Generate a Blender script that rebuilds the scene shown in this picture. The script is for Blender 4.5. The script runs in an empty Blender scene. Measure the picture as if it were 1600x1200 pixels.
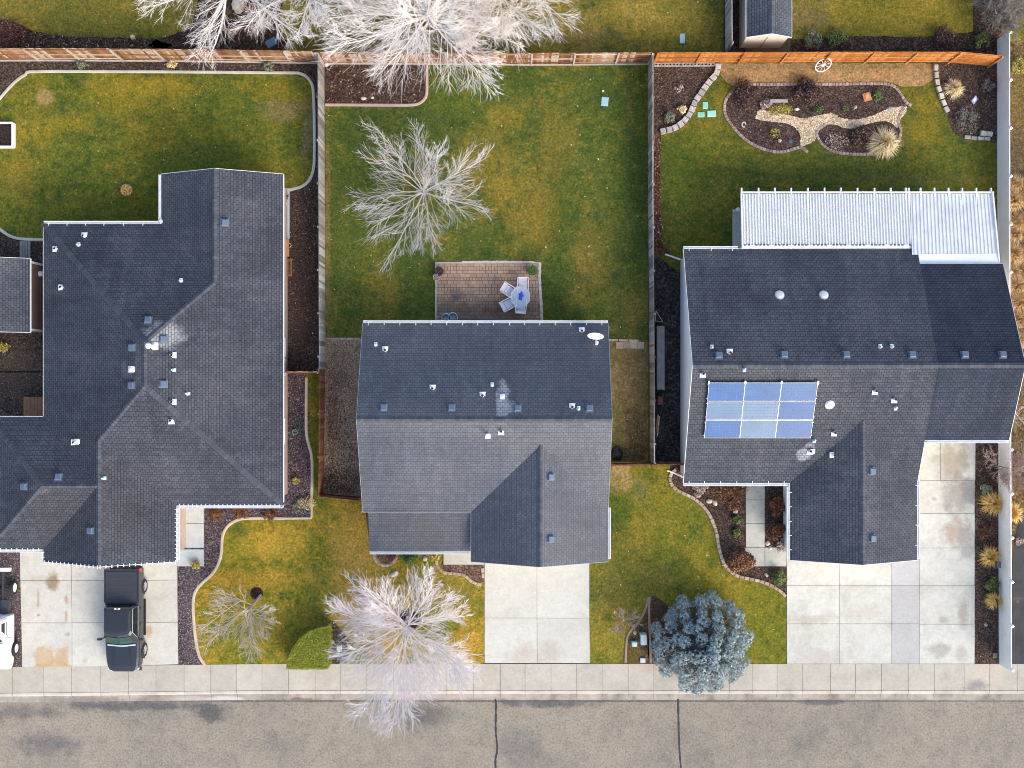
import bpy, math, random
from mathutils import Vector, Matrix
from mathutils.geometry import tessellate_polygon
from mathutils.bvhtree import BVHTree
R = math.radians
PI = math.pi
rnd = random.Random(11)
SC = bpy.context.scene
COL = SC.collection
H = 62.0            # camera height (m)
S = 26.9            # photo pixels per metre on the ground

def P(px, py, z=0.0):
    k = (H - z) / H / S
    return Vector(((px - 800) * k, (600 - py) * k, z))

# ------------------------------------------------------------------ materials
class NT:
    def __init__(self, name):
        self.m = bpy.data.materials.new(name); self.m.use_nodes = True
        self.t = self.m.node_tree; self.t.nodes.clear()
        self.out = self.n('ShaderNodeOutputMaterial')
        self.b = self.n('ShaderNodeBsdfPrincipled')
        self.l(self.b.outputs[0], self.out.inputs[0])
    def n(self, t, **kw):
        x = self.t.nodes.new(t)
        for k, v in kw.items(): setattr(x, k, v)
        return x
    def l(self, a, b): self.t.links.new(a, b)
    def setv(self, sock, v):
        if hasattr(v, 'links') or isinstance(v, bpy.types.NodeSocket): self.l(v, sock)
        else: sock.default_value = v
    def math(self, op, a, b=0.0, clamp=False):
        x = self.n('ShaderNodeMath', operation=op, use_clamp=clamp)
        self.setv(x.inputs[0], a); self.setv(x.inputs[1], b); return x.outputs[0]
    def pos(self):
        if not hasattr(self, '_p'): self._p = self.n('ShaderNodeNewGeometry')
        return self._p.outputs['Position']
    def island(self):
        self.pos(); oi = self.n('ShaderNodeObjectInfo')
        return self.math('FRACT', self.math('ADD', self._p.outputs['Random Per Island'], self.math('MULTIPLY', oi.outputs['Random'], 7.31)))
    def noise(self, scale, detail=4, rough=0.6, vec=None, dist=0.0):
        x = self.n('ShaderNodeTexNoise'); x.inputs['Scale'].default_value = scale
        x.inputs['Detail'].default_value = detail; x.inputs['Roughness'].default_value = rough
        x.inputs['Distortion'].default_value = dist
        self.l(vec if vec is not None else self.pos(), x.inputs['Vector']); return x.outputs['Fac']
    def voro(self, scale, feat='F1', out='Color', vec=None):
        x = self.n('ShaderNodeTexVoronoi', feature=feat); x.inputs['Scale'].default_value = scale
        self.l(vec if vec is not None else self.pos(), x.inputs['Vector']); return x.outputs[out]
    def ramp(self, fac, stops, interp='LINEAR'):
        x = self.n('ShaderNodeValToRGB'); cr = x.color_ramp; cr.interpolation = interp
        while len(cr.elements) < len(stops): cr.elements.new(0.5)
        for e, (p, c) in zip(cr.elements, stops):
            e.position = p; e.color = (*c, 1) if len(c) == 3 else c
        self.setv(x.inputs[0], fac); return x.outputs[0]
    def mix(self, fac, a, b, mode='MIX'):
        x = self.n('ShaderNodeMix', data_type='RGBA', blend_type=mode)
        self.setv(x.inputs[0], fac)
        for s, v in ((x.inputs[6], a), (x.inputs[7], b)):
            if isinstance(v, tuple): s.default_value = (*v, 1) if len(v) == 3 else v
            else: self.l(v, s)
        return x.outputs[2]
    def mr(self, v, a, b, c=0.0, d=1.0, smooth=True):
        x = self.n('ShaderNodeMapRange', interpolation_type='SMOOTHSTEP' if smooth else 'LINEAR')
        self.setv(x.inputs['Value'], v)
        for k, q in zip(('From Min', 'From Max', 'To Min', 'To Max'), (a, b, c, d)): x.inputs[k].default_value = q
        return x.outputs['Result']
    def bump(self, h, strength, dist=0.02):
        x = self.n('ShaderNodeBump'); x.inputs['Strength'].default_value = strength
        x.inputs['Distance'].default_value = dist; self.l(h, x.inputs['Height'])
        self.l(x.outputs[0], self.b.inputs['Normal'])
    def patch(self, col, px, py, rx, ry, c, amt=1.0, soft=0.5, rag=1.0, scale=1.1, z=0.0):
        """a worn with an uneven outline at a fixed place of the surface"""
        w = P(px, py, z); k = (H - z) / H / S
        v = self.n('ShaderNodeVectorMath', operation='SUBTRACT'); self.l(self.pos(), v.inputs[0]); v.inputs[1].default_value = w
        m = self.n('ShaderNodeVectorMath', operation='MULTIPLY'); self.l(v.outputs[0], m.inputs[0])
        m.inputs[1].default_value = (1 / (rx * k), 1 / (ry * k), 0)
        ln = self.n('ShaderNodeVectorMath', operation='LENGTH'); self.l(m.outputs[0], ln.inputs[0])
        if not hasattr(self, '_pn'): self._pn = {}
        if scale not in self._pn: self._pn[scale] = self.math('SUBTRACT', self.noise(scale, 6, 0.65), 0.5)
        d = self.math('ADD', ln.outputs['Value'], self.math('MULTIPLY', self._pn[scale], rag * 2.2))
        f = self.mr(d, 1 + soft, 1 - soft, 0, amt)
        return self.mix(f, col, c)
    def done(self, col, rough=0.8, spec=0.3, metal=0.0):
        self.setv(self.b.inputs['Base Color'], (*col, 1) if isinstance(col, tuple) else col)
        self.setv(self.b.inputs['Roughness'], rough)
        self.b.inputs['Specular IOR Level'].default_value = spec
        self.b.inputs['Metallic'].default_value = metal
        return self.m

MC = {}
def plain(name, c, rough=0.6, spec=0.4, metal=0.0, var=0.12, scale=6.0):
    if name in MC: return MC[name]
    t = NT(name)
    f = t.noise(scale, 5, 0.65)
    a = tuple(x * (1 - var) for x in c); b = tuple(min(1, x * (1 + var)) for x in c)
    MC[name] = t.done(t.ramp(f, [(0.3, a), (0.7, b)]), rough, spec, metal); return MC[name]
def isl(name, stops, rough=0.8, spec=0.2, trans=0.0, fine=0.0):
    if name in MC: return MC[name]
    t = NT(name)
    c = t.ramp(t.island(), stops)
    if fine:
        c = t.mix(1.0, c, t.ramp(t.noise(fine, 4, 0.7), [(0.3, (0.6, 0.6, 0.6)), (0.7, (1.3, 1.3, 1.3))]), 'MULTIPLY')
    MC[name] = t.done(c, rough, spec); return MC[name]

GREEN = (0.072, 0.088, 0.014); DGREEN = (0.040, 0.064, 0.012); MUST = (0.205, 0.142, 0.017); TAN = (0.25, 0.16, 0.06); BRN = (0.13, 0.09, 0.045)
def lawn_mat(name, green=GREEN, must=MUST, bias=0.5, patches=()):
    t = NT(name)
    br = lambda q: tuple(x * LB for x in q[:2]) + (q[2] * LB + .006,)
    big = t.math('ADD', t.math('MULTIPLY', t.noise(0.3, 7, 0.7), .55), t.math('MULTIPLY', t.noise(1.7, 6, 0.72), .45))
    c = t.ramp(big, [(bias - 0.13, br(DGREEN)), (bias - 0.04, br(green)), (bias + 0.05, br(tuple((a + b) / 2 for a, b in zip(green, must)))), (bias + 0.13, br(must))])
    for p in patches: c = t.patch(c, *p[:4], br(p[4]), p[5] * .68, p[6] * .85, 1.6, .75)
    # straw coloured blades breaking through, blotchy
    m1 = t.mr(t.noise(4.2, 6, 0.8), .49, .62, 0, .75)
    c = t.mix(m1, c, t.mix(1.0, c, (1.55, 1.32, 1.25), 'MULTIPLY'))
    m2 = t.mr(t.noise(2.3, 6, 0.8), .50, .38, 0, .7)
    c = t.mix(m2, c, t.mix(1.0, c, (.60, .72, .62), 'MULTIPLY'))
    fn = t.noise(7.2, 5, 0.85)
    c = t.mix(1.0, c, t.ramp(fn, [(0.3, (0.24, 0.3, 0.24)), (0.45, (0.80, 0.84, 0.80)), (0.56, (1.14, 1.08, 1.0)), (0.72, (2.3, 1.95, 1.8))]), 'MULTIPLY')
    t.bump(t.noise(14, 5, 0.8), 0.8, 0.06)
    return t.done(c, 0.95, 0.05)
LB = 1.38
def bed_mat(name, stops, scale=14, patches=(), bump=0.9):
    t = NT(name)
    cell = t.voro(scale)
    sep = t.n('ShaderNodeSeparateColor'); t.l(cell, sep.inputs[0])
    c = t.ramp(sep.outputs[0], stops)
    c = t.mix(0.7, c, t.ramp(t.noise(0.9, 5, 0.7), [(0.3, (0.55, 0.55, 0.58)), (0.7, (1.35, 1.3, 1.25))]), 'MULTIPLY')
    for p in patches: c = t.patch(c, *p)
    c = t.mix(1.0, c, t.ramp(t.noise(11, 5, 0.8), [(0.3, (0.4, 0.4, 0.4)), (0.7, (1.75, 1.7, 1.65))]), 'MULTIPLY')
    t.bump(t.math('ADD', sep.outputs[1], t.noise(20, 3, 0.7)), bump, 0.05)
    return t.done(c, 0.95, 0.05)
def conc_mat(name, c0, var=0.1, patches=()):
    t = NT(name)
    c0 = (c0[0] * .99, c0[1] * 1.0, c0[2] * .95)
    b = t.noise(0.55, 7, 0.7)
    c = t.ramp(b, [(0.32, tuple(x * (1 - var * 1.6) for x in c0)), (0.5, c0), (0.68, tuple(min(1, x * (1 + var)) for x in c0))])
    for p in patches: c = t.patch(c, *p)
    c = t.mix(0.35, c, t.ramp(t.noise(2.2, 7, 0.75), [(0.32, (0.84, 0.83, 0.80)), (0.6, (1.05, 1.05, 1.05))]), 'MULTIPLY')
    c = t.mix(1.0, c, t.ramp(t.noise(10, 5, 0.85), [(0.3, (0.86, 0.86, 0.85)), (0.7, (1.09, 1.09, 1.09))]), 'MULTIPLY')
    # slab-to-slab difference
    c = t.mix(1.0, c, t.ramp(t.island(), [(0, (0.94, 0.935, 0.93)), (1, (1.05, 1.05, 1.055))]), 'MULTIPLY')
    t.bump(t.noise(60, 3, 0.7), 0.25, 0.01)
    return t.done(c, 0.85, 0.2)
def roof_mat(name, c0, patches=(), rough=0.85, z=4.5):
    t = NT(name)
    uv = t.n('ShaderNodeUVMap').outputs[0]
    br = t.n('ShaderNodeTexBrick'); t.l(uv, br.inputs['Vector'])
    br.offset = 0.5; br.squash = 1.0
    for k, v in (('Scale', 1.0), ('Mortar Size', 0.016), ('Mortar Smooth', 0.3), ('Bias', 0.0), ('Brick Width', 0.25), ('Row Height', 0.147)): br.inputs[k].default_value = v
    br.inputs['Color1'].default_value = (0.84, 0.84, 0.85, 1); br.inputs['Color2'].default_value = (1.16, 1.16, 1.15, 1); br.inputs['Mortar'].default_value = (0.34, 0.34, 0.37, 1)
    c = t.ramp(t.noise(0.35, 6, 0.6), [(0.34, tuple(x * 0.80 for x in c0)), (0.5, c0), (0.66, (c0[0] * 1.3, c0[1] * 1.24, c0[2] * 1.17))])
    # streaks that run down the slope
    mp = t.n('ShaderNodeMapping'); mp.inputs['Scale'].default_value = (1.6, 0.22, 1); t.l(uv, mp.inputs[0])
    c = t.mix(0.9, c, t.ramp(t.noise(1.3, 6, 0.75, mp.outputs[0]), [(0.34, (0.78, 0.78, 0.80)), (0.66, (1.22, 1.20, 1.18))]), 'MULTIPLY')
    for p in patches: c = t.patch(c, *p, z=z)
    c = t.mix(1.0, c, br.outputs[0], 'MULTIPLY')
    c = t.mix(1.0, c, t.ramp(t.noise(12, 5, 0.85), [(0.3, (0.64, 0.64, 0.65)), (0.7, (1.36, 1.36, 1.35))]), 'MULTIPLY')
    t.bump(t.math('MULTIPLY', br.outputs[1], -1.0), 0.5, 0.012)
    return t.done(c, rough, 0.2 if rough > .5 else .65)

def init_mats():
    global M
    M = {}
    M['white'] = plain('white_paint', (0.8, 0.8, 0.79), 0.45, var=0.05)
    M['vinyl'] = plain('white_vinyl', (0.87, 0.85, 0.80), 0.4, var=0.04, scale=1.5)
    M['cover'] = plain('white_metal_roofing', (0.72, 0.72, 0.70), 0.45, var=0.06, scale=1.2)
    M['cover2'] = plain('aged_white_panel', (0.66, 0.665, 0.65), 0.5, var=0.12, scale=1.4)
    M['black'] = plain('black_plastic', (0.015, 0.015, 0.017), 0.5)
    M['dark'] = plain('dark_metal', (0.045, 0.05, 0.06), 0.5)
    M['vent'] = plain('vent_metal', (0.12, 0.16, 0.21), 0.5, metal=0.2)
    M['alu'] = plain('aluminium', (0.6, 0.62, 0.63), 0.35, metal=0.6)
    M['chrome'] = plain('bright_metal', (0.75, 0.76, 0.78), 0.15, metal=0.9)
    M['beige'] = plain('beige_siding', (0.46, 0.36, 0.30), 0.8)
    M['greywall'] = plain('pale_grey_siding', (0.86, 0.85, 0.82), 0.8, var=0.04)
    M['tanwall'] = plain('tan_siding', (0.36, 0.33, 0.28), 0.8)
    M['shedwall'] = plain('brown_shed_siding', (0.17, 0.115, 0.095), 0.85)
    M['cream'] = plain('cream_siding', (0.62, 0.56, 0.46), 0.8)
    M['glass'] = plain('dark_glass', (0.015, 0.02, 0.025), 0.06, 0.6)
    M['rubber'] = plain('tyre_rubber', (0.02, 0.02, 0.021), 0.85)
    M['soil'] = bed_mat('dark_soil', [(0, (0.02, 0.014, 0.012)), (1, (0.055, 0.04, 0.035))], 18)
    M['newcedar'] = isl('orange_cedar', [(0, (0.36, 0.13, 0.03)), (0.5, (0.50, 0.19, 0.045)), (1, (0.62, 0.28, 0.09))], fine=9)
    M['oldcedar'] = isl('weathered_cedar', [(0, (0.15, 0.07, 0.035)), (0.35, (0.30, 0.145, 0.065)), (.6, (.40, .225, .12)), (.8, (.48, .34, .24)), (1, (0.60, 0.51, 0.43))], fine=7)
    M['greycedar'] = isl('grey_cedar', [(0, (0.16, 0.14, 0.12)), (0.5, (0.32, 0.30, 0.28)), (1, (0.48, 0.46, 0.43))], fine=8)
    M['redcedar'] = isl('red_brown_cedar', [(0, (0.10, 0.045, 0.025)), (0.5, (0.2, 0.085, 0.045)), (1, (0.3, 0.15, 0.09))], fine=8)
    M['palerail'] = plain('sun_bleached_rail', (0.48, 0.42, 0.36), 0.85, var=0.25)
    M['bark'] = isl('pale_bark', [(0, (0.40, 0.36, 0.34)), (0.5, (0.56, 0.52, 0.50)), (1, (0.72, 0.69, 0.68))])
    M['barkw'] = isl('white_bark', [(0, (0.62, 0.58, 0.58)), (0.6, (0.80, 0.78, 0.79)), (1, (0.76, 0.60, 0.58))])
    M['barkc'] = isl('cream_white_bark', [(0, (0.66, 0.59, 0.53)), (0.5, (0.84, 0.79, 0.74)), (1, (0.88, 0.84, 0.82))])
    M['barkt'] = isl('tan_twigs', [(0, (0.40, 0.33, 0.26)), (0.6, (0.54, 0.47, 0.40)), (1, (0.64, 0.58, 0.52))])
    M['barkr'] = isl('reddish_twigs', [(0, (0.28, 0.18, 0.14)), (0.6, (0.46, 0.35, 0.30)), (1, (0.58, 0.48, 0.44))])
    M['barkb'] = isl('grey_brown_twigs', [(0, (.24, .20, .165)), (.6, (.38, .325, .275)), (1, (.50, .44, .38))])
    M['barkg'] = isl('grey_twigs', [(0, (0.12, 0.10, 0.085)), (0.6, (0.22, 0.19, 0.165)), (1, (0.33, 0.29, 0.26))])
    M['trunk'] = plain('trunk_bark', (0.3, 0.26, 0.23), 0.9, var=0.3)
    t = NT('blue_spruce_needles'); c = t.ramp(t.island(), [(0, (.15, .21, .225)), (.5, (.29, .375, .38)), (1, (.55, .62, .60))])
    c = t.mix(1.0, c, t.ramp(t.noise(5.5, 4, .7), [(.34, (.42, .46, .52)), (.5, (.95, .96, .98)), (.66, (1.75, 1.62, 1.55))]), 'MULTIPLY'); M['spruce'] = t.done(c, .8, .2)
    M['box'] = isl('boxwood_leaves', [(0, (0.045, 0.07, 0.02)), (0.6, (0.11, 0.14, 0.04)), (1, (0.24, 0.25, 0.10))])
    M['hedge'] = isl('hedge_leaves', [(0, (0.10, 0.14, 0.015)), (0.6, (0.26, 0.29, 0.025)), (1, (0.44, 0.43, 0.08))])
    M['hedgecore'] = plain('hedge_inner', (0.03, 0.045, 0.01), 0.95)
    M['sage'] = isl('sage_leaves', [(0, (0.10, 0.12, 0.07)), (1, (0.26, 0.28, 0.18))])
    M['dkshrub'] = isl('dark_russet_leaves', [(0, (0.03, 0.02, 0.017)), (0.6, (0.085, 0.05, 0.042)), (1, (0.24, 0.14, 0.11))])
    M['brshrub'] = isl('red_brown_leaves', [(0, (0.06, 0.028, 0.014)), (0.6, (0.19, 0.085, 0.04)), (1, (0.34, 0.17, 0.085))])
    M['ygrass'] = isl('golden_blades', [(0, (0.55, 0.32, 0.06)), (0.5, (0.80, 0.52, 0.14)), (1, (0.92, 0.70, 0.32))])
    M['tgrass'] = isl('straw_blades', [(0, (0.52, 0.38, 0.17)), (0.5, (0.78, 0.63, 0.33)), (1, (0.9, 0.78, 0.48))])
    M['rgrass'] = isl('rust_tan_blades', [(0, (0.30, 0.17, 0.06)), (0.5, (0.58, 0.36, 0.15)), (1, (0.8, 0.58, 0.32))])
    M['yplant'] = isl('yellow_leaves', [(0, (0.18, 0.15, 0.03)), (0.6, (0.42, 0.35, 0.08)), (1, (0.6, 0.5, 0.18))])
    M['gplant'] = isl('green_leaves', [(0, (0.05, 0.10, 0.02)), (1, (0.18, 0.27, 0.08))])
    M['rplant'] = isl('dark_red_leaves', [(0, (0.10, 0.025, 0.02)), (1, (0.28, 0.10, 0.07))])
    M['leaf'] = isl('dry_leaves', [(0, (0.20, 0.10, 0.04)), (0.4, (0.36, 0.24, 0.10)), (0.75, (0.52, 0.42, 0.2)), (1, (0.7, 0.64, 0.46))])
    M['litter'] = isl('leaf_litter', [(0, (0.05, 0.03, 0.02)), (0.5, (0.13, 0.075, 0.05)), (0.85, (0.24, 0.15, 0.09)), (1, (0.45, 0.36, 0.28))])
    M['chips'] = isl('bark_chips', [(0, (0.03, 0.02, 0.018)), (0.7, (0.085, 0.06, 0.05)), (0.95, (0.17, 0.13, 0.11)), (1, (0.4, 0.36, 0.32))])
    M['purple'] = isl('purple_rock_chips', [(0, (0.05, 0.035, 0.042)), (0.7, (0.16, 0.12, 0.13)), (1, (0.42, 0.36, 0.37))])
    M['pebble'] = isl('tan_pebbles', [(0, (0.42, 0.30, 0.18)), (0.5, (0.70, 0.56, 0.38)), (1, (0.9, 0.8, 0.62))])
    M['barkgravel'] = isl('brown_gravel', [(0, (0.17, 0.12, 0.085)), (0.5, (0.38, 0.275, 0.19)), (1, (0.6, 0.48, 0.37))])
    M['curb'] = conc_mat('tan_edging_concrete', (0.58, 0.50, 0.38), 0.12)
    M['curbg'] = conc_mat('grey_edging_concrete', (0.57, 0.53, 0.45), 0.12)
    M['brick'] = isl('pink_edging_brick', [(0, (0.27, 0.19, 0.155)), (0.5, (0.37, 0.27, 0.225)), (1, (0.46, 0.36, 0.30))], fine=14)
    M['tanbrick'] = isl('tan_edging_brick', [(0, (0.34, 0.24, 0.17)), (0.5, (0.44, 0.33, 0.24)), (1, (0.52, 0.42, 0.33))], fine=14)
    M['block'] = isl('grey_border_block', [(0, (0.34, 0.31, 0.28)), (0.5, (0.46, 0.43, 0.40)), (1, (0.52, 0.45, 0.40))], fine=10)
    M['paleblock'] = isl('cream_border_block', [(0, (0.40, 0.37, 0.30)), (1, (0.60, 0.57, 0.48))], fine=10)
    M['rock'] = plain('pale_boulder', (0.58, 0.50, 0.41), 0.85, var=0.25, scale=5)
    M['rockg'] = plain('grey_boulder', (0.34, 0.31, 0.28), 0.85, var=0.25, scale=5)
    M['lidblue'] = plain('pale_blue_plastic', (0.38, 0.55, 0.63), 0.5)
    M['lidgreen'] = plain('mint_green_plastic', (0.24, 0.56, 0.42), 0.5)
    M['lidgrey'] = plain('pale_grey_plastic', (0.52, 0.62, 0.63), 0.5)
    M['sling'] = plain('lilac_white_sling', (0.72, 0.70, 0.78), 0.7, var=0.08, scale=20)
    M['tglass'] = plain('frosted_table_glass', (0.50, 0.55, 0.60), 0.1, 0.5)
    M['blue'] = plain('blue_cloth', (0.02, 0.12, 0.55), 0.6)
    M['terracotta'] = plain('terracotta', (0.5, 0.2, 0.09), 0.8)
    M['wood'] = plain('warm_brown_wood', (0.30, 0.15, 0.07), 0.75, var=0.25)
    M['greywood'] = plain('grey_wood', (0.24, 0.235, 0.23), 0.85, var=0.22, scale=3)
    M['tub'] = plain('pale_blue_grey_plastic', (0.42, 0.54, 0.60), 0.35)
    M['truck'] = plain('charcoal_car_paint', (0.030, 0.035, 0.042), 0.2, 0.6, 0.15, var=0.06)
    M['tonneau'] = plain('black_vinyl_cover', (0.034, 0.039, 0.047), 0.45)
    M['whitecar'] = plain('white_car_paint', (0.82, 0.82, 0.82), 0.3, 0.5, var=0.03)
    M['wind'] = plain('green_tinted_glass', (0.02, 0.06, 0.05), 0.05, 0.7)
    M['red'] = plain('red_lens', (0.35, 0.03, 0.02), 0.3)
    M['skylight'] = plain('acrylic_dome', (0.62, 0.62, 0.58), 0.35, var=0.06)
    M['tar'] = plain('black_tar', (0.028, 0.029, 0.03), 0.6)
    M['joint'] = plain('dark_joint', (0.16, 0.14, 0.12), 0.95)
    M['edge_grey'] = plain('grey_roof_edge', (.30, .32, .36), .6)
    M['trim'] = plain('roof_edge_trim', (0.62, 0.62, 0.62), 0.6)

# ------------------------------------------------------------------ mesh builder
class MB:
    def __init__(self): self.v = []; self.f = []; self.m = []; self.uv = None
    def add(self, vs, fs, mi=0):
        o = len(self.v); self.v += [tuple(q) for q in vs]
        for f in fs: self.f.append(tuple(i + o for i in f)); self.m.append(mi)
        return self
    def box(self, x0, y0, z0, x1, y1, z1, mi=0, T=None):
        vs = [Vector(q) for q in ((x0, y0, z0), (x1, y0, z0), (x1, y1, z0), (x0, y1, z0), (x0, y0, z1), (x1, y0, z1), (x1, y1, z1), (x0, y1, z1))]
        if T is not None: vs = [T @ q for q in vs]
        return self.add(vs, [(3, 2, 1, 0), (4, 5, 6, 7), (0, 1, 5, 4), (1, 2, 6, 5), (2, 3, 7, 6), (3, 0, 4, 7)], mi)
    def bar(self, a, b, w, h, mi=0, up=Vector((0, 0, 1)), ext=0):
        a = Vector(a); b = Vector(b); d = (b - a); L = d.length
        if L < 1e-6: return self
        d /= L; a = a - d * ext; L += 2 * ext
        s = d.cross(up)
        if s.length < 1e-4: s = d.cross(Vector((1, 0, 0)))
        s.normalize(); u = s.cross(d)
        T = Matrix((( d.x, s.x, u.x, a.x), (d.y, s.y, u.y, a.y), (d.z, s.z, u.z, a.z), (0, 0, 0, 1)))
        return self.box(0, -w / 2, -h / 2, L, w / 2, h / 2, mi, T)
    def tube(self, pts, rads, n=6, mi=0, cap=True):
        pts = [Vector(p) for p in pts]; o = len(self.v); k = len(pts)
        if not hasattr(rads, '__len__'): rads = [rads] * k
        ref = None
        for i, p in enumerate(pts):
            d = (pts[min(i + 1, k - 1)] - pts[max(i - 1, 0)])
            if d.length < 1e-9: d = Vector((0, 0, 1))
            d.normalize()
            if ref is None:
                ref = d.cross(Vector((0, 0, 1)))
                if ref.length < 1e-3: ref = d.cross(Vector((1, 0, 0)))
            ref = ref - d * ref.dot(d)
            if ref.length < 1e-6: ref = d.orthogonal()
            ref.normalize(); s = d.cross(ref)
            for j in range(n):
                a = 2 * PI * j / n
                self.v.append(tuple(p + (ref * math.cos(a) + s * math.sin(a)) * rads[i]))
        for i in range(k - 1):
            for j in range(n):
                j2 = (j + 1) % n
                self.f.append((o + i * n + j, o + i * n + j2, o + (i + 1) * n + j2, o + (i + 1) * n + j)); self.m.append(mi)
        if cap and n > 3:
            self.f.append(tuple(o + j for j in range(n))[::-1]); self.m.append(mi)
            self.f.append(tuple(o + (k - 1) * n + j for j in range(n))); self.m.append(mi)
        return self
    def lathe(self, prof, n=16, c=(0, 0, 0), mi=0, T=None):
        o = len(self.v); c = Vector(c)
        for r, z in prof:
            for j in range(n):
                a = 2 * PI * j / n; q = Vector((r * math.cos(a), r * math.sin(a), z)) + c
                self.v.append(tuple(T @ q if T is not None else q))
        for i in range(len(prof) - 1):
            for j in range(n):
                j2 = (j + 1) % n
                self.f.append((o + i * n + j, o + i * n + j2, o + (i + 1) * n + j2, o + (i + 1) * n + j)); self.m.append(mi)
        self.f.append(tuple(o + (len(prof) - 1) * n + j for j in range(n))); self.m.append(mi)
        self.f.append(tuple(o + j for j in range(n))[::-1]); self.m.append(mi)
        return self
    def prism(self, pts, z0, z1, mi=0, mi_side=None, bottom=False):
        """pts: list of (x, y) outline"""
        pts = [Vector((p[0], p[1], 0)) for p in pts]; n = len(pts)
        if sum(pts[i].x * pts[(i + 1) % n].y - pts[(i + 1) % n].x * pts[i].y for i in range(n)) < 0: pts.reverse()
        tri = tessellate_polygon([pts])
        o = len(self.v)
        self.v += [(p.x, p.y, z1) for p in pts] + [(p.x, p.y, z0) for p in pts]
        for t in tri:
            a, b, c = (pts[i] for i in t)
            if (b - a).cross(c - a).z < 0: t = t[::-1]
            self.f.append(tuple(i + o for i in t)); self.m.append(mi)
            if bottom: self.f.append(tuple(i + o + n for i in t[::-1])); self.m.append(mi)
        if abs(z1 - z0) > 1e-6:
            for i in range(n):
                j = (i + 1) % n
                self.f.append((o + n + i, o + n + j, o + j, o + i)); self.m.append(mi if mi_side is None else mi_side)
        return self
    def build(self, name, mats, parent=None, smooth=False, at=None):
        me = bpy.data.meshes.new(name)
        base = at if at is not None else (BASE.get(parent.name, Vector()) if parent else Vector())
        vs = [(a - base[0], b - base[1], c - base[2]) for a, b, c in self.v]
        me.from_pydata(vs, [], self.f); me.update()
        if not isinstance(mats, (list, tuple)): mats = [mats]
        for m in mats: me.materials.append(M[m] if isinstance(m, str) else m)
        if len(mats) > 1: me.polygons.foreach_set('material_index', self.m)
        if smooth: me.polygons.foreach_set('use_smooth', [True] * len(me.polygons))
        if self.uv:
            ul = me.uv_layers.new(name='UVMap')
            flat = [c for f in self.uv for q in f for c in q]
            ul.data.foreach_set('uv', flat)
        ob = bpy.data.objects.new(name, me); COL.objects.link(ob)
        if parent: ob.parent = parent; BASE[ob.name] = base
        elif at is not None: ob.location = at
        return ob
BASE = {}
def tag(o, label=None, cat=None, group=None, kind=None):
    if label: o['label'] = label
    if cat: o['category'] = cat
    if group: o['group'] = group
    if kind: o['kind'] = kind
    return o
def thing(name, label, cat, loc, group=None):
    o = bpy.data.objects.new(name, None); COL.objects.link(o); o.empty_display_size = 0.2
    o.location = loc; BASE[o.name] = Vector(loc)
    return tag(o, label, cat, group)
def copy_tree(o, parent=None):
    c = o.copy(); COL.objects.link(c)
    if parent: c.parent = parent
    for ch in list(o.children): copy_tree(ch, c)
    return c
def smooth(pts, closed=False, n=6):
    out = []; k = len(pts)
    rng = range(k if closed else k - 1)
    for i in rng:
        p0 = pts[(i - 1) % k] if closed or i > 0 else pts[0]
        p1 = pts[i]; p2 = pts[(i + 1) % k]
        p3 = pts[(i + 2) % k] if closed or i + 2 < k else pts[-1]
        for j in range(n):
            t = j / n
            out.append(tuple(0.5 * (2 * b + (c - a) * t + (2 * a - 5 * b + 4 * c - d) * t * t + (3 * b - a - 3 * c + d) * t ** 3) for a, b, c, d in zip(p0, p1, p2, p3)))
    if not closed: out.append(tuple(pts[-1]))
    return out
def resample(pts, step, closed=False):
    """world points at even spacing"""
    pts = [Vector(p) for p in pts]
    if closed: pts = pts + [pts[0]]
    out = [pts[0].copy()]; acc = 0
    for a, b in zip(pts, pts[1:]):
        L = (b - a).length; t = step - acc
        while t <= L:
            out.append(a.lerp(b, t / L)); t += step
        acc = (acc + L) % step if L > 0 else acc
    return out
def ground(name, polys, mat, z, jit=0.03, z0=0.0, kind='structure', lab=None, cat=None):
    mb = MB()
    for pts in polys:
        w = [P(*q).xy for q in pts]
        if jit:
            w = [Vector((q.x, q.y)) for q in resample([q.to_3d() for q in w], 0.22, True)]
            w = [q + Vector((rnd.uniform(-jit, jit), rnd.uniform(-jit, jit))) for q in w]
        mb.prism(w, z0, z)
    o = mb.build(name, mat); tag(o, lab, cat, None, kind); return o
def rect(x0, y0, x1, y1): return [(x0, y0), (x1, y0), (x1, y1), (x0, y1)]
def slabs(name, polys, mat, z=0.036, gap=0.012, base=True):
    mb = MB()
    for pts in polys:
        w = [P(*q).xy for q in pts]; n = len(w)
        if base: mb.prism(w, 0.0, z - 0.02, 1)
        c = sum(w, Vector((0, 0))) / n
        inn = [q + Vector((math.copysign(gap, c.x - q.x), math.copysign(gap, c.y - q.y))) for q in w]
        mb.prism(inn, z - 0.02, z)
    o = mb.build(name, [mat, 'joint']); o['kind'] = 'structure'; return o
def in_poly(x, y, poly):
    c = False; n = len(poly); j = n - 1
    for i in range(n):
        xi, yi = poly[i]; xj, yj = poly[j]
        if (yi > y) != (yj > y) and x < (xj - xi) * (y - yi) / (yj - yi) + xi: c = not c
        j = i
    return c
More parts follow.
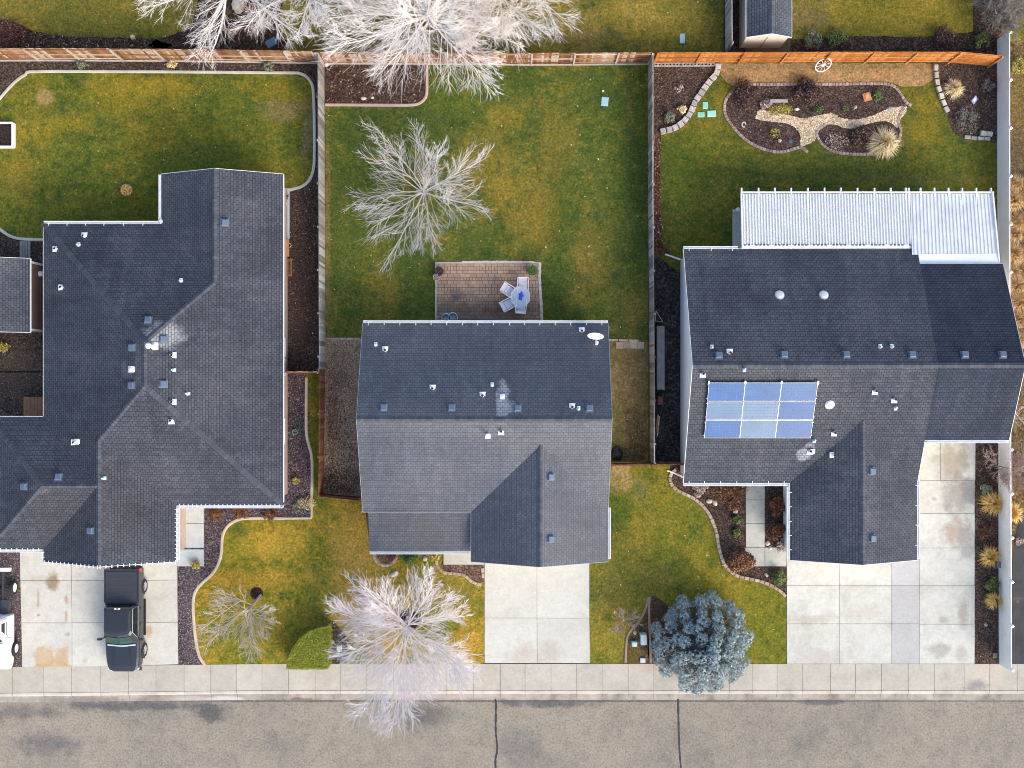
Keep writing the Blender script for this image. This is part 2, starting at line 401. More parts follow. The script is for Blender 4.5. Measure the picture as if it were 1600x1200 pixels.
def scatter(name, polys, dens, size, mat, z, lift=0.03, aspect=0.5, solid=False, r=None, cat=None, label=None):
    """countless small chips / leaves / pebbles lying on the ground, one object"""
    r = r or rnd; mb = MB()
    for pts in polys:
        w = [tuple(P(*q).xy) for q in pts]
        xs = [q[0] for q in w]; ys = [q[1] for q in w]
        x0, x1, y0, y1 = min(xs), max(xs), min(ys), max(ys)
        for _ in range(int((x1 - x0) * (y1 - y0) * dens)):
            x = r.uniform(x0, x1); y = r.uniform(y0, y1)
            if not in_poly(x, y, w): continue
            s = size * r.uniform(0.55, 1.3); a = r.uniform(0, 2 * PI)
            zz = z + r.uniform(0.003, lift)
            e1 = Vector((math.cos(a), math.sin(a), r.uniform(-0.45, 0.45))) * s
            e2 = Vector((-math.sin(a), math.cos(a), r.uniform(-0.45, 0.45))) * s * aspect
            c = Vector((x, y, zz))
            if solid:
                mb.add([c - e1, c - e2, c + e1, c + e2, c + Vector((0, 0, s * 0.7))], [(0, 1, 4), (1, 2, 4), (2, 3, 4), (3, 0, 4)])
            else:
                mb.add([c - e1, c - e2, c + e1, c + e2], [(0, 1, 2, 3)])
    o = mb.build(name, mat); tag(o, label, cat, None, 'stuff'); return o
def edging(name, pts, label, width=0.16, h=0.07, mat='curb', seg=0, sm=True, closed=False, parts=False, cat='edging', jitter=0.0, gapf=0.10):
    """curb along a line of photo points; seg > 0: made of separate bricks"""
    q = smooth(pts, closed) if sm else pts
    w = [P(*p) for p in q]
    if not seg:
        w = resample(w, 0.2, closed) + ([] if closed else [w[-1]])
        mb = MB(); o = len(mb.v); k = len(w)
        for i, p in enumerate(w):
            d = w[(i + 1) % k if closed else min(i + 1, k - 1)] - w[(i - 1) % k if closed else max(i - 1, 0)]
            d.normalize(); s = Vector((-d.y, d.x, 0)) * width / 2
            for a, z in ((-1, 0), (-0.95, h * 0.75), (-0.5, h), (0.5, h), (0.95, h * 0.75), (1, 0)): mb.v.append(tuple(p + s * a + Vector((0, 0, z))))
        for i in range(k if closed else k - 1):
            i2 = (i + 1) % k
            for j in range(5): mb.f.append((i * 6 + j, i2 * 6 + j, i2 * 6 + j + 1, i * 6 + j + 1)); mb.m.append(0)
        if not closed:
            mb.f += [tuple(range(6)), tuple(range((k - 1) * 6, k * 6))[::-1]]; mb.m += [0, 0]
        return tag(mb.build(name, mat), label, cat)
    w2 = resample(w, seg, closed)
    if closed: w2.append(w2[0])
    if parts:
        t = thing(name, label, cat, w2[0])
    mb = MB()
    for a, b in zip(w2, w2[1:]):
        d = (b - a); L = d.length
        if L < seg * 0.4: continue
        d.normalize(); c = (a + b) / 2
        ang = math.atan2(d.y, d.x) + rnd.uniform(-jitter, jitter)
        T = Matrix.Translation(c) @ Matrix.Rotation(ang, 4, 'Z')
        l2 = L * (1 - gapf) / 2; w_ = width / 2 * rnd.uniform(0.92, 1.06); hh = h * rnd.uniform(0.9, 1.08); e = min(0.02, w_ * 0.3)
        m2 = MB() if parts else mb
        vs = [(-l2, -w_, 0), (l2, -w_, 0), (l2, w_, 0), (-l2, w_, 0), (-l2, -w_, hh - e), (l2, -w_, hh - e), (l2, w_, hh - e), (-l2, w_, hh - e),
              (-l2 + e, -w_ + e, hh), (l2 - e, -w_ + e, hh), (l2 - e, w_ - e, hh), (-l2 + e, w_ - e, hh)]
        fs = [(0, 1, 5, 4), (1, 2, 6, 5), (2, 3, 7, 6), (3, 0, 4, 7), (4, 5, 9, 8), (5, 6, 10, 9), (6, 7, 11, 10), (7, 4, 8, 11), (8, 9, 10, 11)]
        m2.add([T @ Vector(v) for v in vs], fs)
        if parts: m2.build('block', mat, t)
    if parts: return t
    return tag(mb.build(name, mat), label, cat)

# ------------------------------------------------------------------ houses
ZE = 2.9; PITCH = 0.458
def E(px, py): return ((px - 800) / 28.22, (600 - py) / 28.22)
class House:
    def __init__(s, name, label, cat, loc, wall, fascia='white'):
        s.t = thing(name, label, cat, loc); s.faces = []; s.wallm = wall; s.fm = fascia; s.caps = 'roof_cap'
    def face(s, pts, mi=0): s.faces.append(([Vector(p) for p in pts], mi))
    def build_roof(s, mats, thick=0.15, caps=True, capmat=None):
        mb = MB(); mb.uv = []; nm = len(mats)
        def addf(ps, mi):
            n = Vector((0, 0, 0))
            for i in range(len(ps)): n += ps[i].cross(ps[(i + 1) % len(ps)])
            n.normalize(); hz = Vector((0, 0, 1)).cross(n)
            hz = hz.normalized() if hz.length > 1e-4 else Vector((1, 0, 0)); sl = n.cross(hz)
            mb.add(ps, [tuple(range(len(ps)))], mi); mb.uv.append([(p.dot(hz), p.dot(sl)) for p in ps])
        allp = []
        for ps, mi in s.faces:
            n = Vector((0, 0, 0))
            for i in range(len(ps)): n += ps[i].cross(ps[(i + 1) % len(ps)])
            if n.z < 0: ps = ps[::-1]
            allp.append((ps, mi))
        for ps, mi in allp: addf(ps, mi)
        for ps, mi in allp: addf([p - Vector((0, 0, thick)) for p in ps[::-1]], nm)
        s.roof = mb.build('roof', mats + [M['white']], s.t)
        tv = []; tf = []
        for ps, mi in allp:
            for t in tessellate_polygon([ps]):
                tf.append((len(tv), len(tv) + 1, len(tv) + 2)); tv += [ps[i] for i in t]
        s.bvh = BVHTree.FromPolygons(tv, tf)
        key = lambda p: (round(p.x, 2), round(p.y, 2), round(p.z, 2))
        edges = {}
        for fi, (ps, mi) in enumerate(allp):
            for i in range(len(ps)):
                a, b = ps[i], ps[(i + 1) % len(ps)]
                edges.setdefault(frozenset((key(a), key(b))), []).append((fi, a, b))
        fb = MB()
        up = Vector((0, 0, 1))
        for k, l in edges.items():
            if len(l) == 1:
                fi, a, b = l[0]; d = (b - a); d.z = 0
                if d.length < 0.05: continue
                d.normalize(); o = Vector((d.y, -d.x, 0)) * 0.022
                q = [a, b, b + o, a + o]
                lo = up * (thick + 0.03); hi = up * 0.012
                fb.add([a + o * 0.02 - lo, b + o * 0.02 - lo, b + o - lo, a + o - lo, a + o * .02 + hi, b + o * .02 + hi, b + o + hi, a + o + hi],
                       [(4, 7, 6, 5), (3, 2, 6, 7), (0, 3, 7, 4), (1, 5, 6, 2), (0, 1, 2, 3)])
        fb.build('fascia', s.fm, s.t)
        if caps:
            for k, l in edges.items():
                cb = MB()
                if len(l) != 2: continue
                (f1, a, b), (f2, _, _) = l
                ns = []
                for f in (f1, f2):
                    ps = allp[f][0]; n = Vector((0, 0, 0))
                    for i in range(len(ps)): n += ps[i].cross(ps[(i + 1) % len(ps)])
                    ns.append((n.normalized(), sum(ps, Vector((0, 0, 0))) / len(ps)))
                d = (b - a); L = d.length; d.normalize()
                w1 = ns[0][0].cross(d); w1 *= 1 if w1.dot(ns[0][1] - a) > 0 else -1
                w2 = ns[1][0].cross(d); w2 *= 1 if w2.dot(ns[1][1] - a) > 0 else -1
                if w1.z + w2.z > -0.05: continue            # valley or flat joint
                m = max(1, int(L / 0.2)); st = L / m; nn = (ns[0][0] + ns[1][0]).normalized()
                for i in range(m):
                    p = a + d * (i * st); q = a + d * ((i + 1) * st - 0.012)
                    h0 = nn * 0.022; h1 = nn * 0.034; W = 0.15
                    cb.add([p + w1 * W + h0 * .6, p + h0 + nn * .006, p + w2 * W + h0 * .6, q + w1 * W + h1 * .6, q + h1 + nn * .006, q + w2 * W + h1 * .6],
                           [(0, 1, 4, 3), (1, 2, 5, 4)])
                cb.build('ridge_cap', capmat or 'roof_cap', s.roof)
    def walls(s, outline, inset, mat, z0=0.0, name='wall'):
        n = len(outline); L = []
        ins = inset if isinstance(inset, (list, tuple)) else [inset] * n
        for i in range(n):
            a = Vector(outline[i]); b = Vector(outline[(i + 1) % n]); d = (b - a).normalized()
            L.append((a + Vector((-d.y, d.x)) * ins[i], d))
        pts = []
        for i in range(n):
            a, d = L[i - 1]; b, e = L[i]
            den = d.x * e.y - d.y * e.x
            t = ((b.x - a.x) * e.y - (b.y - a.y) * e.x) / den
            pts.append(a + d * t)
        mb = MB()
        for i in range(n):
            a, b = pts[i], pts[(i + 1) % n]; m = max(2, int((b - a).length / 0.2)); ring = []
            d = (b - a).normalized(); nrm = Vector((-d.y, d.x)) * 0.01
            for j in range(m + 1):
                q = a.lerp(b, j / m); qi = q + nrm
                hit = s.bvh.ray_cast(Vector((qi.x, qi.y, 20)), Vector((0, 0, -1)))[0]
                ring.append((q, (hit.z - 0.16) if hit else ZE - 0.2))
            vs = [(q.x, q.y, z0) for q, z in ring] + [(q.x, q.y, z) for q, z in ring]
            mb.add(vs, [(j, j + 1, m + 2 + j, m + 1 + j) for j in range(m)])
        s.pts = pts
        return mb.build(name, mat, s.t)
    def hit(s, px, py):
        o = Vector((0, 0, H)); d = (P(px, py, 0) - o).normalized()
        h, n, _, _ = s.bvh.ray_cast(o, d)
        return h, n
    def put(s, proto, px, py, scale=1.0, plumb=False, spin=0.0):
        h, n = s.hit(px, py)
        if h is None: return None
        o = proto.copy(); COL.objects.link(o); o.parent = s.roof
        base = BASE[s.t.name]
        dn = Vector((n.x, n.y, 0)); ang = math.atan2(dn.y, dn.x) + PI / 2 if dn.length > .01 else 0.0
        T = Matrix.Translation(h - base)
        if plumb: T = T @ Matrix.Rotation(ang + spin, 4, 'Z')
        else:
            q = Vector((0, 0, 1)).rotation_difference(n).to_matrix().to_4x4(); T = T @ q @ Matrix.Rotation(ang + spin, 4, 'Z')
        o.matrix_local = T @ Matrix.Scale(scale, 4)
        return o
    def gutter(s, a, b, z, out, ticks=0.0, clips=0.0, w=0.11, name='gutter'):
        """open white trough along an eave from a to b (plan points), straps every <ticks> m, light clips every <clips> m"""
        a = Vector((a[0], a[1], z)); b = Vector((b[0], b[1], z)); o = Vector((out[0], out[1], 0)); mb = MB()
        h = Vector((0, 0, -0.06))
        mb.bar(a + o * 0.035 + h, b + o * 0.035 + h, 0.02, 0.12)
        mb.bar(a + o * (w + 0.02) + h, b + o * (w + 0.02) + h, 0.034, 0.13)
        mb.bar(a + o * (w / 2 + 0.03) - Vector((0, 0, 0.112)), b + o * (w / 2 + 0.03) - Vector((0, 0, 0.112)), w * 0.9, 0.02)
        d = (b - a); L = d.length; d.normalize()
        if ticks:
            t = 0.3
            while t < L:
                mb.bar(a + d * t - o * 0.12 + Vector((0, 0, 0.045)), a + d * t + o * (w + 0.02) + Vector((0, 0, 0.01)), 0.035, 0.02); t += ticks * rnd.uniform(0.96, 1.04)
        g = mb.build(name, 'white', s.t)
        if clips: s.clips(a, b, o, clips)
        return g
    def clips(s, a, b, o, step):
        a = Vector(a); b = Vector(b); o = Vector((o[0], o[1], 0)) if len(o) == 2 else Vector(o)
        d = (b - a); L = d.length; d.normalize(); mb = MB(); t = 0.1
        while t < L:
            p = a + d * t + Vector((0, 0, 0.03))
            mb.tube([p - o * 0.09, p + o * 0.09 + Vector((0, 0, 0.01))], [0.022, 0.03], 5); t += step
        mb.bar(a + o * 0.0 + Vector((0, 0, 0.03)), b + o * 0.0 + Vector((0, 0, 0.03)), 0.02, 0.02)
        return mb.build('light_string', 'white', s.t)
    def opening(s, kind, a, b, z0, z1, out, frame=0.08, panes=2, mat='glass'):
        """window or door set on a wall between plan points a and b"""
        a = Vector((a[0], a[1], 0)); b = Vector((b[0], b[1], 0)); o = Vector((out[0], out[1], 0)); d = (b - a).normalized(); L = (b - a).length
        u = Vector((0, 0, 1)); fr = MB()
        for p, q in ((a + u * z0, b + u * z0), (a + u * z1, b + u * z1)): fr.bar(p + o * 0.03, q + o * 0.03, 0.06, frame, ext=frame / 2)
        for p in (a, b): fr.bar(p + u * (z0 + frame / 2) + o * 0.03, p + u * (z1 - frame / 2) + o * 0.03, 0.06, frame, up=o.cross(u))
        for i in range(1, panes):
            p = a.lerp(b, i / panes); fr.bar(p + u * (z0 + frame / 2) + o * 0.025, p + u * (z1 - frame / 2) + o * 0.025, 0.04, 0.04, up=o.cross(u))
        w = fr.build(kind, 'white', s.t)
        pm = MB()
        if kind == 'garage_door':
            n = 4
            for i in range(n):
                za = z0 + (z1 - z0) * i / n + 0.015; zb = z0 + (z1 - z0) * (i + 1) / n - 0.01
                m = int(L / 0.6)
                pm.bar(a + u * (za + zb) / 2 + o * 0.012, b + u * (za + zb) / 2 + o * 0.012, 0.03, zb - za)
                for j in range(m): pm.bar(a + d * (L * (j + .15) / m) + u * (za + zb) / 2 + o * 0.031, a + d * (L * (j + .85) / m) + u * (za + zb) / 2 + o * 0.031, 0.012, (zb - za) * 0.6)
            pm.build('door_panel', mat, w)
        else:
            pm.bar(a + u * (z0 + z1) / 2 + o * 0.012, b + u * (z0 + z1) / 2 + o * 0.012, 0.02, z1 - z0)
            pm.build('pane' if kind == 'window' else 'door_leaf', mat, w)
        return w

def make_protos():
    global PROTO
    PROTO = {}
    # square slant-back attic vent
    mb = MB(); w = 0.17
    mb.add([(-w * 1.25, -w * 1.35, 0.012), (w * 1.25, -w * 1.35, 0.012), (w * 1.25, w * 1.35, 0.012), (-w * 1.25, w * 1.35, 0.012)], [(0, 1, 2, 3)])
    vs = [(-w, -w, 0.0), (w, -w, 0), (w, w, 0), (-w, w, 0), (-w, -w, 0.17), (w, -w, 0.17), (w, w, 0.13), (-w, w, 0.13), (-w * .8, -w * .8, 0.2), (w * .8, -w * .8, 0.2), (w * .8, w * .8, 0.16), (-w * .8, w * .8, 0.16)]
    mb.add(vs, [(0, 1, 5, 4), (1, 2, 6, 5), (2, 3, 7, 6), (3, 0, 4, 7), (4, 5, 9, 8), (5, 6, 10, 9), (6, 7, 11, 10), (7, 4, 8, 11), (8, 9, 10, 11)])
    PROTO['vent'] = mb.build('roof_vent', 'vent')
    # plumbing pipe with flashing
    mb = MB()
    mb.add([(-.17, -.2, .012), (.17, -.2, .012), (.13, .12, .014), (-.13, .12, .014)], [(0, 1, 2, 3)])
    mb.tube([(0, 0, 0), (0, 0, .06), (0, 0, .30)], [.11, .075, .07], 12, 0, cap=False); mb.lathe([(0.06, .27), (.001, .271)], 12, mi=1)
    PROTO['pipe'] = mb.build('vent_pipe', ['white', 'black'])
    mb = MB(); mb.tube([(0, 0, 0), (0, 0, .12), (0, 0, .28)], [.11, .05, .05], 10); mb.box(-.09, -.15, 0.01, .09, .1, .03)
    PROTO['stub'] = mb.build('vent_pipe', 'lidgrey')
    mb = MB(); mb.box(-.2, -.25, .008, .2, .2, .02); mb.tube([(0, 0, 0), (0, 0, .14), (0, 0, .15), (0, 0, .75)], [.2, .12, .09, .09], 12); mb.lathe([(.1, .74), (.16, .80), (.16, .86), (.1, .95), (.001, .96)], 14)
    PROTO['flue'] = mb.build('chimney_flue', 'white')
    mb = MB(); mb.box(-.13, -.13, 0, .13, .13, .1); mb.box(-.17, -.17, .1, .17, .17, .16); mb.lathe([(.12, .16), (.07, .22), (.001, .23)], 10)
    PROTO['cap'] = mb.build('exhaust_cap', 'white')
    mb = MB(); mb.lathe([(.27, 0), (.25, .06), (.2, .07)], 24, mi=1); mb.lathe([(.225, .065), (.21, .09), (.15, .115), (.07, .125), (.001, .127)], 24, mi=0)
    PROTO['sky'] = mb.build('skylight_dome', ['skylight', 'alu'], smooth=False)

def drop_protos():
    for o in PROTO.values(): bpy.data.objects.remove(o)

def build_house1():
    h = House('grey_roof_house', 'large house with hipped charcoal roof, long garage wing and black pickup in front of it', 'house', (-19.3, 1.0, 0), 'beige')
    r = ZE + PITCH * 6.635; n = ZE + PITCH * 3.375; g = ZE + PITCH * 3.685; e = ZE
    A = h.face
    A([(-12.67, 11.62, e), (-16.045, 11.62, n), (-16.045, 5.485, n), (-19.305, 2.225, r), (-19.305, -.095, r), (-12.67, -6.73, e)])
    A([(-19.42, 11.62, e), (-19.42, 8.86, e), (-16.045, 5.485, n), (-16.045, 11.62, n)])
    A([(-25.94, 8.86, e), (-19.305, 2.225, r), (-16.045, 5.485, n), (-19.42, 8.86, e)])
    A([(-25.94, 8.86, e), (-25.94, -1.8, e), (-22.255, -5.485, g), (-22.255, -3.045, g), (-19.305, -.095, r), (-19.305, 2.225, r)])
    A([(-19.305, -.095, r), (-22.255, -3.045, g), (-18.57, -6.73, e), (-12.67, -6.73, e)])
    A([(-22.255, -3.045, g), (-22.255, -5.485, g), (-22.255, -9.83, g), (-18.57, -9.83, e), (-18.57, -6.73, e)])
    A([(-29, -1.8, e), (-25.315, -5.485, g), (-22.255, -5.485, g), (-25.94, -1.8, e)])
    A([(-29, -1.8, e), (-29, -9.17, e), (-25.315, -5.485, g)])
    A([(-29, -9.17, e), (-25.94, -9.17, e), (-22.255, -5.485, g), (-25.315, -5.485, g)])
    A([(-25.94, -9.17, e), (-25.94, -9.83, e), (-22.255, -9.83, g), (-22.255, -5.485, g)])
    pale = (0.30, 0.31, 0.31)
    h.build_roof([roof_mat('slate_grey_shingle', (0.060, 0.068, 0.083), [(265, 525, 26, 18, pale, .75, .35, 1.0, 1.6), (232, 575, 9, 40, (.12, .12, .12), .6, .4, .6, 1.6), (208, 578, 11, 14, (.14, .14, .16), .7, .3, .5, 1.6),
                 (160, 790, 90, 60, (.066, .063, .070), .5, .6), (75, 800, 40, 60, (.074, .071, .075), .5, .6), (62, 762, 14, 8, (.14, .14, .14), .6, .5)])])
    out = [(-12.67, 11.62), (-19.42, 11.62), (-19.42, 8.86), (-25.94, 8.86), (-25.94, -1.8), (-29, -1.8), (-29, -9.17), (-25.94, -9.17), (-25.94, -9.83), (-18.57, -9.83), (-18.57, -6.73), (-12.67, -6.73)]
    h.walls(out, .36, 'beige')
    wx = -12.67 - .36
    for y0, y1 in ((2.6, 1.6), (1.4, .5)): h.opening('window', (wx, y0), (wx, y1), 0.9, 2.1, (1, 0))
    h.opening('window', (wx, -2.0), (wx, -3.4), 1.0, 2.2, (1, 0))
    h.opening('window', (-18.2, -7.09 + .72), (-16.6, -7.09 + .72), .8, 2.2, (0, -1)) if False else None
    h.opening('garage_door', (-24.8, -9.47), (-19.7, -9.47), 0.04, 2.2, (0, -1), panes=1, mat='white')
    pass
    G = h.gutter
    G((-25.94, 8.88), (-19.6, 8.88), e, (0, 1), 1.05); G((-19.42, 8.95), (-19.42, 11.6), e, (-1, 0), 0)
    G((-18.5, -6.73), (-12.67, -6.73), e, (0, -1), 0, .24); G((-18.57, -6.85), (-18.57, -9.75), e, (1, 0), 0, .24)
    G((-29, -9.17), (-26.0, -9.17), e, (0, -1), 0, .3)
    h.clips((-25.94, -9.84, e), (-22.255, -9.84, g), (0, -1), .3); h.clips((-22.255, -9.84, g), (-18.57, -9.84, e), (0, -1), .3)
    h.clips((-25.96, -9.2, e), (-25.96, -9.8, e), (-1, 0), .3)
    mb = MB(); c = Vector((-19.42, 9.0, e - .02)); mb.tube([c, c + Vector((0, 0, .06))], [.13, .11], 10); mb.tube([c, c - Vector((0, 0, 2.7))], .045, 6); mb.build('downspout', 'lidgrey', h.t)
    for q in ((351, 348), (232, 501), (208, 543), (255, 530), (207, 602), (255, 600), (92, 746), (39, 760), (143, 829)): h.put(PROTO['vent'], *q)
    for q in ((132, 369), (88, 389), (97, 449), (270, 555), (270, 628), (268, 657)): h.put(PROTO['pipe'], *q, plumb=True)
    for q in ((123, 383), (283, 439), (271, 578), (293, 615), (162, 747)): h.put(PROTO['stub'], *q, plumb=True)
    h.put(PROTO['flue'], 240, 541, plumb=True); h.put(PROTO['cap'], 208, 577); h.put(PROTO['cap'], 122, 690, .9); h.put(PROTO['pipe'], 117, 691, plumb=True)
    return h

def build_house2():
    h = House('gabled_house', 'house with charcoal gable roof and satellite dish between the two back-fence lines', 'house', (-1.4, -2, 0), 'tanwall', 'edge_grey')
    e = ZE; r = ZE + PITCH * 5.2265; g = ZE + PITCH * 3.79; A = h.face
    A([(-8.257, 3.366, e), (5.315, 3.366, e), (5.315, -1.86, r), (-8.257, -1.86, r)])
    A([(-8.257, -1.86, r), (5.315, -1.86, r), (5.315, -7.087, e), (1.5235, -3.297, g), (-2.268, -7.087, e), (-8.257, -7.087, e)])
    A([(1.5235, -3.297, g), (-2.268, -7.087, e), (-2.268, -9.83, e), (1.5235, -9.83, g)])
    A([(1.5235, -3.297, g), (1.5235, -9.83, g), (5.315, -9.83, e), (5.315, -7.087, e)])
    pale = (.30, .31, .33)
    rm = roof_mat('blue_grey_shingle', (0.066, 0.075, 0.092), [(785, 625, 10, 30, pale, .8, .25, .9, 1.6), (800, 634, 8, 9, pale, .7, .25, .9, 1.6), (760, 668, 30, 14, (.15, .155, .16), .35, .7), (650, 830, 60, 30, (.075, .072, .076), .5, .6), (680, 660, 110, 20, (.12, .12, .125), .45, .7), (880, 680, 70, 25, (.12, .12, .125), .45, .7)], rough=.42)  # wide pale patches below the ridge paint sun sheen into the shingles
    h.build_roof([rm])
    # porch and patio roofs
    pb = House.__new__(House)
    def small(name, pts, lo=.1):
        mb = MB(); mb.uv = []
        ps = [Vector(p) for p in pts]
        def af(q, mi):
            n = (q[1] - q[0]).cross(q[2] - q[0]).normalized(); hz = Vector((0, 0, 1)).cross(n); hz = hz.normalized() if hz.length > 1e-3 else Vector((1, 0, 0)); sl = n.cross(hz)
            mb.add(q, [tuple(range(len(q)))], mi); mb.uv.append([(p.dot(hz), p.dot(sl)) for p in q])
        af(ps, 0); dn = [p - Vector((0, 0, lo)) for p in ps]; af(dn[::-1], 1)
        for i in range(len(ps)):
            j = (i + 1) % len(ps); af([dn[i], dn[j], ps[j], ps[i]], 1)
        return mb.build(name, [rm, M['white']], h.t)
    small('porch_roof', [(-7.98, -9.36, 2.2), (-2.30, -9.36, 2.2), (-2.30, -6.9, 2.83), (-7.98, -6.9, 2.83)])
    small('patio_roof', [(-3.45, 3.36, 2.62), (.12, 3.36, 2.62), (.12, 3.52, 2.60), (-1.2, 3.68, 2.62), (-3.45, 3.58, 2.58)])
    for x in (-7.6, -5.2, -3.0):
        MB().box(x - .07, -9.27, 0, x + .07, -9.13, 2.1).build('porch_post', 'white', h.t)
    out = [(5.315, 3.366), (-8.257, 3.366), (-8.257, -7.087), (-2.268, -7.087), (-2.268, -9.83), (5.315, -9.83)]
    h.walls(out, .36, 'tanwall')
    h.opening('garage_door', (-.9, -9.47), (3.97, -9.47), .04, 2.2, (0, -1), panes=1, mat='white')
    h.opening('door', (-3.9, -6.727), (-2.95, -6.727), .1, 2.15, (0, -1), panes=1, mat='wood')
    h.opening('window', (-7.2, -6.727), (-5.2, -6.727), .9, 2.2, (0, -1))
    h.opening('window', (-7, 3.006), (-5.2, 3.006), .9, 2.2, (0, 1)); h.opening('window', (2.2, 3.006), (4, 3.006), .9, 2.2, (0, 1)); h.opening('door', (-2.8, 3.006), (-.9, 3.006), .1, 2.15, (0, 1), mat='glass')
    G = h.gutter
    G((-8.257, 3.37), (5.315, 3.37), e, (0, 1), .87); G((-7.98, -9.37), (-2.30, -9.37), 2.2, (0, -1), 0, w=.13)
    G((5.32, -6.85), (5.32, -9.7), e, (1, 0), 0)
    mb = MB(); mb.tube([(5.3, -9.6, e - .1), (5.15, -9.6, e - .4), (5.06, -9.6, e - .6), (5.06, -9.6, .1)], .04, 6); mb.build('downspout', 'white', h.t)
    for q in ((600, 638), (706, 638), (809, 639), (921, 639), (860, 745), (860, 842)): h.put(PROTO['vent'], *q)
    for q in ((602, 547), (676, 607), (754, 618), (894, 636), (909, 517), (783, 674)): h.put(PROTO['pipe'], *q, plumb=True)
    for q in ((587, 539), (769, 602), (904, 639)): h.put(PROTO['stub'], *q, plumb=True)
    h.put(PROTO['cap'], 785, 621, .8); h.put(PROTO['flue'], 762, 680, .75, plumb=True)
    # satellite dish
    p, n = h.hit(931, 527)
    mb = MB(); mb.box(-.12, -.2, 0, .12, .2, .02, 0, Matrix.Translation(p)); top = p + Vector((-.05, .12, .62))
    mb.tube([p, p + Vector((0, 0, .35)), top], .03, 6); mb.tube([p + Vector((-.18, .05, .0)), p + Vector((0, .03, .4))], .018, 5); mb.tube([p + Vector((.18, .05, .0)), p + Vector((0, .03, .4))], .018, 5)
    dish = mb.build('satellite_dish', 'white', h.t)
    d = Vector((-.12, -.88, .46)).normalized(); q = Vector((0, 0, 1)).rotation_difference(d).to_matrix().to_4x4()
    T = Matrix.Translation(top) @ q @ Matrix.Diagonal((1.12, .9, 1, 1))
    MB().lathe([(.001, 0), (.14, .012), (.28, .05), (.40, .11), (.405, .10), (.28, .035), (.14, -.006), (.001, -.015)], 24, T=T).build('reflector', 'white', dish)
    a = top + q @ Vector((0, -.34, .06)); bb = top + d * .62 + Vector((.1, 0, -.1))
    mb = MB(); mb.tube([a, bb], .025, 6); mb.tube([bb, bb - d * .16], [.07, .10], 8); mb.build('feed_arm', 'white', dish)
    return h

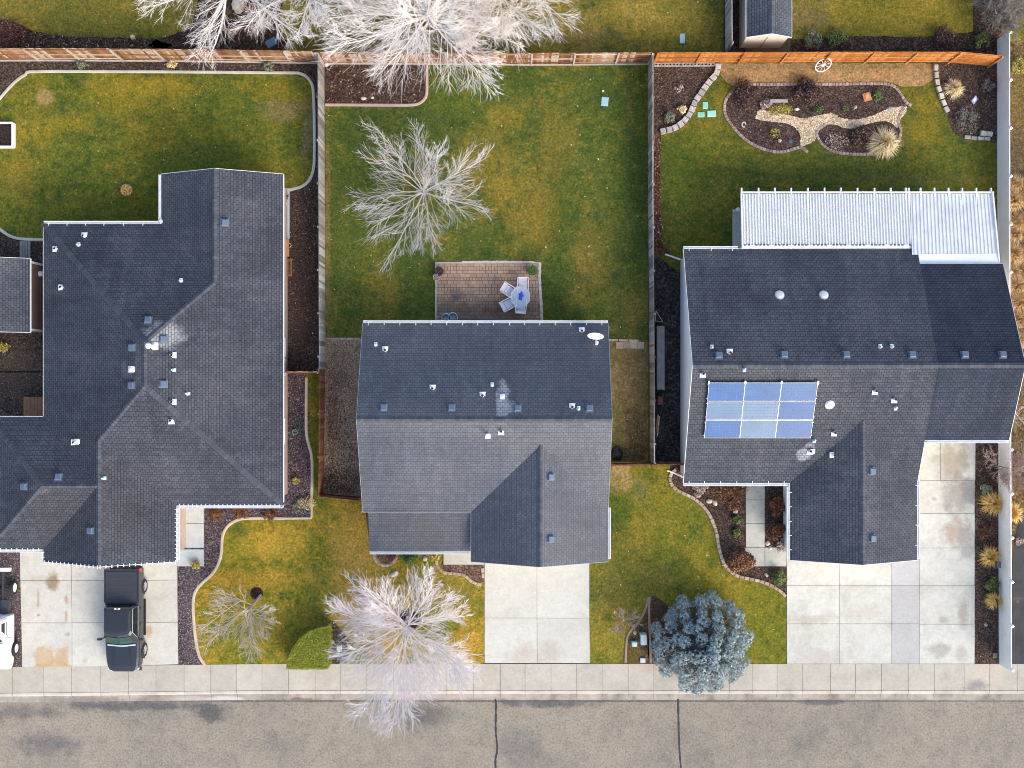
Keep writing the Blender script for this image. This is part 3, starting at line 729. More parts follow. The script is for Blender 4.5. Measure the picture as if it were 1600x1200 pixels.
def build_house3():
    h = House('solar_panel_house', 'house with blue solar panels and white patio cover beside the white vinyl fence', 'house', (18, 0, 0), 'greywall')
    e = ZE; r = ZE + PITCH * 6.483; g = ZE + PITCH * 3.525; A = h.face; yr = .994
    zn = ZE + PITCH * (7.477 - 6.63); zs = ZE + PITCH * 2.44
    A([(9.497, 7.477, e), (22.43, 7.477, e), (22.43, 6.63, zn), (22.43, yr, r), (9.497, yr, r)])
    A([(9.497, yr, r), (22.43, yr, r), (22.43, -3.05, zs), (22.43, -5.49, e), (18.905, -1.965, g), (15.38, -5.49, e), (9.497, -5.49, e)])
    A([(18.905, -1.965, g), (15.38, -5.49, e), (15.38, -9.745, e), (18.905, -9.745, g)])
    A([(18.905, -1.965, g), (18.905, -9.745, g), (22.43, -9.745, e), (22.43, -5.49, e)])
    A([(22.43, 6.63, zn), (27.0, 6.63, zn), (27.0, yr, r), (22.43, yr, r)], 1)
    A([(22.43, yr, r), (27.0, yr, r), (27.0, -3.05, zs), (22.43, -3.05, zs)], 1)
    pale = (.32, .32, .35)
    h.build_roof([roof_mat('dusty_grey_shingle', (0.069, 0.078, 0.094), [(1262, 712, 12, 10, pale, .8, .25, .8, 1.6), (1272, 702, 8, 10, pale, .8, .25, .8, 1.6), (1190, 640, 140, 60, (.092, .093, .098), .5, .7), (1290, 572, 200, 7, (.10, .105, .12), .55, .5)]),
                  roof_mat('darker_new_shingle', (0.036, 0.046, 0.066))])
    out = [(27, 6.63), (22.43, 6.63), (22.43, 7.477), (9.497, 7.477), (9.497, -5.49), (15.38, -5.49), (15.38, -9.745), (22.43, -9.745), (22.43, -3.05), (27, -3.05)]
    h.walls(out, [.36, .36, .36, .28, .36, .36, .3, .36, .36, .3], 'greywall')
    h.opening('garage_door', (16.3, -9.385), (21.5, -9.385), .04, 2.2, (0, -1), panes=1, mat='white'); h.opening('garage_door', (23.2, -2.69), (26.2, -2.69), .04, 3.0, (0, -1), panes=1, mat='white')
    h.opening('door', (13.0, -5.13), (14.0, -5.13), .1, 2.15, (0, -1), panes=1, mat='wood'); h.opening('window', (10.3, -5.13), (12.2, -5.13), .9, 2.2, (0, -1))
    h.opening('window', (12.5, 7.117), (14.2, 7.117), .9, 2.2, (0, 1)); h.opening('door', (15.5, 7.117), (17.4, 7.117), .1, 2.15, (0, 1), mat='glass')
    G = h.gutter
    G((9.497, 7.48), (12.5, 7.48), e, (0, 1), 1.2); G((9.497, -5.5), (15.3, -5.5), e, (0, -1), .87); G((15.37, -5.7), (15.37, -9.7), e, (-1, 0), .8); G((22.44, -5.3), (22.44, -9.7), e, (1, 0), 1.1); G((22.6, -3.06), (27.0, -3.06), zs, (0, -1), 0)
    for px, py, s_ in ((1068, 396, 1), (1072, 750, -1)):
        a = P(px, py, e - .05); c = P(px - 7, py + 2, 1.6); b = P(px - 4, py - 1 * s_, .35)
        mb = MB(); w = a + Vector((.12, 0, 0)); mb.tube([w, w + Vector((.12, -.08 * s_, -.3)), w + Vector((.16, -.1 * s_, -2.2)), w + Vector((.1, -.05, -2.5)), w + Vector((-.3, .14, -2.75)), w + Vector((-.75, .3, -2.8))], .05, 8)
        mb.build('downspout', 'white', h.t)
    for q in ((1123, 556), (1225, 555), (1322, 555), (1425, 555), (1507, 555), (1566, 555), (1361, 736), (1362, 841)): h.put(PROTO['vent'], *q)
    for q in ((1140, 551), (1098, 584), (1367, 611), (1397, 624), (1303, 676), (1302, 711), (1265, 705)): h.put(PROTO['pipe'], *q, plumb=True)
    for q in ((1112, 543), (1375, 542), (1393, 542), (1163, 577), (1399, 637), (1272, 688)): h.put(PROTO['stub'], *q, plumb=True)
    h.put(PROTO['cap'], 1268, 704, .8)
    for q in ((1218, 461), (1287, 461), (1296, 632)): h.put(PROTO['sky'], *q)
    # solar panels: three rows of three
    p, n = h.hit(1107, 596); hx = Vector((1, 0, 0)); dn = n.cross(hx); dn = -dn if dn.z > 0 else dn
    PW, PH, gp = 1.905, 1.06, .016
    sky_tint = {0: (.03, .15, .42), 1: (.05, .17, .42), 2: (.06, .18, .42), 3: (.17, .29, .45), 4: (.19, .31, .46), 5: (.055, .155, .40), 6: (.05, .16, .43), 7: (.20, .31, .46), 8: (.075, .18, .44)}  # paler panels have the sky reflection painted into their base colour
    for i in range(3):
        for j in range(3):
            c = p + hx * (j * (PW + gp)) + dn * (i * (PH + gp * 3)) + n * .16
            k = i * 3 + j; m = plain('solar_cell_%d' % k, tuple(q * .62 for q in sky_tint[k]), .14, .6, var=.16, scale=.8)
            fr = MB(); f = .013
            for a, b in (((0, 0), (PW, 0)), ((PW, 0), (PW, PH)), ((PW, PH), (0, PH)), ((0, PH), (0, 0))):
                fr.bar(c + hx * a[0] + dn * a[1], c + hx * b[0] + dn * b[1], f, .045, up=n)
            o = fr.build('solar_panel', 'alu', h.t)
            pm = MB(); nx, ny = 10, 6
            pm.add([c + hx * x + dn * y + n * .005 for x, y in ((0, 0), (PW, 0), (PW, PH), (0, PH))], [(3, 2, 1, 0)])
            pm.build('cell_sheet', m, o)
            gl = MB()
            for x in range(1, nx): gl.bar(c + hx * (PW * x / nx) + n * .008, c + hx * (PW * x / nx) + dn * PH + n * .008, .004, .003, up=n)
            for y in range(1, ny): gl.bar(c + dn * (PH * y / ny) + n * .008, c + dn * (PH * y / ny) + hx * PW + n * .008, .006, .003, up=n)
            gl.build('cell_line', plain('cell_gap', (.16, .24, .36), .5), o)
    rl = MB()
    for i in range(3):
        for t in (.12, .88):
            a = p + dn * (i * (PH + gp * 3) + PH * t) + n * .11; rl.bar(a - hx * .05, a + hx * (3 * PW + .1), .04, .04, up=n)
    for j in range(4):
        a = p + hx * (j * (PW + gp)) - dn * .08; rl.bar(a + n * .16, a + dn * .14 + n * .17, .1, .03, up=n); rl.bar(a + n * .0, a + n * .16, .05, .05)
    rl.build('mounting_rail', 'alu', h.t)
    return h

def build_cover():
    t = thing('patio_cover', 'long white ribbed patio cover on rafters behind the solar panel house', 'patio cover', P(1350, 400, 0))
    zf, zb = 2.5, 2.86
    def ribbed(name, fl, fr, bl, br, mat, pitch, dep):
        fl, fr, bl, br = map(Vector, (fl, fr, bl, br)); n = int((fr - fl).length / pitch); mb = MB(); prof = []
        for i in range(n):
            for u, z in ((0, 0), (.55, 0), (.62, dep), (.93, dep)): prof.append(((i + u) / n, z))
        prof.append((1, 0)); k = len(prof)
        for u, z in prof: mb.v.append(tuple(fl.lerp(fr, u) + Vector((0, 0, z))))
        for u, z in prof: mb.v.append(tuple(bl.lerp(br, u) + Vector((0, 0, z))))
        for i in range(k - 1): mb.f.append((i, i + 1, k + i + 1, k + i)); mb.m.append(0)
        return mb.build(name, mat, t)
    ribbed('roof_panel', P(1158, 303, zf), P(1420, 303, zf), P(1160, 383, zb), P(1424, 383, zb), 'cover', .16, .07)
    ribbed('roof_panel', P(1422, 303, zf - .02), P(1551, 303, zf - .02), P(1425, 398, zb + .2), P(1559, 397, zb + .2), 'cover2', .2, .04)
    fl = MB()
    def sheet(q, th=.02):
        q = [Vector(x) for x in q]; fl.add(q + [x - Vector((0, 0, th)) for x in q], [(0, 1, 2, 3), (7, 6, 5, 4), (0, 4, 5, 1), (1, 5, 6, 2), (2, 6, 7, 3), (3, 7, 4, 0)])
    sheet([P(1159, 388.5, zb + .03), P(1424, 387.5, zb + .03), P(1424, 382, zb + .05), P(1159, 383, zb + .05)])
    sheet([P(1437, 412, zb + .3), P(1561, 411, zb + .36), P(1559.5, 396, zb + .22), P(1436, 397, zb + .22)])
    for x in range(1162, 1422, 6):
        if (x // 6) % 5: fl.box(P(x, 0, zb).x, P(0, 384, zb).y, zb + .02, P(x + 3.4, 0, zb).x, P(0, 382.2, zb).y, zb + .075, 1)  # black blocks stand in for the shaded openings under the ribs
    fl.build('flashing', ['white', 'black'], t)
    MB().bar(P(1157, 301, zf - .05), P(1552, 301, zf - .05), .09, .2).build('beam', 'white', t)
    MB().bar(P(1158, 303, zf + .05), P(1160, 386, zb + .05), .07, .14).build('side_beam', 'white', t)
    MB().bar(P(1551, 301, zf + .05), P(1561, 411, zb + .3), .07, .14).build('side_beam', 'white', t)
    xs = [1158.5, 1185, 1210.5, 1236, 1262, 1288, 1313.6, 1339.5, 1366, 1391.5, 1415, 1419.6, 1438, 1459.6, 1481.6, 1503, 1525, 1548]
    for i, x in enumerate(xs):
        a = P(x, 294, zf - .08); b = P(800 + (x - 800) * 1.002, 383 if i < 11 else 395, zb - .12)
        mb = MB(); mb.bar(a, b, .07, .16); mb.build('rafter', 'white', t)
    for x in (1178, 1288, 1418, 1540):
        p = P(x, 301, zf); MB().box(p.x - .07, p.y - .07, 0, p.x + .07, p.y + .07, zf - .15).build('post', 'white', t)
    tag(slabs('patio_slab', [rect(1144, 327, 1440, 388), rect(1440, 327, 1552, 388)], 'concp'))

# ------------------------------------------------------------------ fences
def fence(pts, label, mat, h=1.95, bay=2.44, side=1, rail_mat=None, name='wooden_fence', kick=None, cat='fence', posts_in=True, seed=1, sag=0.03):
    """board fence along photo points (base line); rails and posts stand on the <side> of the boards"""
    r = random.Random(seed)
    w = [P(*p) for p in pts]
    t = thing(name, label, cat, w[0]); rail_mat = rail_mat or mat
    q = resample(w, bay);
    if (q[-1] - w[-1]).length > .4: q.append(w[-1])
    else: q[-1] = w[-1]
    for i, (a, b) in enumerate(zip(q, q[1:])):
        d = b - a; L = d.length; d.normalize(); s = Vector((-d.y, d.x, 0)) * side
        mb = MB(); x = .0; pw = .14; u = Vector((0, 0, 1)); dz = r.uniform(-sag, sag)
        while x < L - .02:
            e = min(pw, L - x - .004); hh = h + dz + r.uniform(-.012, .012); yo = r.uniform(-.006, .006); lean = r.uniform(-.006, .006)
            p0 = a + d * (x + .003); p1 = a + d * (x + e - .003); th = s * .019
            o = s * yo; l = d * lean
            vs = [p0 + o + u * .05, p1 + o + u * .05, p1 + o + u * .05 + th, p0 + o + u * .05 + th, p0 + o + u * hh + l, p1 + o + u * hh + l, p1 + o + u * hh + th + l, p0 + o + u * hh + th + l]
            mb.add(vs, [(0, 1, 5, 4), (1, 2, 6, 5), (2, 3, 7, 6), (3, 0, 4, 7), (4, 5, 6, 7)]); x += pw
        mb.build('board_panel', mat, t)
        mb = MB()
        for z in (.35, 1.05, h - .16): mb.bar(a + s * .055 + u * z, b + s * .055 + u * z, .04, .09)
        mb.build('rail', rail_mat, t)
        if kick: MB().bar(a + s * .09 + u * .06, b + s * .09 + u * .06, .07, .12).build('kick_board', 'palerail', t)
    for p in q:
        d = (w[-1] - w[0]).normalized(); s = Vector((-d.y, d.x, 0)) * side
        c = p + s * .08; MB().box(c.x - .045, c.y - .045, 0, c.x + .045, c.y + .045, h - .03).build('post', 'palerail' if kick else rail_mat, t)
    return t
def vinyl_fence(pts, label, h=1.5, bay=2.48):
    w = [P(*p) for p in pts]; t = thing('vinyl_fence', label, 'fence', w[0]); u = Vector((0, 0, 1)); q = []
    for a, b in zip(w, w[1:]):
        n = max(1, round((b - a).length / bay)); q += [a.lerp(b, i / n) for i in range(n)]
    q.append(w[-1])
    for a, b in zip(q, q[1:]):
        d = (b - a).normalized(); mb = MB(); L = (b - a).length; n = int(L / .15)
        for i in range(n):
            mb.bar(a + d * (L * i / n + .002) + u * (h / 2), a + d * (L * (i + 1) / n - .002) + u * (h / 2), .025, h - .2)
        mb.build('panel', 'vinyl', t)
        MB().bar(a + u * (h - .06), b + u * (h - .06), .05, .12).build('top_rail', 'vinyl', t); MB().bar(a + u * .1, b + u * .1, .05, .15).build('bottom_rail', 'vinyl', t)
    for p in q:
        c = p + Vector((.05, 0, 0)); mb = MB(); mb.box(c.x - .065, c.y - .065, 0, c.x + .065, c.y + .065, h + .05)
        mb.lathe([(.11, h + .05), (.11, h + .08), (.001, h + .14)], 4, (c.x, c.y, 0)); mb.build('post', 'vinyl', t)
    return t

# ------------------------------------------------------------------ trees and plants
def rot_about(v, ax, a): return Matrix.Rotation(a, 3, ax) @ v
def bare_tree(base, label, h, spread, seed, limbs=8, nsec=9, nter=7, nq=4, bark='bark', trunk_h=.22, trunk_r=.12, twig=.012, elev=(25, 65), lean=(0, 0), name='bare_tree', cat='tree', group=None, curve=.25, sector=None, leader=True, trunkmat='trunk', secang=(22, 44), wob=.07, lr=.42, fork=True):
    """leafless tree: short trunk, limbs, herring-bone side shoots and fine twigs"""
    r = random.Random(seed); base = Vector(base)
    t = thing(name, label, cat, base, group)
    mb = MB(); tb = MB(); u = Vector((0, 0, 1))
    top = base + Vector((lean[0] * trunk_h * h, lean[1] * trunk_h * h, trunk_h * h))
    tb.tube([base - u * .05, base + u * .1, base.lerp(top, .5), top], [trunk_r * 1.5, trunk_r * 1.1, trunk_r, trunk_r * .9], 10)
    def shoot(p, d, L, r0, r1, n, cv, sides, wob=.03):
        pts = [p.copy()]; d = d.copy()
        for i in range(n):
            d = (d + Vector((r.gauss(0, wob), r.gauss(0, wob), r.gauss(0, .05) + cv / n))).normalized()
            pts.append(pts[-1] + d * (L / n))
        mb.tube(pts, [r0 + (r1 - r0) * i / n for i in range(n + 1)], sides, cap=False); return pts
    def at(pts, f):
        x = f * (len(pts) - 1); i = min(int(x), len(pts) - 2); return pts[i].lerp(pts[i + 1], x - i), (pts[i + 1] - pts[i]).normalized()
    def side(d, ang, roll):
        ax = d.cross(u)
        if ax.length < .1: ax = d.orthogonal()
        ax.normalize(); ax = rot_about(ax, d, roll); return rot_about(d, ax, ang).normalized()
    nl = limbs + (1 if leader else 0); prev = None
    for i in range(nl):
        if sector: az = sector[0] + (sector[1] - sector[0]) * (i + r.uniform(.2, .8)) / limbs
        else: az = 2 * PI * (i + r.uniform(-.3, .3)) / limbs
        el = R(r.uniform(*elev)) if i < limbs else R(82)
        d = Vector((math.cos(az) * math.cos(el) + lean[0] * .5, math.sin(az) * math.cos(el) + lean[1] * .5, math.sin(el))).normalized()
        reach = spread / max(math.cos(el), .55); L = min(reach, (h * (1 - trunk_h)) / max(math.sin(el), .25)) * r.uniform(.85, 1.08)
        st = base.lerp(top, r.uniform(.55, 1.0)); r0 = trunk_r * lr
        if fork and prev and i % 3 and i < limbs:            # fork from the last main limb
            st, pd = at(prev, r.uniform(.10, .34)); L *= .86; r0 *= .72; d = (d * .62 + pd * .38 + Vector((r.gauss(0, .12), r.gauss(0, .12), 0))).normalized()
        A = shoot(st, d, L, r0, twig * 1.2, 7, curve, 6, wob)
        if i % 3 == 0: prev = A
        for j in range(nsec):
            f = .14 + .82 * (j + r.uniform(.1, .9)) / nsec; p, dd = at(A, f)
            sd = side(dd, R(r.uniform(*secang)), r.uniform(0, 2 * PI)); L2 = L * r.uniform(.36, .58) * (1.12 - .78 * f)
            B = shoot(p, sd, L2, trunk_r * .06 * (1.1 - f) + twig * 1.3, twig, 4, .04, 4)
            for k in range(nter):
                f2 = .12 + .85 * (k + r.uniform(.1, .9)) / nter; p2, d2 = at(B, f2)
                L3 = max(.2, L2 * r.uniform(.34, .66) * (1.12 - .62 * f2))
                C = shoot(p2, side(d2, R(r.uniform(14, 40)), r.uniform(0, 2 * PI)), L3, twig * 1.05, twig * .7, 3, .05, 3)
                for m in range(nq):
                    p3, d3 = at(C, r.uniform(.2, .95))
                    shoot(p3, side(d3, R(r.uniform(12, 36)), r.uniform(0, 2 * PI)), L3 * r.uniform(.4, .85), twig * .85, twig * .55, 2, .04, 3)
    tb.build('trunk', trunkmat, t, smooth=True); mb.build('crown', bark, t)
    return t
def leaf_quad(mb, p, n, s, asp, r):
    a = n.orthogonal().normalized(); a = rot_about(a, n, r.uniform(0, 2 * PI)); b = n.cross(a) * asp
    mb.add([p - a * s, p - b * s, p + a * s, p + b * s], [(0, 1, 2, 3)])
def shrub(base, label, rad, h, mat, seed, n=500, ls=.05, asp=.55, clumps=9, name='shrub', cat='shrub', group=None, twigs=14, stem='barkg', squash=1.0):
    r = random.Random(seed); base = Vector(base); t = thing(name, label, cat, base, group)
    sb = MB(); lb = MB(); cl = []; n = int(n * 1.5); ls *= 1.4
    for i in range(clumps):
        a = 2 * PI * i / clumps * 1.9 + r.uniform(-.4, .4); q = math.sqrt(r.uniform(.02, 1)) * .68
        cl.append((Vector((math.cos(a) * q * rad, math.sin(a) * q * rad * squash, h * r.uniform(.42, .78) * (1.1 - .5 * q))), rad * r.uniform(.3, .48)))
    for i in range(twigs):
        c, cr = cl[i % clumps]; e = c + Vector((r.gauss(0, .3), r.gauss(0, .3), r.uniform(0, .6))) * cr * 1.5
        sb.tube([base + Vector((r.uniform(-.05, .05), r.uniform(-.05, .05), 0)), base + c * .5 + Vector((r.gauss(0, .02), 0, 0)), base + e], [.016, .011, .005], 4)
    for i in range(n):
        c, cr = cl[i % clumps]
        d = Vector((r.gauss(0, 1), r.gauss(0, 1), r.gauss(.25, 1))).normalized(); q = r.uniform(.45, 1.05) ** .6
        p = base + c + Vector((d.x * cr * q, d.y * cr * q, d.z * min(cr, h * .35) * q))
        if p.z < .03: p.z = r.uniform(.03, .1)
        leaf_quad(lb, p, (d + Vector((r.gauss(0, .5), r.gauss(0, .5), .4 + r.gauss(0, .4)))).normalized(), ls * r.uniform(.6, 1.3), asp, r)
    sb.build('stem', stem, t); lb.build('foliage', mat, t); return t
def tuft(base, label, rad, h, mat, seed, n=420, name='ornamental_grass', cat='ornamental grass', group=None, bw=.014, up=.55):
    r = random.Random(seed); base = Vector(base); mb = MB()
    for i in range(n):
        a = r.uniform(0, 2 * PI); q = r.uniform(.12, 1.05); lift = r.uniform(.35, 1.0)
        d = Vector((math.cos(a), math.sin(a), 0)); s = Vector((-d.y, d.x, 0)) * bw * r.uniform(.6, 1.2)
        b = base + d * r.uniform(0, .22) * rad; R1 = rad * q; z1 = h * (1.05 - .5 * q) * lift
        m = b + d * R1 * .5 + Vector((0, 0, z1)); e = b + d * R1 + Vector((r.gauss(0, .05), r.gauss(0, .05), z1 * r.uniform(.45, .95)))
        mb.add([b - s, b + s, m + s * .9, m - s * .9, e], [(0, 1, 2, 3), (3, 2, 4)])
    o = mb.build(name, mat, at=base); return tag(o, label, cat, group)
def spruce():
    r = random.Random(5); base = P(1091, 997); t = thing('blue_spruce', 'rounded silver-blue spruce overhanging the pavement', 'conifer tree', base)
    h = 4.9; Rm = 2.62; tb = MB(); tb.tube([base, base + Vector((0, 0, h * .5)), base + Vector((0, 0, h * .97))], [.15, .09, .02], 8); tb.build('trunk', 'trunk', t)
    nb = MB(); bb = MB(); lobes = []
    prof = ((.35, 2.25), (.8, 2.5), (1.4, 2.45), (2.1, 2.15), (2.8, 1.75), (3.4, 1.3), (3.9, .85), (4.35, .42), (4.7, 0))
    rows = ((.5, 17), (1.05, 17), (1.65, 15), (2.25, 13), (2.85, 11), (3.35, 8), (3.85, 6), (4.3, 3), (4.65, 1))
    for l, (z, k) in enumerate(rows):
        q0 = 0
        for (za, ra), (zb_, rb) in zip(prof, prof[1:]):
            if za <= z <= zb_: q0 = ra + (rb - ra) * (z - za) / (zb_ - za)
        for b in range(k):
            az = 2 * PI * (b + .5 * (l % 2) + r.uniform(-.22, .22)) / k; q = q0 * r.uniform(.88, 1.08)
            lobes.append((Vector((math.cos(az) * q, math.sin(az) * q, z + r.uniform(-.15, .15))), r.uniform(.27, .41)))
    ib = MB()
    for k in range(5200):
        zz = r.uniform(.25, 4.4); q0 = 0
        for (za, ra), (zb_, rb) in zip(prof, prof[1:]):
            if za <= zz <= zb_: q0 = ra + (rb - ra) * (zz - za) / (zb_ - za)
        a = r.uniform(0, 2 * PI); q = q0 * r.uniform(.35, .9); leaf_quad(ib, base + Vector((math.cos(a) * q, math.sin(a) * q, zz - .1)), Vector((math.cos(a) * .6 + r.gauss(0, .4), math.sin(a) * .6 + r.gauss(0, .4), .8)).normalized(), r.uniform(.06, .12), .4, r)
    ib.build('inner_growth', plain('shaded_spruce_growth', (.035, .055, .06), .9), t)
    for c, R0 in lobes:
        cc = base + c; root = base + Vector((0, 0, max(.2, c.z - .35))); bb.tube([root, root.lerp(cc, .6) - Vector((0, 0, .05)), cc], [.035, .022, .01], 4)
        out = Vector((c.x, c.y, .9)).normalized()
        for k in range(58):
            d = Vector((r.gauss(0, 1), r.gauss(0, 1), r.gauss(.2, .9))).normalized(); d = (d + out * .45).normalized()
            p = cc + Vector((d.x, d.y, d.z * .8)) * R0 * r.uniform(.8, 1.08)
            for m in range(12):
                n = (d + Vector((r.gauss(0, .55), r.gauss(0, .55), r.gauss(.1, .45)))).normalized(); leaf_quad(nb, p + Vector((r.gauss(0, .035), r.gauss(0, .035), r.gauss(0, .03))), n, r.uniform(.03, .065), .32, r)
    bb.build('branch', 'trunk', t); nb.build('foliage', 'spruce', t)
def hedge():
    z = 1.35; top = [(513, 979), (498, 981), (482, 987), (468, 998), (457, 1013), (449, 1030), (447, 1046), (513, 1046)]
    w = [P(p[0], p[1], z) for p in top]; c = sum(w, Vector()) / len(w); t = thing('clipped_hedge', 'clipped green hedge shaped like a quarter circle beside the pavement', 'hedge', (c.x, c.y, 0))
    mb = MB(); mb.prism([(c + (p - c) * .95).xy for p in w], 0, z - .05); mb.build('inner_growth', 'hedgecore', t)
    lb = MB(); r = random.Random(3); poly = [tuple(p.xy) for p in w]; xs = [p[0] for p in poly]; ys = [p[1] for p in poly]
    for i in range(9000):
        x = r.uniform(min(xs), max(xs)); y = r.uniform(min(ys), max(ys))
        if in_poly(x, y, poly): leaf_quad(lb, Vector((x, y, z + r.gauss(-.02, .035))), Vector((r.gauss(0, .5), r.gauss(0, .5), 1)).normalized(), r.uniform(.025, .055), .5, r)
    ring = resample([p for p in w], .06, True)
    for k, p in enumerate(ring):
        d = (ring[(k + 1) % len(ring)] - p)
        if d.length < 1e-4: continue
        n = Vector((d.y, -d.x, 0)).normalized(); n = n if n.dot(p - c) > 0 else -n
        for j in range(22): leaf_quad(lb, Vector((p.x, p.y, r.uniform(.05, z))) + n * r.gauss(-.03, .03), (n + Vector((r.gauss(0, .5), r.gauss(0, .5), r.gauss(.3, .5)))).normalized(), r.uniform(.025, .055), .5, r)
    lb.build('foliage', 'hedge', t)
def boulder(px, py, rx, ry, hz, label, mat='rock', seed=1, name='boulder', rot=0.0, group=None, cat='boulder'):
    r = random.Random(seed); k = 1 / S; mb = MB(); n, m = 10, 5; p = P(px, py)
    vs = []
    for i in range(m + 1):
        ph = i / m * PI / 2
        for j in range(n):
            a = 2 * PI * j / n; q = math.cos(ph) * (1 + r.uniform(-.14, .14)); x = q * math.cos(a) * rx * k; y = q * math.sin(a) * ry * k
            vs.append((p.x + x * math.cos(rot) - y * math.sin(rot), p.y + x * math.sin(rot) + y * math.cos(rot), math.sin(ph) * hz * (1 + r.uniform(-.1, .1)) if i < m else hz))
    fs = [(i * n + j, i * n + (j + 1) % n, (i + 1) * n + (j + 1) % n, (i + 1) * n + j) for i in range(m) for j in range(n)]
    mb.add(vs, fs); return tag(mb.build(name, mat, at=p), label, cat, group)

# ------------------------------------------------------------------ vehicles
def loft(secs, mi=0, caps=True):
    mb = MB(); n = len(secs[0]); o = 0
    for s in secs: mb.v += [tuple(p) for p in s]
    for i in range(len(secs) - 1):
        for j in range(n):
            j2 = (j + 1) % n; mb.f.append((i * n + j, i * n + j2, (i + 1) * n + j2, (i + 1) * n + j)); mb.m.append(mi)
    if caps:
        mb.f.append(tuple(range(n))[::-1]); mb.f.append(tuple(range((len(secs) - 1) * n, len(secs) * n))); mb.m += [mi, mi]
    return mb
def wheel(t, x, y, sgn, rad=.40, wid=.27, rimmat='alu', spokes=6):
    T = Matrix.Translation(Vector((x, y, rad))) @ Matrix.Rotation(R(90) * sgn, 4, 'Y')
    w = MB().lathe([(rad * .62, -wid / 2), (rad * .92, -wid / 2), (rad, -wid * .38), (rad, wid * .38), (rad * .93, wid / 2), (rad * .66, wid / 2), (rad * .62, wid * .35), (rad * .62, -wid / 2)], 28, T=T).build('wheel', 'rubber', t)
    mb = MB(); mb.lathe([(rad * .63, -wid * .3), (rad * .63, wid * .44), (rad * .56, wid * .44), (rad * .52, wid * .2), (.001, wid * .16)], 24, T=T)
    for i in range(spokes):
        a = 2 * PI * i / spokes; mb.bar(T @ Vector((0, 0, wid * .3)), T @ Vector((math.cos(a) * rad * .57, math.sin(a) * rad * .57, wid * .34)), rad * .18, .05)
    mb.lathe([(rad * .16, wid * .1), (rad * .15, wid * .42), (.001, wid * .44)], 12, T=T); mb.build('rim', rimmat, w); return w
def body_sec(y, hw, zt, zb=.5, r=.10, tuck=.05, sh=None):
    """closed section of a vehicle body, x across, rounded at the shoulders"""
    sh = sh if sh is not None else zt - r
    return [Vector((-hw + tuck, y, zb)), Vector((-hw, y, zb + .15)), Vector((-hw, y, (zb + sh) / 2)), Vector((-hw + .02, y, sh)), Vector((-hw + r * .45, y, zt - r * .28)), Vector((-hw + r * 1.2, y, zt)), Vector((-hw * .4, y, zt + .015)), Vector((hw * .4, y, zt + .015)),
            Vector((hw - r * 1.2, y, zt)), Vector((hw - r * .45, y, zt - r * .28)), Vector((hw - .02, y, sh)), Vector((hw, y, (zb + sh) / 2)), Vector((hw, y, zb + .15)), Vector((hw - tuck, y, zb))]
def arches(t, c, ys, hw, rad=.47, mat='black'):
    for y in ys:
        for sg in (-1, 1):
            mb = MB(); x0 = c.x + sg * (hw - .2); x1 = c.x + sg * (hw + .012); pts = []
            n = 14
            for i in range(n + 1):
                a = PI * i / n; pts.append((math.cos(a) * rad, .40 + math.sin(a) * rad))
            vs = [(x1, c.y + y + a, z) for a, z in pts] + [(x0, c.y + y + a, z) for a, z in pts]
            mb.add(vs, [(i, i + 1, n + 2 + i, n + 1 + i) for i in range(n)] + [tuple(range(n + 1))]); mb.build('wheel_arch', mat, t)
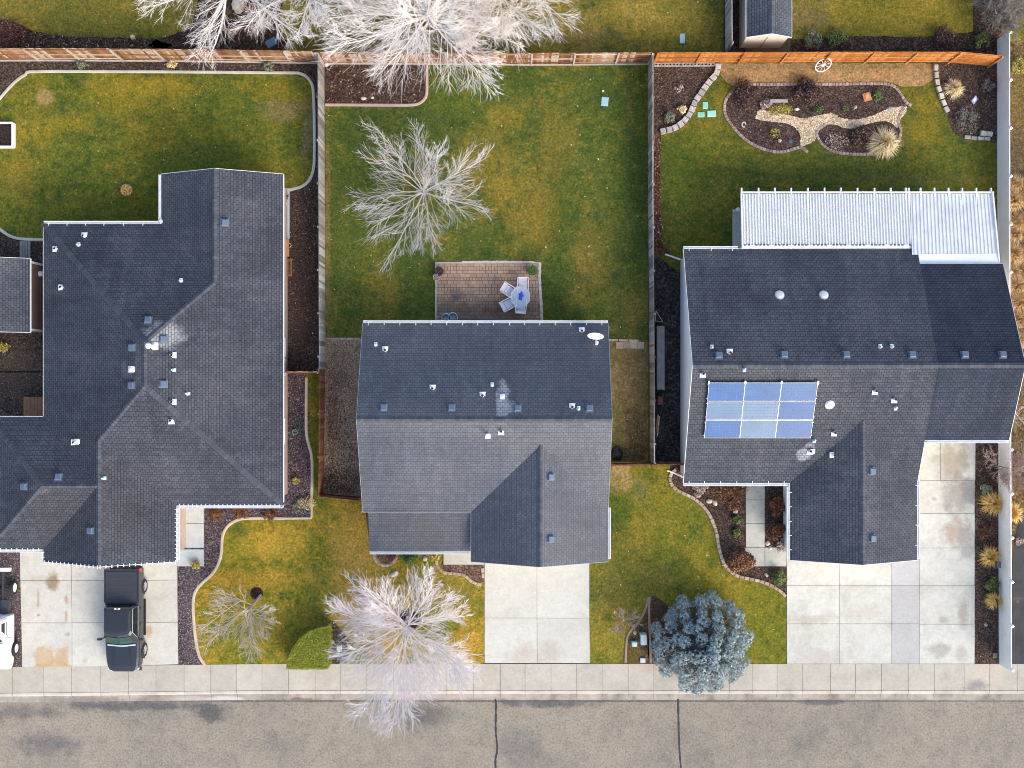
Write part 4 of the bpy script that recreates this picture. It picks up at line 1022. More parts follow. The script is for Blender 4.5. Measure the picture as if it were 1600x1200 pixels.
def pickup():
    c = P(203.5, 962.5); t = thing('pickup_truck', 'black crew cab pickup with covered bed parked nose to the street', 'pickup truck', c)
    V = lambda x, y, z: c + Vector((x, y, z)); L = 2.92; hw = .99
    tr = lambda s: [c + p for p in s]
    # lower body, front (-y) to rear (+y)
    st = [(-L + .02, .70, 1.02, .55, .10), (-L + .10, .82, 1.08, .45, .12), (-L + .35, .93, 1.13, .42, .14), (-L + .8, .975, 1.17, .42, .13), (-1.35, hw, 1.22, .42, .12), (-1.0, hw, 1.24, .42, .10), (.95, hw, 1.25, .42, .08), (L - .06, hw, 1.27, .42, .07), (L, hw - .03, 1.24, .45, .07)]
    loft([tr(body_sec(y, w, zt, zb, r)) for y, w, zt, zb, r in st]).build('body', 'truck', t, smooth=False)
    # cab
    secs = []
    for z, w, yf, yb in ((1.22, .95, -1.28, .98), (1.4, .93, -1.12, .97), (1.78, .80, -.72, .9), (1.88, .74, -.58, .82), (1.91, .62, -.42, .7)):
        rr = .12; secs.append([V(-w + rr, yf - .0, z), V(0, yf - .09, z), V(w - rr, yf, z), V(w, yf + .2, z), V(w, (yf + yb) / 2, z), V(w, yb - .1, z), V(w - rr, yb, z), V(-w + rr, yb, z), V(-w, yb - .1, z), V(-w, (yf + yb) / 2, z), V(-w, yf + .2, z)])
    cab = loft(secs).build('cab', 'truck', t)
    mb = MB()
    for i in range(-3, 4): mb.bar(V(i * .17, -.35, 1.918), V(i * .17, .66, 1.918), .03, .016)
    mb.build('roof_rib', 'truck', cab)
    gp = lambda q: [V(*x) for x in q]
    o = .012
    MB().add(gp([(-.80, -1.20 - o, 1.30 + o), (0, -1.29 - o, 1.30 + o), (.80, -1.20 - o, 1.30 + o), (.64, -.74 - o, 1.77 + o), (0, -.83 - o, 1.77 + o), (-.64, -.74 - o, 1.77 + o)]), [(0, 1, 4, 5), (1, 2, 3, 4)]).build('windscreen', 'wind', t)
    MB().add(gp([(-.7, .975 + o, 1.34), (.7, .975 + o, 1.34), (.58, .89 + o + .01, 1.76), (-.58, .89 + o + .01, 1.76)]), [(3, 2, 1, 0)]).build('rear_window', 'glass', t)
    for sg in (-1, 1):
        for y0, y1, ya, yb in ((-.82, -.02, -.48, -.05), (.06, .82, .03, .74)):
            x0 = (.937 + o) * sg; x1 = (.81 + o) * sg
            MB().add(gp([(x0, y0, 1.34), (x0, y1, 1.34), (x1, yb, 1.74), (x1, ya, 1.74)]), [(0, 1, 2, 3) if sg > 0 else (3, 2, 1, 0)]).build('side_window', 'glass', t)
        mb = MB(); pl = [V(sg * .945, -.95, 1.31), V(sg * .945, .88, 1.31), V(sg * .815, .80, 1.77), V(sg * .815, -.52, 1.77)]
        mb.tube(pl + [pl[0]], .018, 5); mb.build('window_trim', 'alu', t)
        mb = MB(); mb.tube([V(sg * .96, -.92, 1.32), V(sg * 1.12, -.98, 1.36)], [.035, .03], 6); m = mb.build('mirror', 'black', t)
        MB().box(-.11, -.05, -.11, .11, .06, .11, 0, Matrix.Translation(V(sg * 1.2, -.99, 1.38))).build('mirror_shell', 'truck', m)
        MB().box(-.14, -.09, -.1, .14, .12, .08, 0, Matrix.Translation(V(sg * .72, -L + .14, .95)) @ Matrix.Rotation(R(-22 * -sg), 4, 'Z')).build('headlight', 'lidgrey', t)
        MB().box(-.07, -.16, -.2, .03, .025, .17, 0, Matrix.Translation(V(sg * .95 + (.03 if sg > 0 else .01), L, 1.08))).build('taillight', 'red', t)
        for y in (-.06, .86): MB().bar(V(sg * (hw + .012), y - .22, 1.05), V(sg * (hw + .012), y - .06, 1.05), .02, .035).build('door_handle', 'black', t)
        MB().bar(V(sg * (hw - .02), -1.0, .4), V(sg * (hw - .02), 1.1, .4), .16, .06).build('running_board', 'black', t)
        for y in (-1.86, 1.82): wheel(t, c.x + sg * (hw - .1), c.y + y, sg)
        MB().bar(V(sg * .45, -1.42, 1.262), V(sg * .5, -L + .35, 1.16), .025, .02).build('bonnet_crease', 'truck', t)
    arches(t, c, (-1.86, 1.82), hw)
    MB().add(gp([(-.8, -1.38, 1.262), (0, -1.46, 1.27), (.8, -1.38, 1.262), (.8, -1.30, 1.29), (0, -1.37, 1.29), (-.8, -1.30, 1.29)]), [(0, 1, 4, 3 + 2), (1, 2, 3, 4)]).build('cowl_panel', 'alu', t)
    tn = MB(); tn.box(-.9, 1.08, 1.285, .9, L - .1, 1.305, 0, Matrix.Translation(c)); tn = tn.build('bed_cover', 'tonneau', t)
    mb = MB()
    for y in (1.08, 1.52, 1.97, 2.42): mb.bar(V(-.88, y + .02, 1.309), V(.88, y + .02, 1.309), .035, .02)
    mb.build('cover_seam', 'dark', tn)
    mb = MB()
    for sg in (-1, 1): mb.bar(V(sg * .95, 1.06, 1.275), V(sg * .95, L - .04, 1.275), .075, .035)
    mb.bar(V(-.95, L - .05, 1.275), V(.95, L - .05, 1.275), .075, .03); mb.build('bed_rail', 'truck', t)
    mb = MB(); mb.box(-.5, .99, 1.2, .5, 1.07, 1.26, 0, Matrix.Translation(c)); mb.build('bed_gap', 'black', t)
    mb = MB(); mb.box(-.16, .80, 1.86, .16, .88, 1.895, 0, Matrix.Translation(c)); b = mb.build('brake_light', 'white', t); MB().box(-.06, .81, 1.86, .06, .875, 1.90, 0, Matrix.Translation(c)).build('red_lens', 'red', b)
    mb = MB(); mb.box(-.86, -L - .05, .48, .86, -L + .12, .66, 0, Matrix.Translation(c)); mb.build('front_bumper', 'dark', t)
    mb = MB(); mb.box(-.55, -L - .01, .68, .55, -L + .06, 1.0, 0, Matrix.Translation(c)); mb.build('grille', 'black', t)
    mb = MB(); mb.box(-.9, L - .02, .5, .9, L + .12, .68, 0, Matrix.Translation(c)); mb.build('rear_bumper', 'dark', t); t.scale = (1, 1, 1.08)
def cab_chassis():
    c = P(2.5, 968); t = thing('white_truck', 'white truck with a bare rear frame and no bed beside the left driveway', 'truck', c)
    V = lambda x, y, z: c + Vector((x, y, z)); hw = .98; L = 2.62
    tr = lambda s: [c + p for p in s]
    st = [(-L, .86, .98, .5, .09), (-L + .12, .93, 1.08, .45, .1), (-L + .5, .96, 1.15, .42, .12), (-1.35, hw, 1.2, .42, .12), (-1.1, hw, 1.22, .42, .1), (.40, hw, 1.24, .42, .08), (.44, hw - .03, 1.22, .45, .08)]
    loft([tr(body_sec(y, w, zt, zb, r)) for y, w, zt, zb, r in st]).build('body', 'whitecar', t)
    secs = []
    for z, w, yf, yb in ((1.2, .95, -1.15, .42), (1.4, .93, -.98, .42), (1.8, .80, -.52, .36), (1.9, .73, -.40, .28), (1.92, .6, -.26, .16)):
        rr = .12; secs.append([V(-w + rr, yf, z), V(0, yf - .07, z), V(w - rr, yf, z), V(w, yf + .2, z), V(w, (yf + yb) / 2, z), V(w, yb - .1, z), V(w - rr, yb, z), V(-w + rr, yb, z), V(-w, yb - .1, z), V(-w, (yf + yb) / 2, z), V(-w, yf + .2, z)])
    loft(secs).build('cab', 'whitecar', t)
    o = .012
    MB().add([V(*x) for x in [(-.80, -1.06 - o, 1.30 + o), (0, -1.14 - o, 1.30 + o), (.80, -1.06 - o, 1.30 + o), (.64, -.56 - o, 1.78 + o), (0, -.64 - o, 1.78 + o), (-.64, -.56 - o, 1.78 + o)]], [(0, 1, 4, 5), (1, 2, 3, 4)]).build('windscreen', 'wind', t)
    for sg in (-1, 1):
        x0 = (.937 + o) * sg; x1 = (.81 + o) * sg
        MB().add([V(*x) for x in [(x0, -.62, 1.33), (x0, .18, 1.33), (x1, .12, 1.75), (x1, -.3, 1.75)]], [(0, 1, 2, 3) if sg > 0 else (3, 2, 1, 0)]).build('side_window', 'glass', t)
        MB().bar(V(sg * .97, -.75, 1.3), V(sg * 1.2, -.78, 1.36), .08, .16).build('mirror', 'white', t)
        MB().box(-.14, -.06, -.1, .14, .1, .08, 0, Matrix.Translation(V(sg * .72, -L + .05, .88))).build('headlight', 'lidgrey', t)
        MB().bar(V(sg * .42, -1.0, .62), V(sg * .42, 3.0, .66), .09, .18).build('frame_rail', 'dark', t)
        wheel(t, c.x + sg * .93, c.y - 1.58, sg, .38, .25, 'white', 8); wheel(t, c.x + sg * .83, c.y + 1.92, sg, .40, .28, 'white', 8)
    arches(t, c, (-1.58,), hw)
    mb = MB()
    for y in (.8, 1.5, 2.3, 2.9): mb.bar(V(-.42, y, .62), V(.42, y, .62), .1, .12)
    mb.tube([V(-.8, 1.92, .42), V(.8, 1.92, .42)], .06, 8); mb.tube([V(0, .3, .5), V(0, 1.92, .45)], .045, 8); mb.lathe([(.001, -.17), (.17, -.1), (.17, .1), (.001, .17)], 12, tuple(V(0, 1.92, .45))); mb.build('axle', 'dark', t); MB().box(.3, .55, .5, .75, 1.3, .75, 0, Matrix.Translation(c)).build('fuel_tank', 'dark', t)
    mb = MB(); mb.bar(V(-.85, 3.02, .68), V(.85, 3.02, .68), .2, .16); mb.build('rear_bumper', 'white', t)
    mb = MB(); mb.box(-.84, -L - .08, .48, .84, -L + .05, .66, 0, Matrix.Translation(c)); mb.build('front_bumper', 'alu', t)
    mb = MB(); mb.box(-.6, -L - .02, .68, .6, -L + .03, .92, 0, Matrix.Translation(c)); mb.build('grille', 'black', t)

# ------------------------------------------------------------------ ground, lots, road
def terrain():
    mb = MB(); yk = P(0, 1083).y; ye = yk - 0.02; far = P(0, 1345).y
    prof = [(260, 0), (30, 0), (yk, 0), (ye, -.16), (far, -.16), (far - .02, 0), (-260, 0)]
    xs = (-300, -60, 60, 300)
    for y, z in prof:
        for x in xs: mb.v.append((x, y, z))
    n = len(xs)
    for i in range(len(prof) - 1):
        for j in range(n - 1): mb.f.append((i * n + j, (i + 1) * n + j, (i + 1) * n + j + 1, i * n + j + 1)); mb.m.append(0)
    t = NT('bare_winter_ground'); c = t.ramp(t.noise(.5, 6, .65), [(.3, (.07, .06, .03)), (.5, (.13, .09, .05)), (.7, (.18, .125, .07))])
    c = t.mix(1, c, t.ramp(t.noise(14, 5, .8), [(.3, (.45, .45, .45)), (.7, (1.5, 1.45, 1.4))]), 'MULTIPLY'); t.bump(t.noise(20, 4, .8), .8, .04)
    o = mb.build('ground', t.done(c, .95, .05)); o['kind'] = 'structure'
    # road
    t = NT('worn_chipseal_asphalt')
    c = t.ramp(t.noise(.22, 7, .68), [(.30, (.20, .185, .155)), (.45, (.266, .234, .184)), (.65, (.306, .265, .202))])
    D = (.085, .083, .085)
    for p in ((330, 1115, 26, 14, D, .8, .5), (205, 1104, 120, 7, (.10, .10, .10), .8, .5, 1.2), (860, 1100, 60, 6, (.10, .10, .105), .8, .5, 1.2), (75, 1165, 40, 16, (.12, .12, .12), .65, .6, 1.4), (40, 1115, 60, 10, (.12, .115, .11), .6, .5, 1.3), (660, 1118, 60, 14, D, .65, .7),
              (1290, 1098, 30, 4, (.11, .11, .115), .8, .5, 1.2), (110, 1135, 60, 14, (.32, .265, .21), .5, .6, 1.2), (815, 1170, 30, 30, (.14, .14, .14), .5, .6, 1.4), (720, 1120, 30, 20, (.28, .26, .21), .5, .6), (800, 1096.5, 900, 1.6, (.11, .105, .10), .8, .5, .6)):
        c = t.patch(c, *p)
    c = t.mix(.55, c, t.ramp(t.noise(1.6, 8, .85), [(.36, (.62, .64, .68)), (.5, (1, 1, 1)), (.64, (1.16, 1.13, 1.09))]), 'MULTIPLY')
    c = t.mix(1, c, t.ramp(t.noise(8.5, 5, .88), [(.34, (.48, .48, .50)), (.47, (.95, .945, .94)), (.55, (1.06, 1.05, 1.04)), (.68, (1.36, 1.33, 1.29))]), 'MULTIPLY')
    t.bump(t.noise(30, 4, .8), .5, .02)
    mb = MB(); y1 = P(0, 1089, -.13).y; mb.box(-120, far + .0, -.16, 120, y1, -.135)
    road = mb.build('road', t.done(c, .9, .15)); road['kind'] = 'structure'
    for pts in ([(774, 1092), (775, 1105), (774.5, 1140), (777, 1170), (774, 1190), (776, 1225), (775, 1300)], [(1059.5, 1092), (1060, 1120), (1061, 1160), (1063, 1190), (1065, 1215), (1066, 1300)]):
        mb = MB(); w = resample([P(*q, -.13) for q in smooth(pts)], .15)
        for a, b in zip(w, w[1:]):
            s0 = Vector((.055 * rnd.uniform(.8, 1.25), 0, 0)); s1 = s0
            mb.add([a - s0, a + s0, b + s1, b - s1], [(3, 2, 1, 0)])
        mb.build('crack_seal', 'tar', road)
    # pavement slabs, kerb and gutter pan
    jx = [-60, -20, 20, 68, 112, 157, 201, 244, 288, 329.5, 370, 409.5, 451, 492.5, 532, 573, 615, 656, 698, 740, 782, 820.5, 861, 901, 942, 981.5, 1021.5, 1061, 1100, 1139.5, 1176, 1214, 1254, 1297.5, 1336.5, 1377, 1419.5, 1460, 1506, 1546, 1589, 1630, 1670]
    up = lambda x: 1037 + max(0, (420 - x)) / 420 * 5; lo = lambda x: 1078.5 + max(0, 420 - x) / 420 * 4.5
    slabs('pavement', [[(a, up(a)), (b, up(b)), (b, lo(b)), (a, lo(a))] for a, b in zip(jx, jx[1:])], M['walk'], .034, .010)
    kb = MB(); gb = MB()
    for a, b in zip(jx, jx[1:]):
        for mbx, prof in ((kb, [(0, .0), (0, .034), (3.6, .034), (4.6, .02), (5.6, -.10)]), (gb, [(5.6, -.115), (6.4, -.125), (15.5, -.131), (15.6, -.15)])):
            g = .25; n = len(prof); vs = []
            for x in (a + g, b - g):
                for dy, z in prof: q = P(x, lo(x) + .35 + dy); vs.append((q.x, q.y, z))
            mbx.add(vs, [(i, i + 1, n + i + 1, n + i) for i in range(n - 1)])
    for o, nm, m in ((kb, 'kerb', 'kerbc'), (gb, 'gutter_pan', 'gutc')):
        ob = o.build(nm, M[m]); ob['kind'] = 'structure'
    jb = MB(); a = P(-60, 1078); b = P(1670, 1095); jb.box(a.x, b.y, -.155, b.x, a.y, -.14); o = jb.build('gutter_bed', 'joint'); o['kind'] = 'structure'

def grounds():
    M['walk'] = conc_mat('warm_pavement_concrete', (.475, .430, .375), .08, [(1540, 1060, 28, 22, (.54, .45, .35), .6, .6), (1525, 1072, 16, 10, (.22, .21, .2), .8, .6), (1010, 1042, 40, 6, (.50, .38, .27), .5, .7)])
    M['kerbc'] = conc_mat('pale_kerb_concrete', (.56, .51, .45), .1)
    M['gutc'] = conc_mat('stained_gutter_concrete', (.35, .315, .275), .3, [(350, 1094, 26, 5, (.6, .57, .52), .9, .4), (300, 1094, 30, 5, (.5, .46, .42), .7, .5), (690, 1088, 110, 4, (.46, .38, .35), .5, .5), (130, 1095, 90, 5, (.23, .21, .19), .7, .6), (470, 1094, 20, 3, (.16, .09, .08), .7, .5, 1.2)])
    rust = (.50, .33, .16)
    drv = conc_mat('pale_driveway_concrete', (.565, .545, .50), .08, [(70, 1028, 13, 20, rust, .7, .2, .8), (98, 1026, 11, 16, rust, .7, .2, .8), (84, 1041, 30, 7, rust, .7, .2, .8), (82, 908, 11, 14, (.27, .19, .11), .85, .4, .9), (104, 937, 3, 6, (.42, .32, .2), .8, .5), (104, 962, 2.5, 8, (.42, .32, .2), .8, .4), (60, 937, 1.6, 14, (.36, .28, .2), .7, .5), (60, 961, 3, 2, (.30, .26, .22), .8, .4), (106, 991, 4, 3, (.42, .34, .25), .8, .5), (233, 985, 5, 10, (.45, .32, .17), .7, .5), (133, 1031, 4, 4, (.48, .38, .24), .6, .5), (60, 905, 16, 7, (.44, .38, .30), .5, .7)])
    slabs('driveway', [[(31, 855), (112, 855), (112, 907), (32, 907)], [(112, 855), (196, 855), (196, 907), (112, 907)], [(196, 855), (277, 855), (277.5, 906), (196, 907)], [(32, 907), (112, 907), (113, 973), (33.5, 973)], [(112, 907), (196, 907), (196, 972.5), (113, 973)], [(196, 907), (277.5, 906), (278, 972), (196, 972.5)],
                       [(33.5, 973), (113, 973), (113, 1041.5), (35, 1042)], [(113, 973), (196, 972.5), (196, 1040), (113, 1041.5)], [(196, 972.5), (278, 972), (279, 1038), (196, 1040)]], drv, .04)
    drv2 = conc_mat('clean_driveway_concrete', (.55, .535, .495), .05, [(822, 1022, 16, 14, (.44, .37, .30), .7, .7), (861, 1020, 16, 14, (.45, .38, .31), .6, .7), (800, 1025, 12, 8, (.46, .41, .35), .5, .7)])
    slabs('driveway', [[(757, 872), (839, 872), (839, 965.5), (757, 965.5)], [(839, 872), (921, 872), (921, 965.5), (839, 965.5)], [(757, 965.5), (839, 965.5), (839.5, 1036), (757, 1036)], [(839, 965.5), (921, 965.5), (922, 1036), (839.5, 1036)]], drv2, .04)
    wet = (.33, .285, .22)
    drv3 = conc_mat('stained_driveway_concrete', (.55, .535, .495), .1, [(1492, 720, 28, 30, (.30, .25, .19), .75, .6), (1495, 775, 22, 30, (.29, .26, .22), .75, .5), (1515, 765, 12, 20, (.21, .21, .21), .7, .5), (1493, 832, 20, 20, (.36, .28, .2), .75, .5), (1510, 845, 12, 28, (.33, .31, .28), .7, .5), (1466, 1015, 18, 10, (.35, .33, .28), .75, .6), (1505, 955, 8, 18, (.36, .31, .26), .7, .6), (1475, 968, 8, 6, (.34, .31, .24), .7, .6), (1265, 967, 34, 7, (.42, .37, .29), .6, .6), (1280, 1025, 40, 14, (.45, .40, .33), .5, .7), (1345, 960, 30, 8, (.46, .42, .34), .5, .7), (1500, 1020, 10, 12, (.38, .32, .26), .6, .6), (1459, 779, 4, 3, (.3, .3, .3), .6, .5)])
    y = [870, 915, 974.5, 1037]; P3 = []
    for a, b in zip(y, y[1:]):
        P3 += [[(1229, a), (1311, a), (1311, b), (1229, b)], [(1311, a), (1393, a), (1393, b), (1311, b)]]
    for a, b in ((690, 751),): P3 += [[(1430, a), (1469, a), (1469, b), (1430, b)], [(1469, a), (1524, a), (1523.5, b), (1469, b)]]
    for a, b in ((751, 802), (802, 856), (856, 915), (915, 975), (975, 1037)): P3 += [[(1436, a), (1523, a), (1522.5, b), (1436, b)]]
    slabs('driveway', P3, drv3, .04)
    slabs('driveway_strip', [[(1393, a), (1436, a), (1436, b), (1393, b)] for a, b in zip(y, y[1:])], conc_mat('lilac_grey_concrete', (.47, .455, .46), .04), .042)
    M['concp'] = conc_mat('grey_patio_concrete', (.47, .48, .48), .12)
    slabs('path', [rect(288, 785, 319, 818), rect(277, 785, 288, 858), rect(288, 818, 319, 856), rect(277, 858, 319, 885)], conc_mat('blue_white_concrete', (.52, .55, .57), .08), .04)
    tag(slabs('path', [rect(277.5, 786, 288.5, 858)], plain('tan_slab', (.54, .43, .33), .8), .046, base=False))
    slabs('path', [rect(1165, 735, 1195, 781), rect(1165, 781, 1195, 818), rect(1165, 818, 1195, 855), [(1164, 855), (1195, 855), (1195, 885), (1163, 885)], rect(1195, 855, 1229, 885)], conc_mat('warm_grey_path_concrete', (.50, .49, .45), .1), .04, .016)
    slabs('porch_slab', [rect(693, 840, 757, 882)], conc_mat('porch_concrete', (.56, .53, .48), .06), .11)
    slabs('side_slab', [rect(438, 294, 453, 374)], conc_mat('bluish_slab_concrete', (.50, .56, .60), .05), .06)
    # lawns
    ground('mulch_bed', [rect(-80, 90, 503, 582), rect(-80, 580, 300, 660)], bed_mat('dark_brown_mulch', [(0, (.03, .022, .018)), (.6, (.082, .061, .05)), (1, (.15, .115, .095))], 14, [(470, 470, 20, 80, (.075, .045, .042), .5, .6), (30, 580, 40, 40, (.10, .082, .062), .5, .6)]), .012, 0)
    O = (.33, .165, .03); G2 = (.050, .080, .010)
    lawn1 = lawn_mat('mustard_lawn', (.085, .098, .012), (.21, .15, .016), .53, [(250, 135, 60, 14, (.26, .18, .018), .75, .8), (190, 150, 60, 30, (.22, .165, .014), .6, .8), (110, 190, 30, 14, (.27, .185, .012), .5, .8), (430, 140, 22, 20, (.24, .165, .02), .6, .8), (440, 175, 36, 16, (.22, .15, .075), .8, .6), (480, 210, 10, 40, (.17, .125, .07), .8, .6), (380, 170, 50, 30, G2, .6, .8), (330, 250, 60, 26, G2, .7, .8), (210, 330, 60, 30, (.07, .07, .006), .7, .8), (70, 152, 12, 9, (.30, .2, .1), .8, .5, 1.2), (30, 280, 30, 30, (.22, .15, .02), .5, .8), (445, 260, 40, 20, (.13, .125, .014), .5, .8), (465, 280, 16, 10, (.2, .12, .03), .6, .7)])
    ground('lawn', [smooth([(-80, 330), (-20, 330), (2, 358), (25, 371), (68, 375), (300, 380), (435, 300), (455, 296), (476, 289), (488, 272), (491, 240), (490, 150), (485, 128), (472, 115), (440, 113.5), (250, 112.5), (60, 112), (42, 115), (22, 128), (2, 150), (-30, 190), (-80, 200)], True, 4)], lawn1, .024)
    lawn2 = lawn_mat('patchy_green_lawn', (.062, .084, .014), (.195, .145, .024), .55, [(830, 330, 46, 60, (.235, .15, .020), .65, .8), (760, 260, 50, 60, (.20, .14, .02), .6, .8), (870, 220, 30, 70, (.19, .13, .02), .55, .8), (790, 180, 30, 22, (.20, .14, .02), .5, .8), (925, 410, 30, 60, (.25, .16, .03), .7, .8), (595, 440, 30, 70, (.19, .135, .02), .6, .8), (880, 330, 20, 60, G2, .6, .8), (960, 330, 40, 160, (.07, .09, .014), .5, .8), (630, 400, 40, 40, G2, .6, .8), (550, 380, 30, 100, (.055, .078, .012), .6, .8), (620, 510, 70, 14, (.17, .125, .022), .6, .8), (700, 150, 60, 30, (.06, .09, .01), .6, .8), (580, 420, 5, 5, (.03, .06, .02), .9, .4), (605, 415, 5, 5, (.03, .06, .02), .9, .4), (585, 460, 6, 5, (.03, .06, .02), .9, .4), (962, 432, 6, 6, (.03, .06, .02), .9, .4), (985, 490, 22, 30, (.22, .14, .04), .5, .8), (512, 350, 4, 200, (.19, .12, .05), .7, .6), (760, 410, 90, 4, (.17, .12, .045), .6, .6)])
    ground('lawn', [[(507, 100), (1014, 100), (1012.5, 531), (940, 531), (600, 529), (508, 528)]], lawn2, .024)
    side = lawn_mat('worn_side_lawn', (.11, .098, .034), (.20, .145, .062), .45, [(985, 600, 20, 50, (.17, .12, .065), .8, .7), (965, 660, 14, 40, (.085, .085, .02), .6, .7), (995, 690, 20, 40, (.085, .05, .028), .75, .7), (985, 560, 25, 16, (.15, .11, .05), .6, .7)])
    ground('lawn', [[(940, 531), (1012.5, 531), (1013, 722), (940, 722)]], side, .022)
    ground('mulch_bed', [smooth([(508, 99), (668, 99), (668, 130), (667, 148), (655, 162), (630, 164), (508, 164)], True, 1)], bed_mat('leafy_bed_soil', [(0, (.03, .02, .017)), (.6, (.075, .05, .038)), (1, (.14, .10, .075))], 13), .026, 0)
    ground('gravel_strip', [[(508, 529), (580, 529), (580, 776), (503, 772)]], bed_mat('brown_gravel_bed', [(0, (.17, .12, .085)), (.5, (.34, .245, .17)), (1, (.52, .41, .31))], 20, [(530, 750, 40, 18, (.07, .04, .025), .85, .6), (520, 640, 10, 70, (.09, .055, .035), .6, .6), (533, 590, 14, 20, (.10, .08, .06), .6, .6), (520, 665, 10, 20, (.10, .055, .03), .7, .6)]), .02, 0)
    frontm = lawn_mat('orange_winter_lawn', (.105, .115, .012), (.33, .20, .026), .50, [(420, 850, 60, 24, (.37, .24, .03), .7, .8), (560, 860, 40, 60, (.33, .20, .045), .75, .8), (500, 780, 18, 60, (.075, .085, .012), .8, .7), (490, 680, 12, 90, (.05, .08, .007), .9, .6), (360, 870, 30, 40, (.13, .135, .012), .5, .7), (430, 1000, 60, 26, (.14, .125, .012), .6, .8), (500, 930, 20, 40, (.12, .12, .02), .6, .8), (480, 960, 14, 20, (.22, .14, .02), .5, .7), (400, 905, 60, 16, (.37, .21, .03), .7, .8), (640, 900, 50, 20, (.22, .165, .025), .6, .8), (710, 930, 36, 30, (.16, .13, .035), .6, .8), (740, 1010, 30, 30, (.40, .22, .035), .7, .8), (350, 1010, 30, 20, (.12, .125, .01), .5, .8), (580, 960, 60, 60, (.36, .22, .06), .7, .8), (470, 1015, 30, 20, (.14, .10, .012), .5, .8), (590, 895, 40, 10, (.15, .135, .022), .6, .8), (460, 800, 40, 14, (.12, .125, .012), .6, .7)])
    ground('lawn', [[(318, 1038.5), (480, 1037.5), (757, 1037), (757, 850), (578, 850), (568, 776), (503, 774), (500, 583), (478, 583), (482, 660), (483, 700), (488, 720), (487, 770), (487, 809), (395, 809), (372, 812), (355, 822), (348, 838), (344, 870), (335, 893), (312, 915), (304, 928), (302, 950), (306, 1000), (312, 1026)]], frontm, .022)
    ground('mulch_bed', [[(443, 578), (484, 584), (484, 700), (488, 725), (487, 812), (395, 812), (365, 817), (348, 840), (345, 870), (333, 897), (304, 925), (303, 950), (308, 1000), (320, 1038), (279, 1039), (277, 785), (440, 785)], [(-80, 850), (32, 850), (35, 1043), (-80, 1044)]], bed_mat('purple_rock_bed', [(0, (.035, .025, .03)), (.5, (.105, .078, .085)), (.9, (.20, .165, .17)), (1, (.36, .32, .32))], 17, [(465, 650, 30, 60, (.055, .04, .05), .6, .6), (300, 960, 14, 80, (.20, .165, .165), .5, .7), (15, 960, 30, 90, (.17, .12, .11), .5, .7)]), .02, 0)
    fl3 = lawn_mat('green_front_lawn', (.098, .108, .013), (.215, .155, .018), .52, [(972, 745, 18, 26, (.33, .215, .11), .9, .5), (965, 800, 22, 36, (.035, .068, .009), .9, .6), (1000, 760, 14, 30, (.13, .13, .06), .6, .6), (960, 900, 40, 40, (.14, .115, .028), .6, .8), (1000, 850, 20, 40, (.18, .135, .022), .5, .8), (1040, 800, 30, 40, (.12, .125, .012), .5, .8), (1030, 900, 24, 20, (.20, .15, .035), .5, .8), (960, 990, 36, 40, (.24, .17, .03), .7, .8), (985, 920, 60, 18, (.10, .09, .02), .7, .7), (1190, 960, 40, 60, (.16, .145, .012), .6, .8), (1010, 740, 12, 14, (.06, .085, .01), .8, .5)])
    ground('lawn', [[(921, 1037), (921, 870), (948, 850), (948, 722), (1048, 722), (1044, 745), (1058, 764), (1085, 779), (1105, 799), (1119, 828), (1126, 865), (1138, 890), (1152, 901), (1176, 905), (1202, 914), (1229, 931), (1229, 1037)]], fl3, .022)
    ground('mulch_bed', [smooth([(1016, 932), (1038, 942), (1052, 965), (1052, 1037), (1016, 1037), (1013, 985)], True, 3), smooth([(1013, 935), (1012, 985), (1016, 1036), (976, 1036), (978, 1010), (990, 985), (1005, 965)], True, 3)], bed_mat('sparse_bed_soil', [(0, (.055, .04, .026)), (.6, (.12, .085, .045)), (1, (.19, .14, .08))], 12, [(1035, 970, 20, 40, (.07, .04, .03), .8, .6), (990, 1020, 14, 20, (.14, .10, .03), .6, .6)]), .028, 0)
    dm = bed_mat('warm_dark_mulch', [(0, (.036, .023, .018)), (.6, (.094, .064, .050)), (1, (.17, .122, .098))], 15)
    ground('mulch_bed', [[(1047, 738), (1060, 726), (1090, 735), (1165, 735), (1164, 885), (1229, 885), (1229, 934), (1203, 916), (1176, 907), (1150, 902), (1135, 888), (1125, 865), (1118, 828), (1104, 800), (1084, 780), (1058, 766), (1046, 748)], rect(1195, 735, 1240, 856), rect(1523.5, 685, 1563, 1039)], dm, .02, 0)
    ground('weed_mat', [[(1021, 380), (1080, 390), (1080, 735), (1048, 740), (1038, 735), (1024, 722), (1021, 722)]], bed_mat('black_weed_fabric', [(0, (.022, .021, .022)), (.7, (.05, .047, .045)), (1, (.10, .092, .082))], 10), .016, 0)
    ground('leaf_strip', [[(1021, 205), (1033, 212), (1031, 300), (1036, 385), (1048, 395), (1021, 400)]], bed_mat('leafy_strip_soil', [(0, (.04, .022, .015)), (.6, (.10, .052, .03)), (1, (.19, .11, .06))], 12), .027, 0)
    lawn3 = lawn_mat('olive_back_lawn', (.078, .088, .012), (.19, .135, .016), .535, [(1075, 260, 40, 50, (.045, .078, .007), .75, .8), (1110, 220, 30, 20, (.11, .115, .012), .5, .8), (1455, 160, 30, 24, (.22, .15, .014), .6, .8), (1440, 200, 30, 24, (.18, .135, .012), .6, .8), (1300, 270, 200, 10, (.05, .066, .013), .55, .8), (1230, 250, 60, 14, (.10, .105, .012), .5, .8), (1430, 280, 90, 8, (.12, .095, .03), .5, .8), (1090, 340, 40, 60, (.075, .082, .01), .5, .8), (1130, 150, 10, 20, (.20, .15, .02), .5, .8)])
    ground('lawn', [[(1021, 98), (1560, 98), (1560, 425), (1060, 425), (1021, 396)]], lawn3, .022)
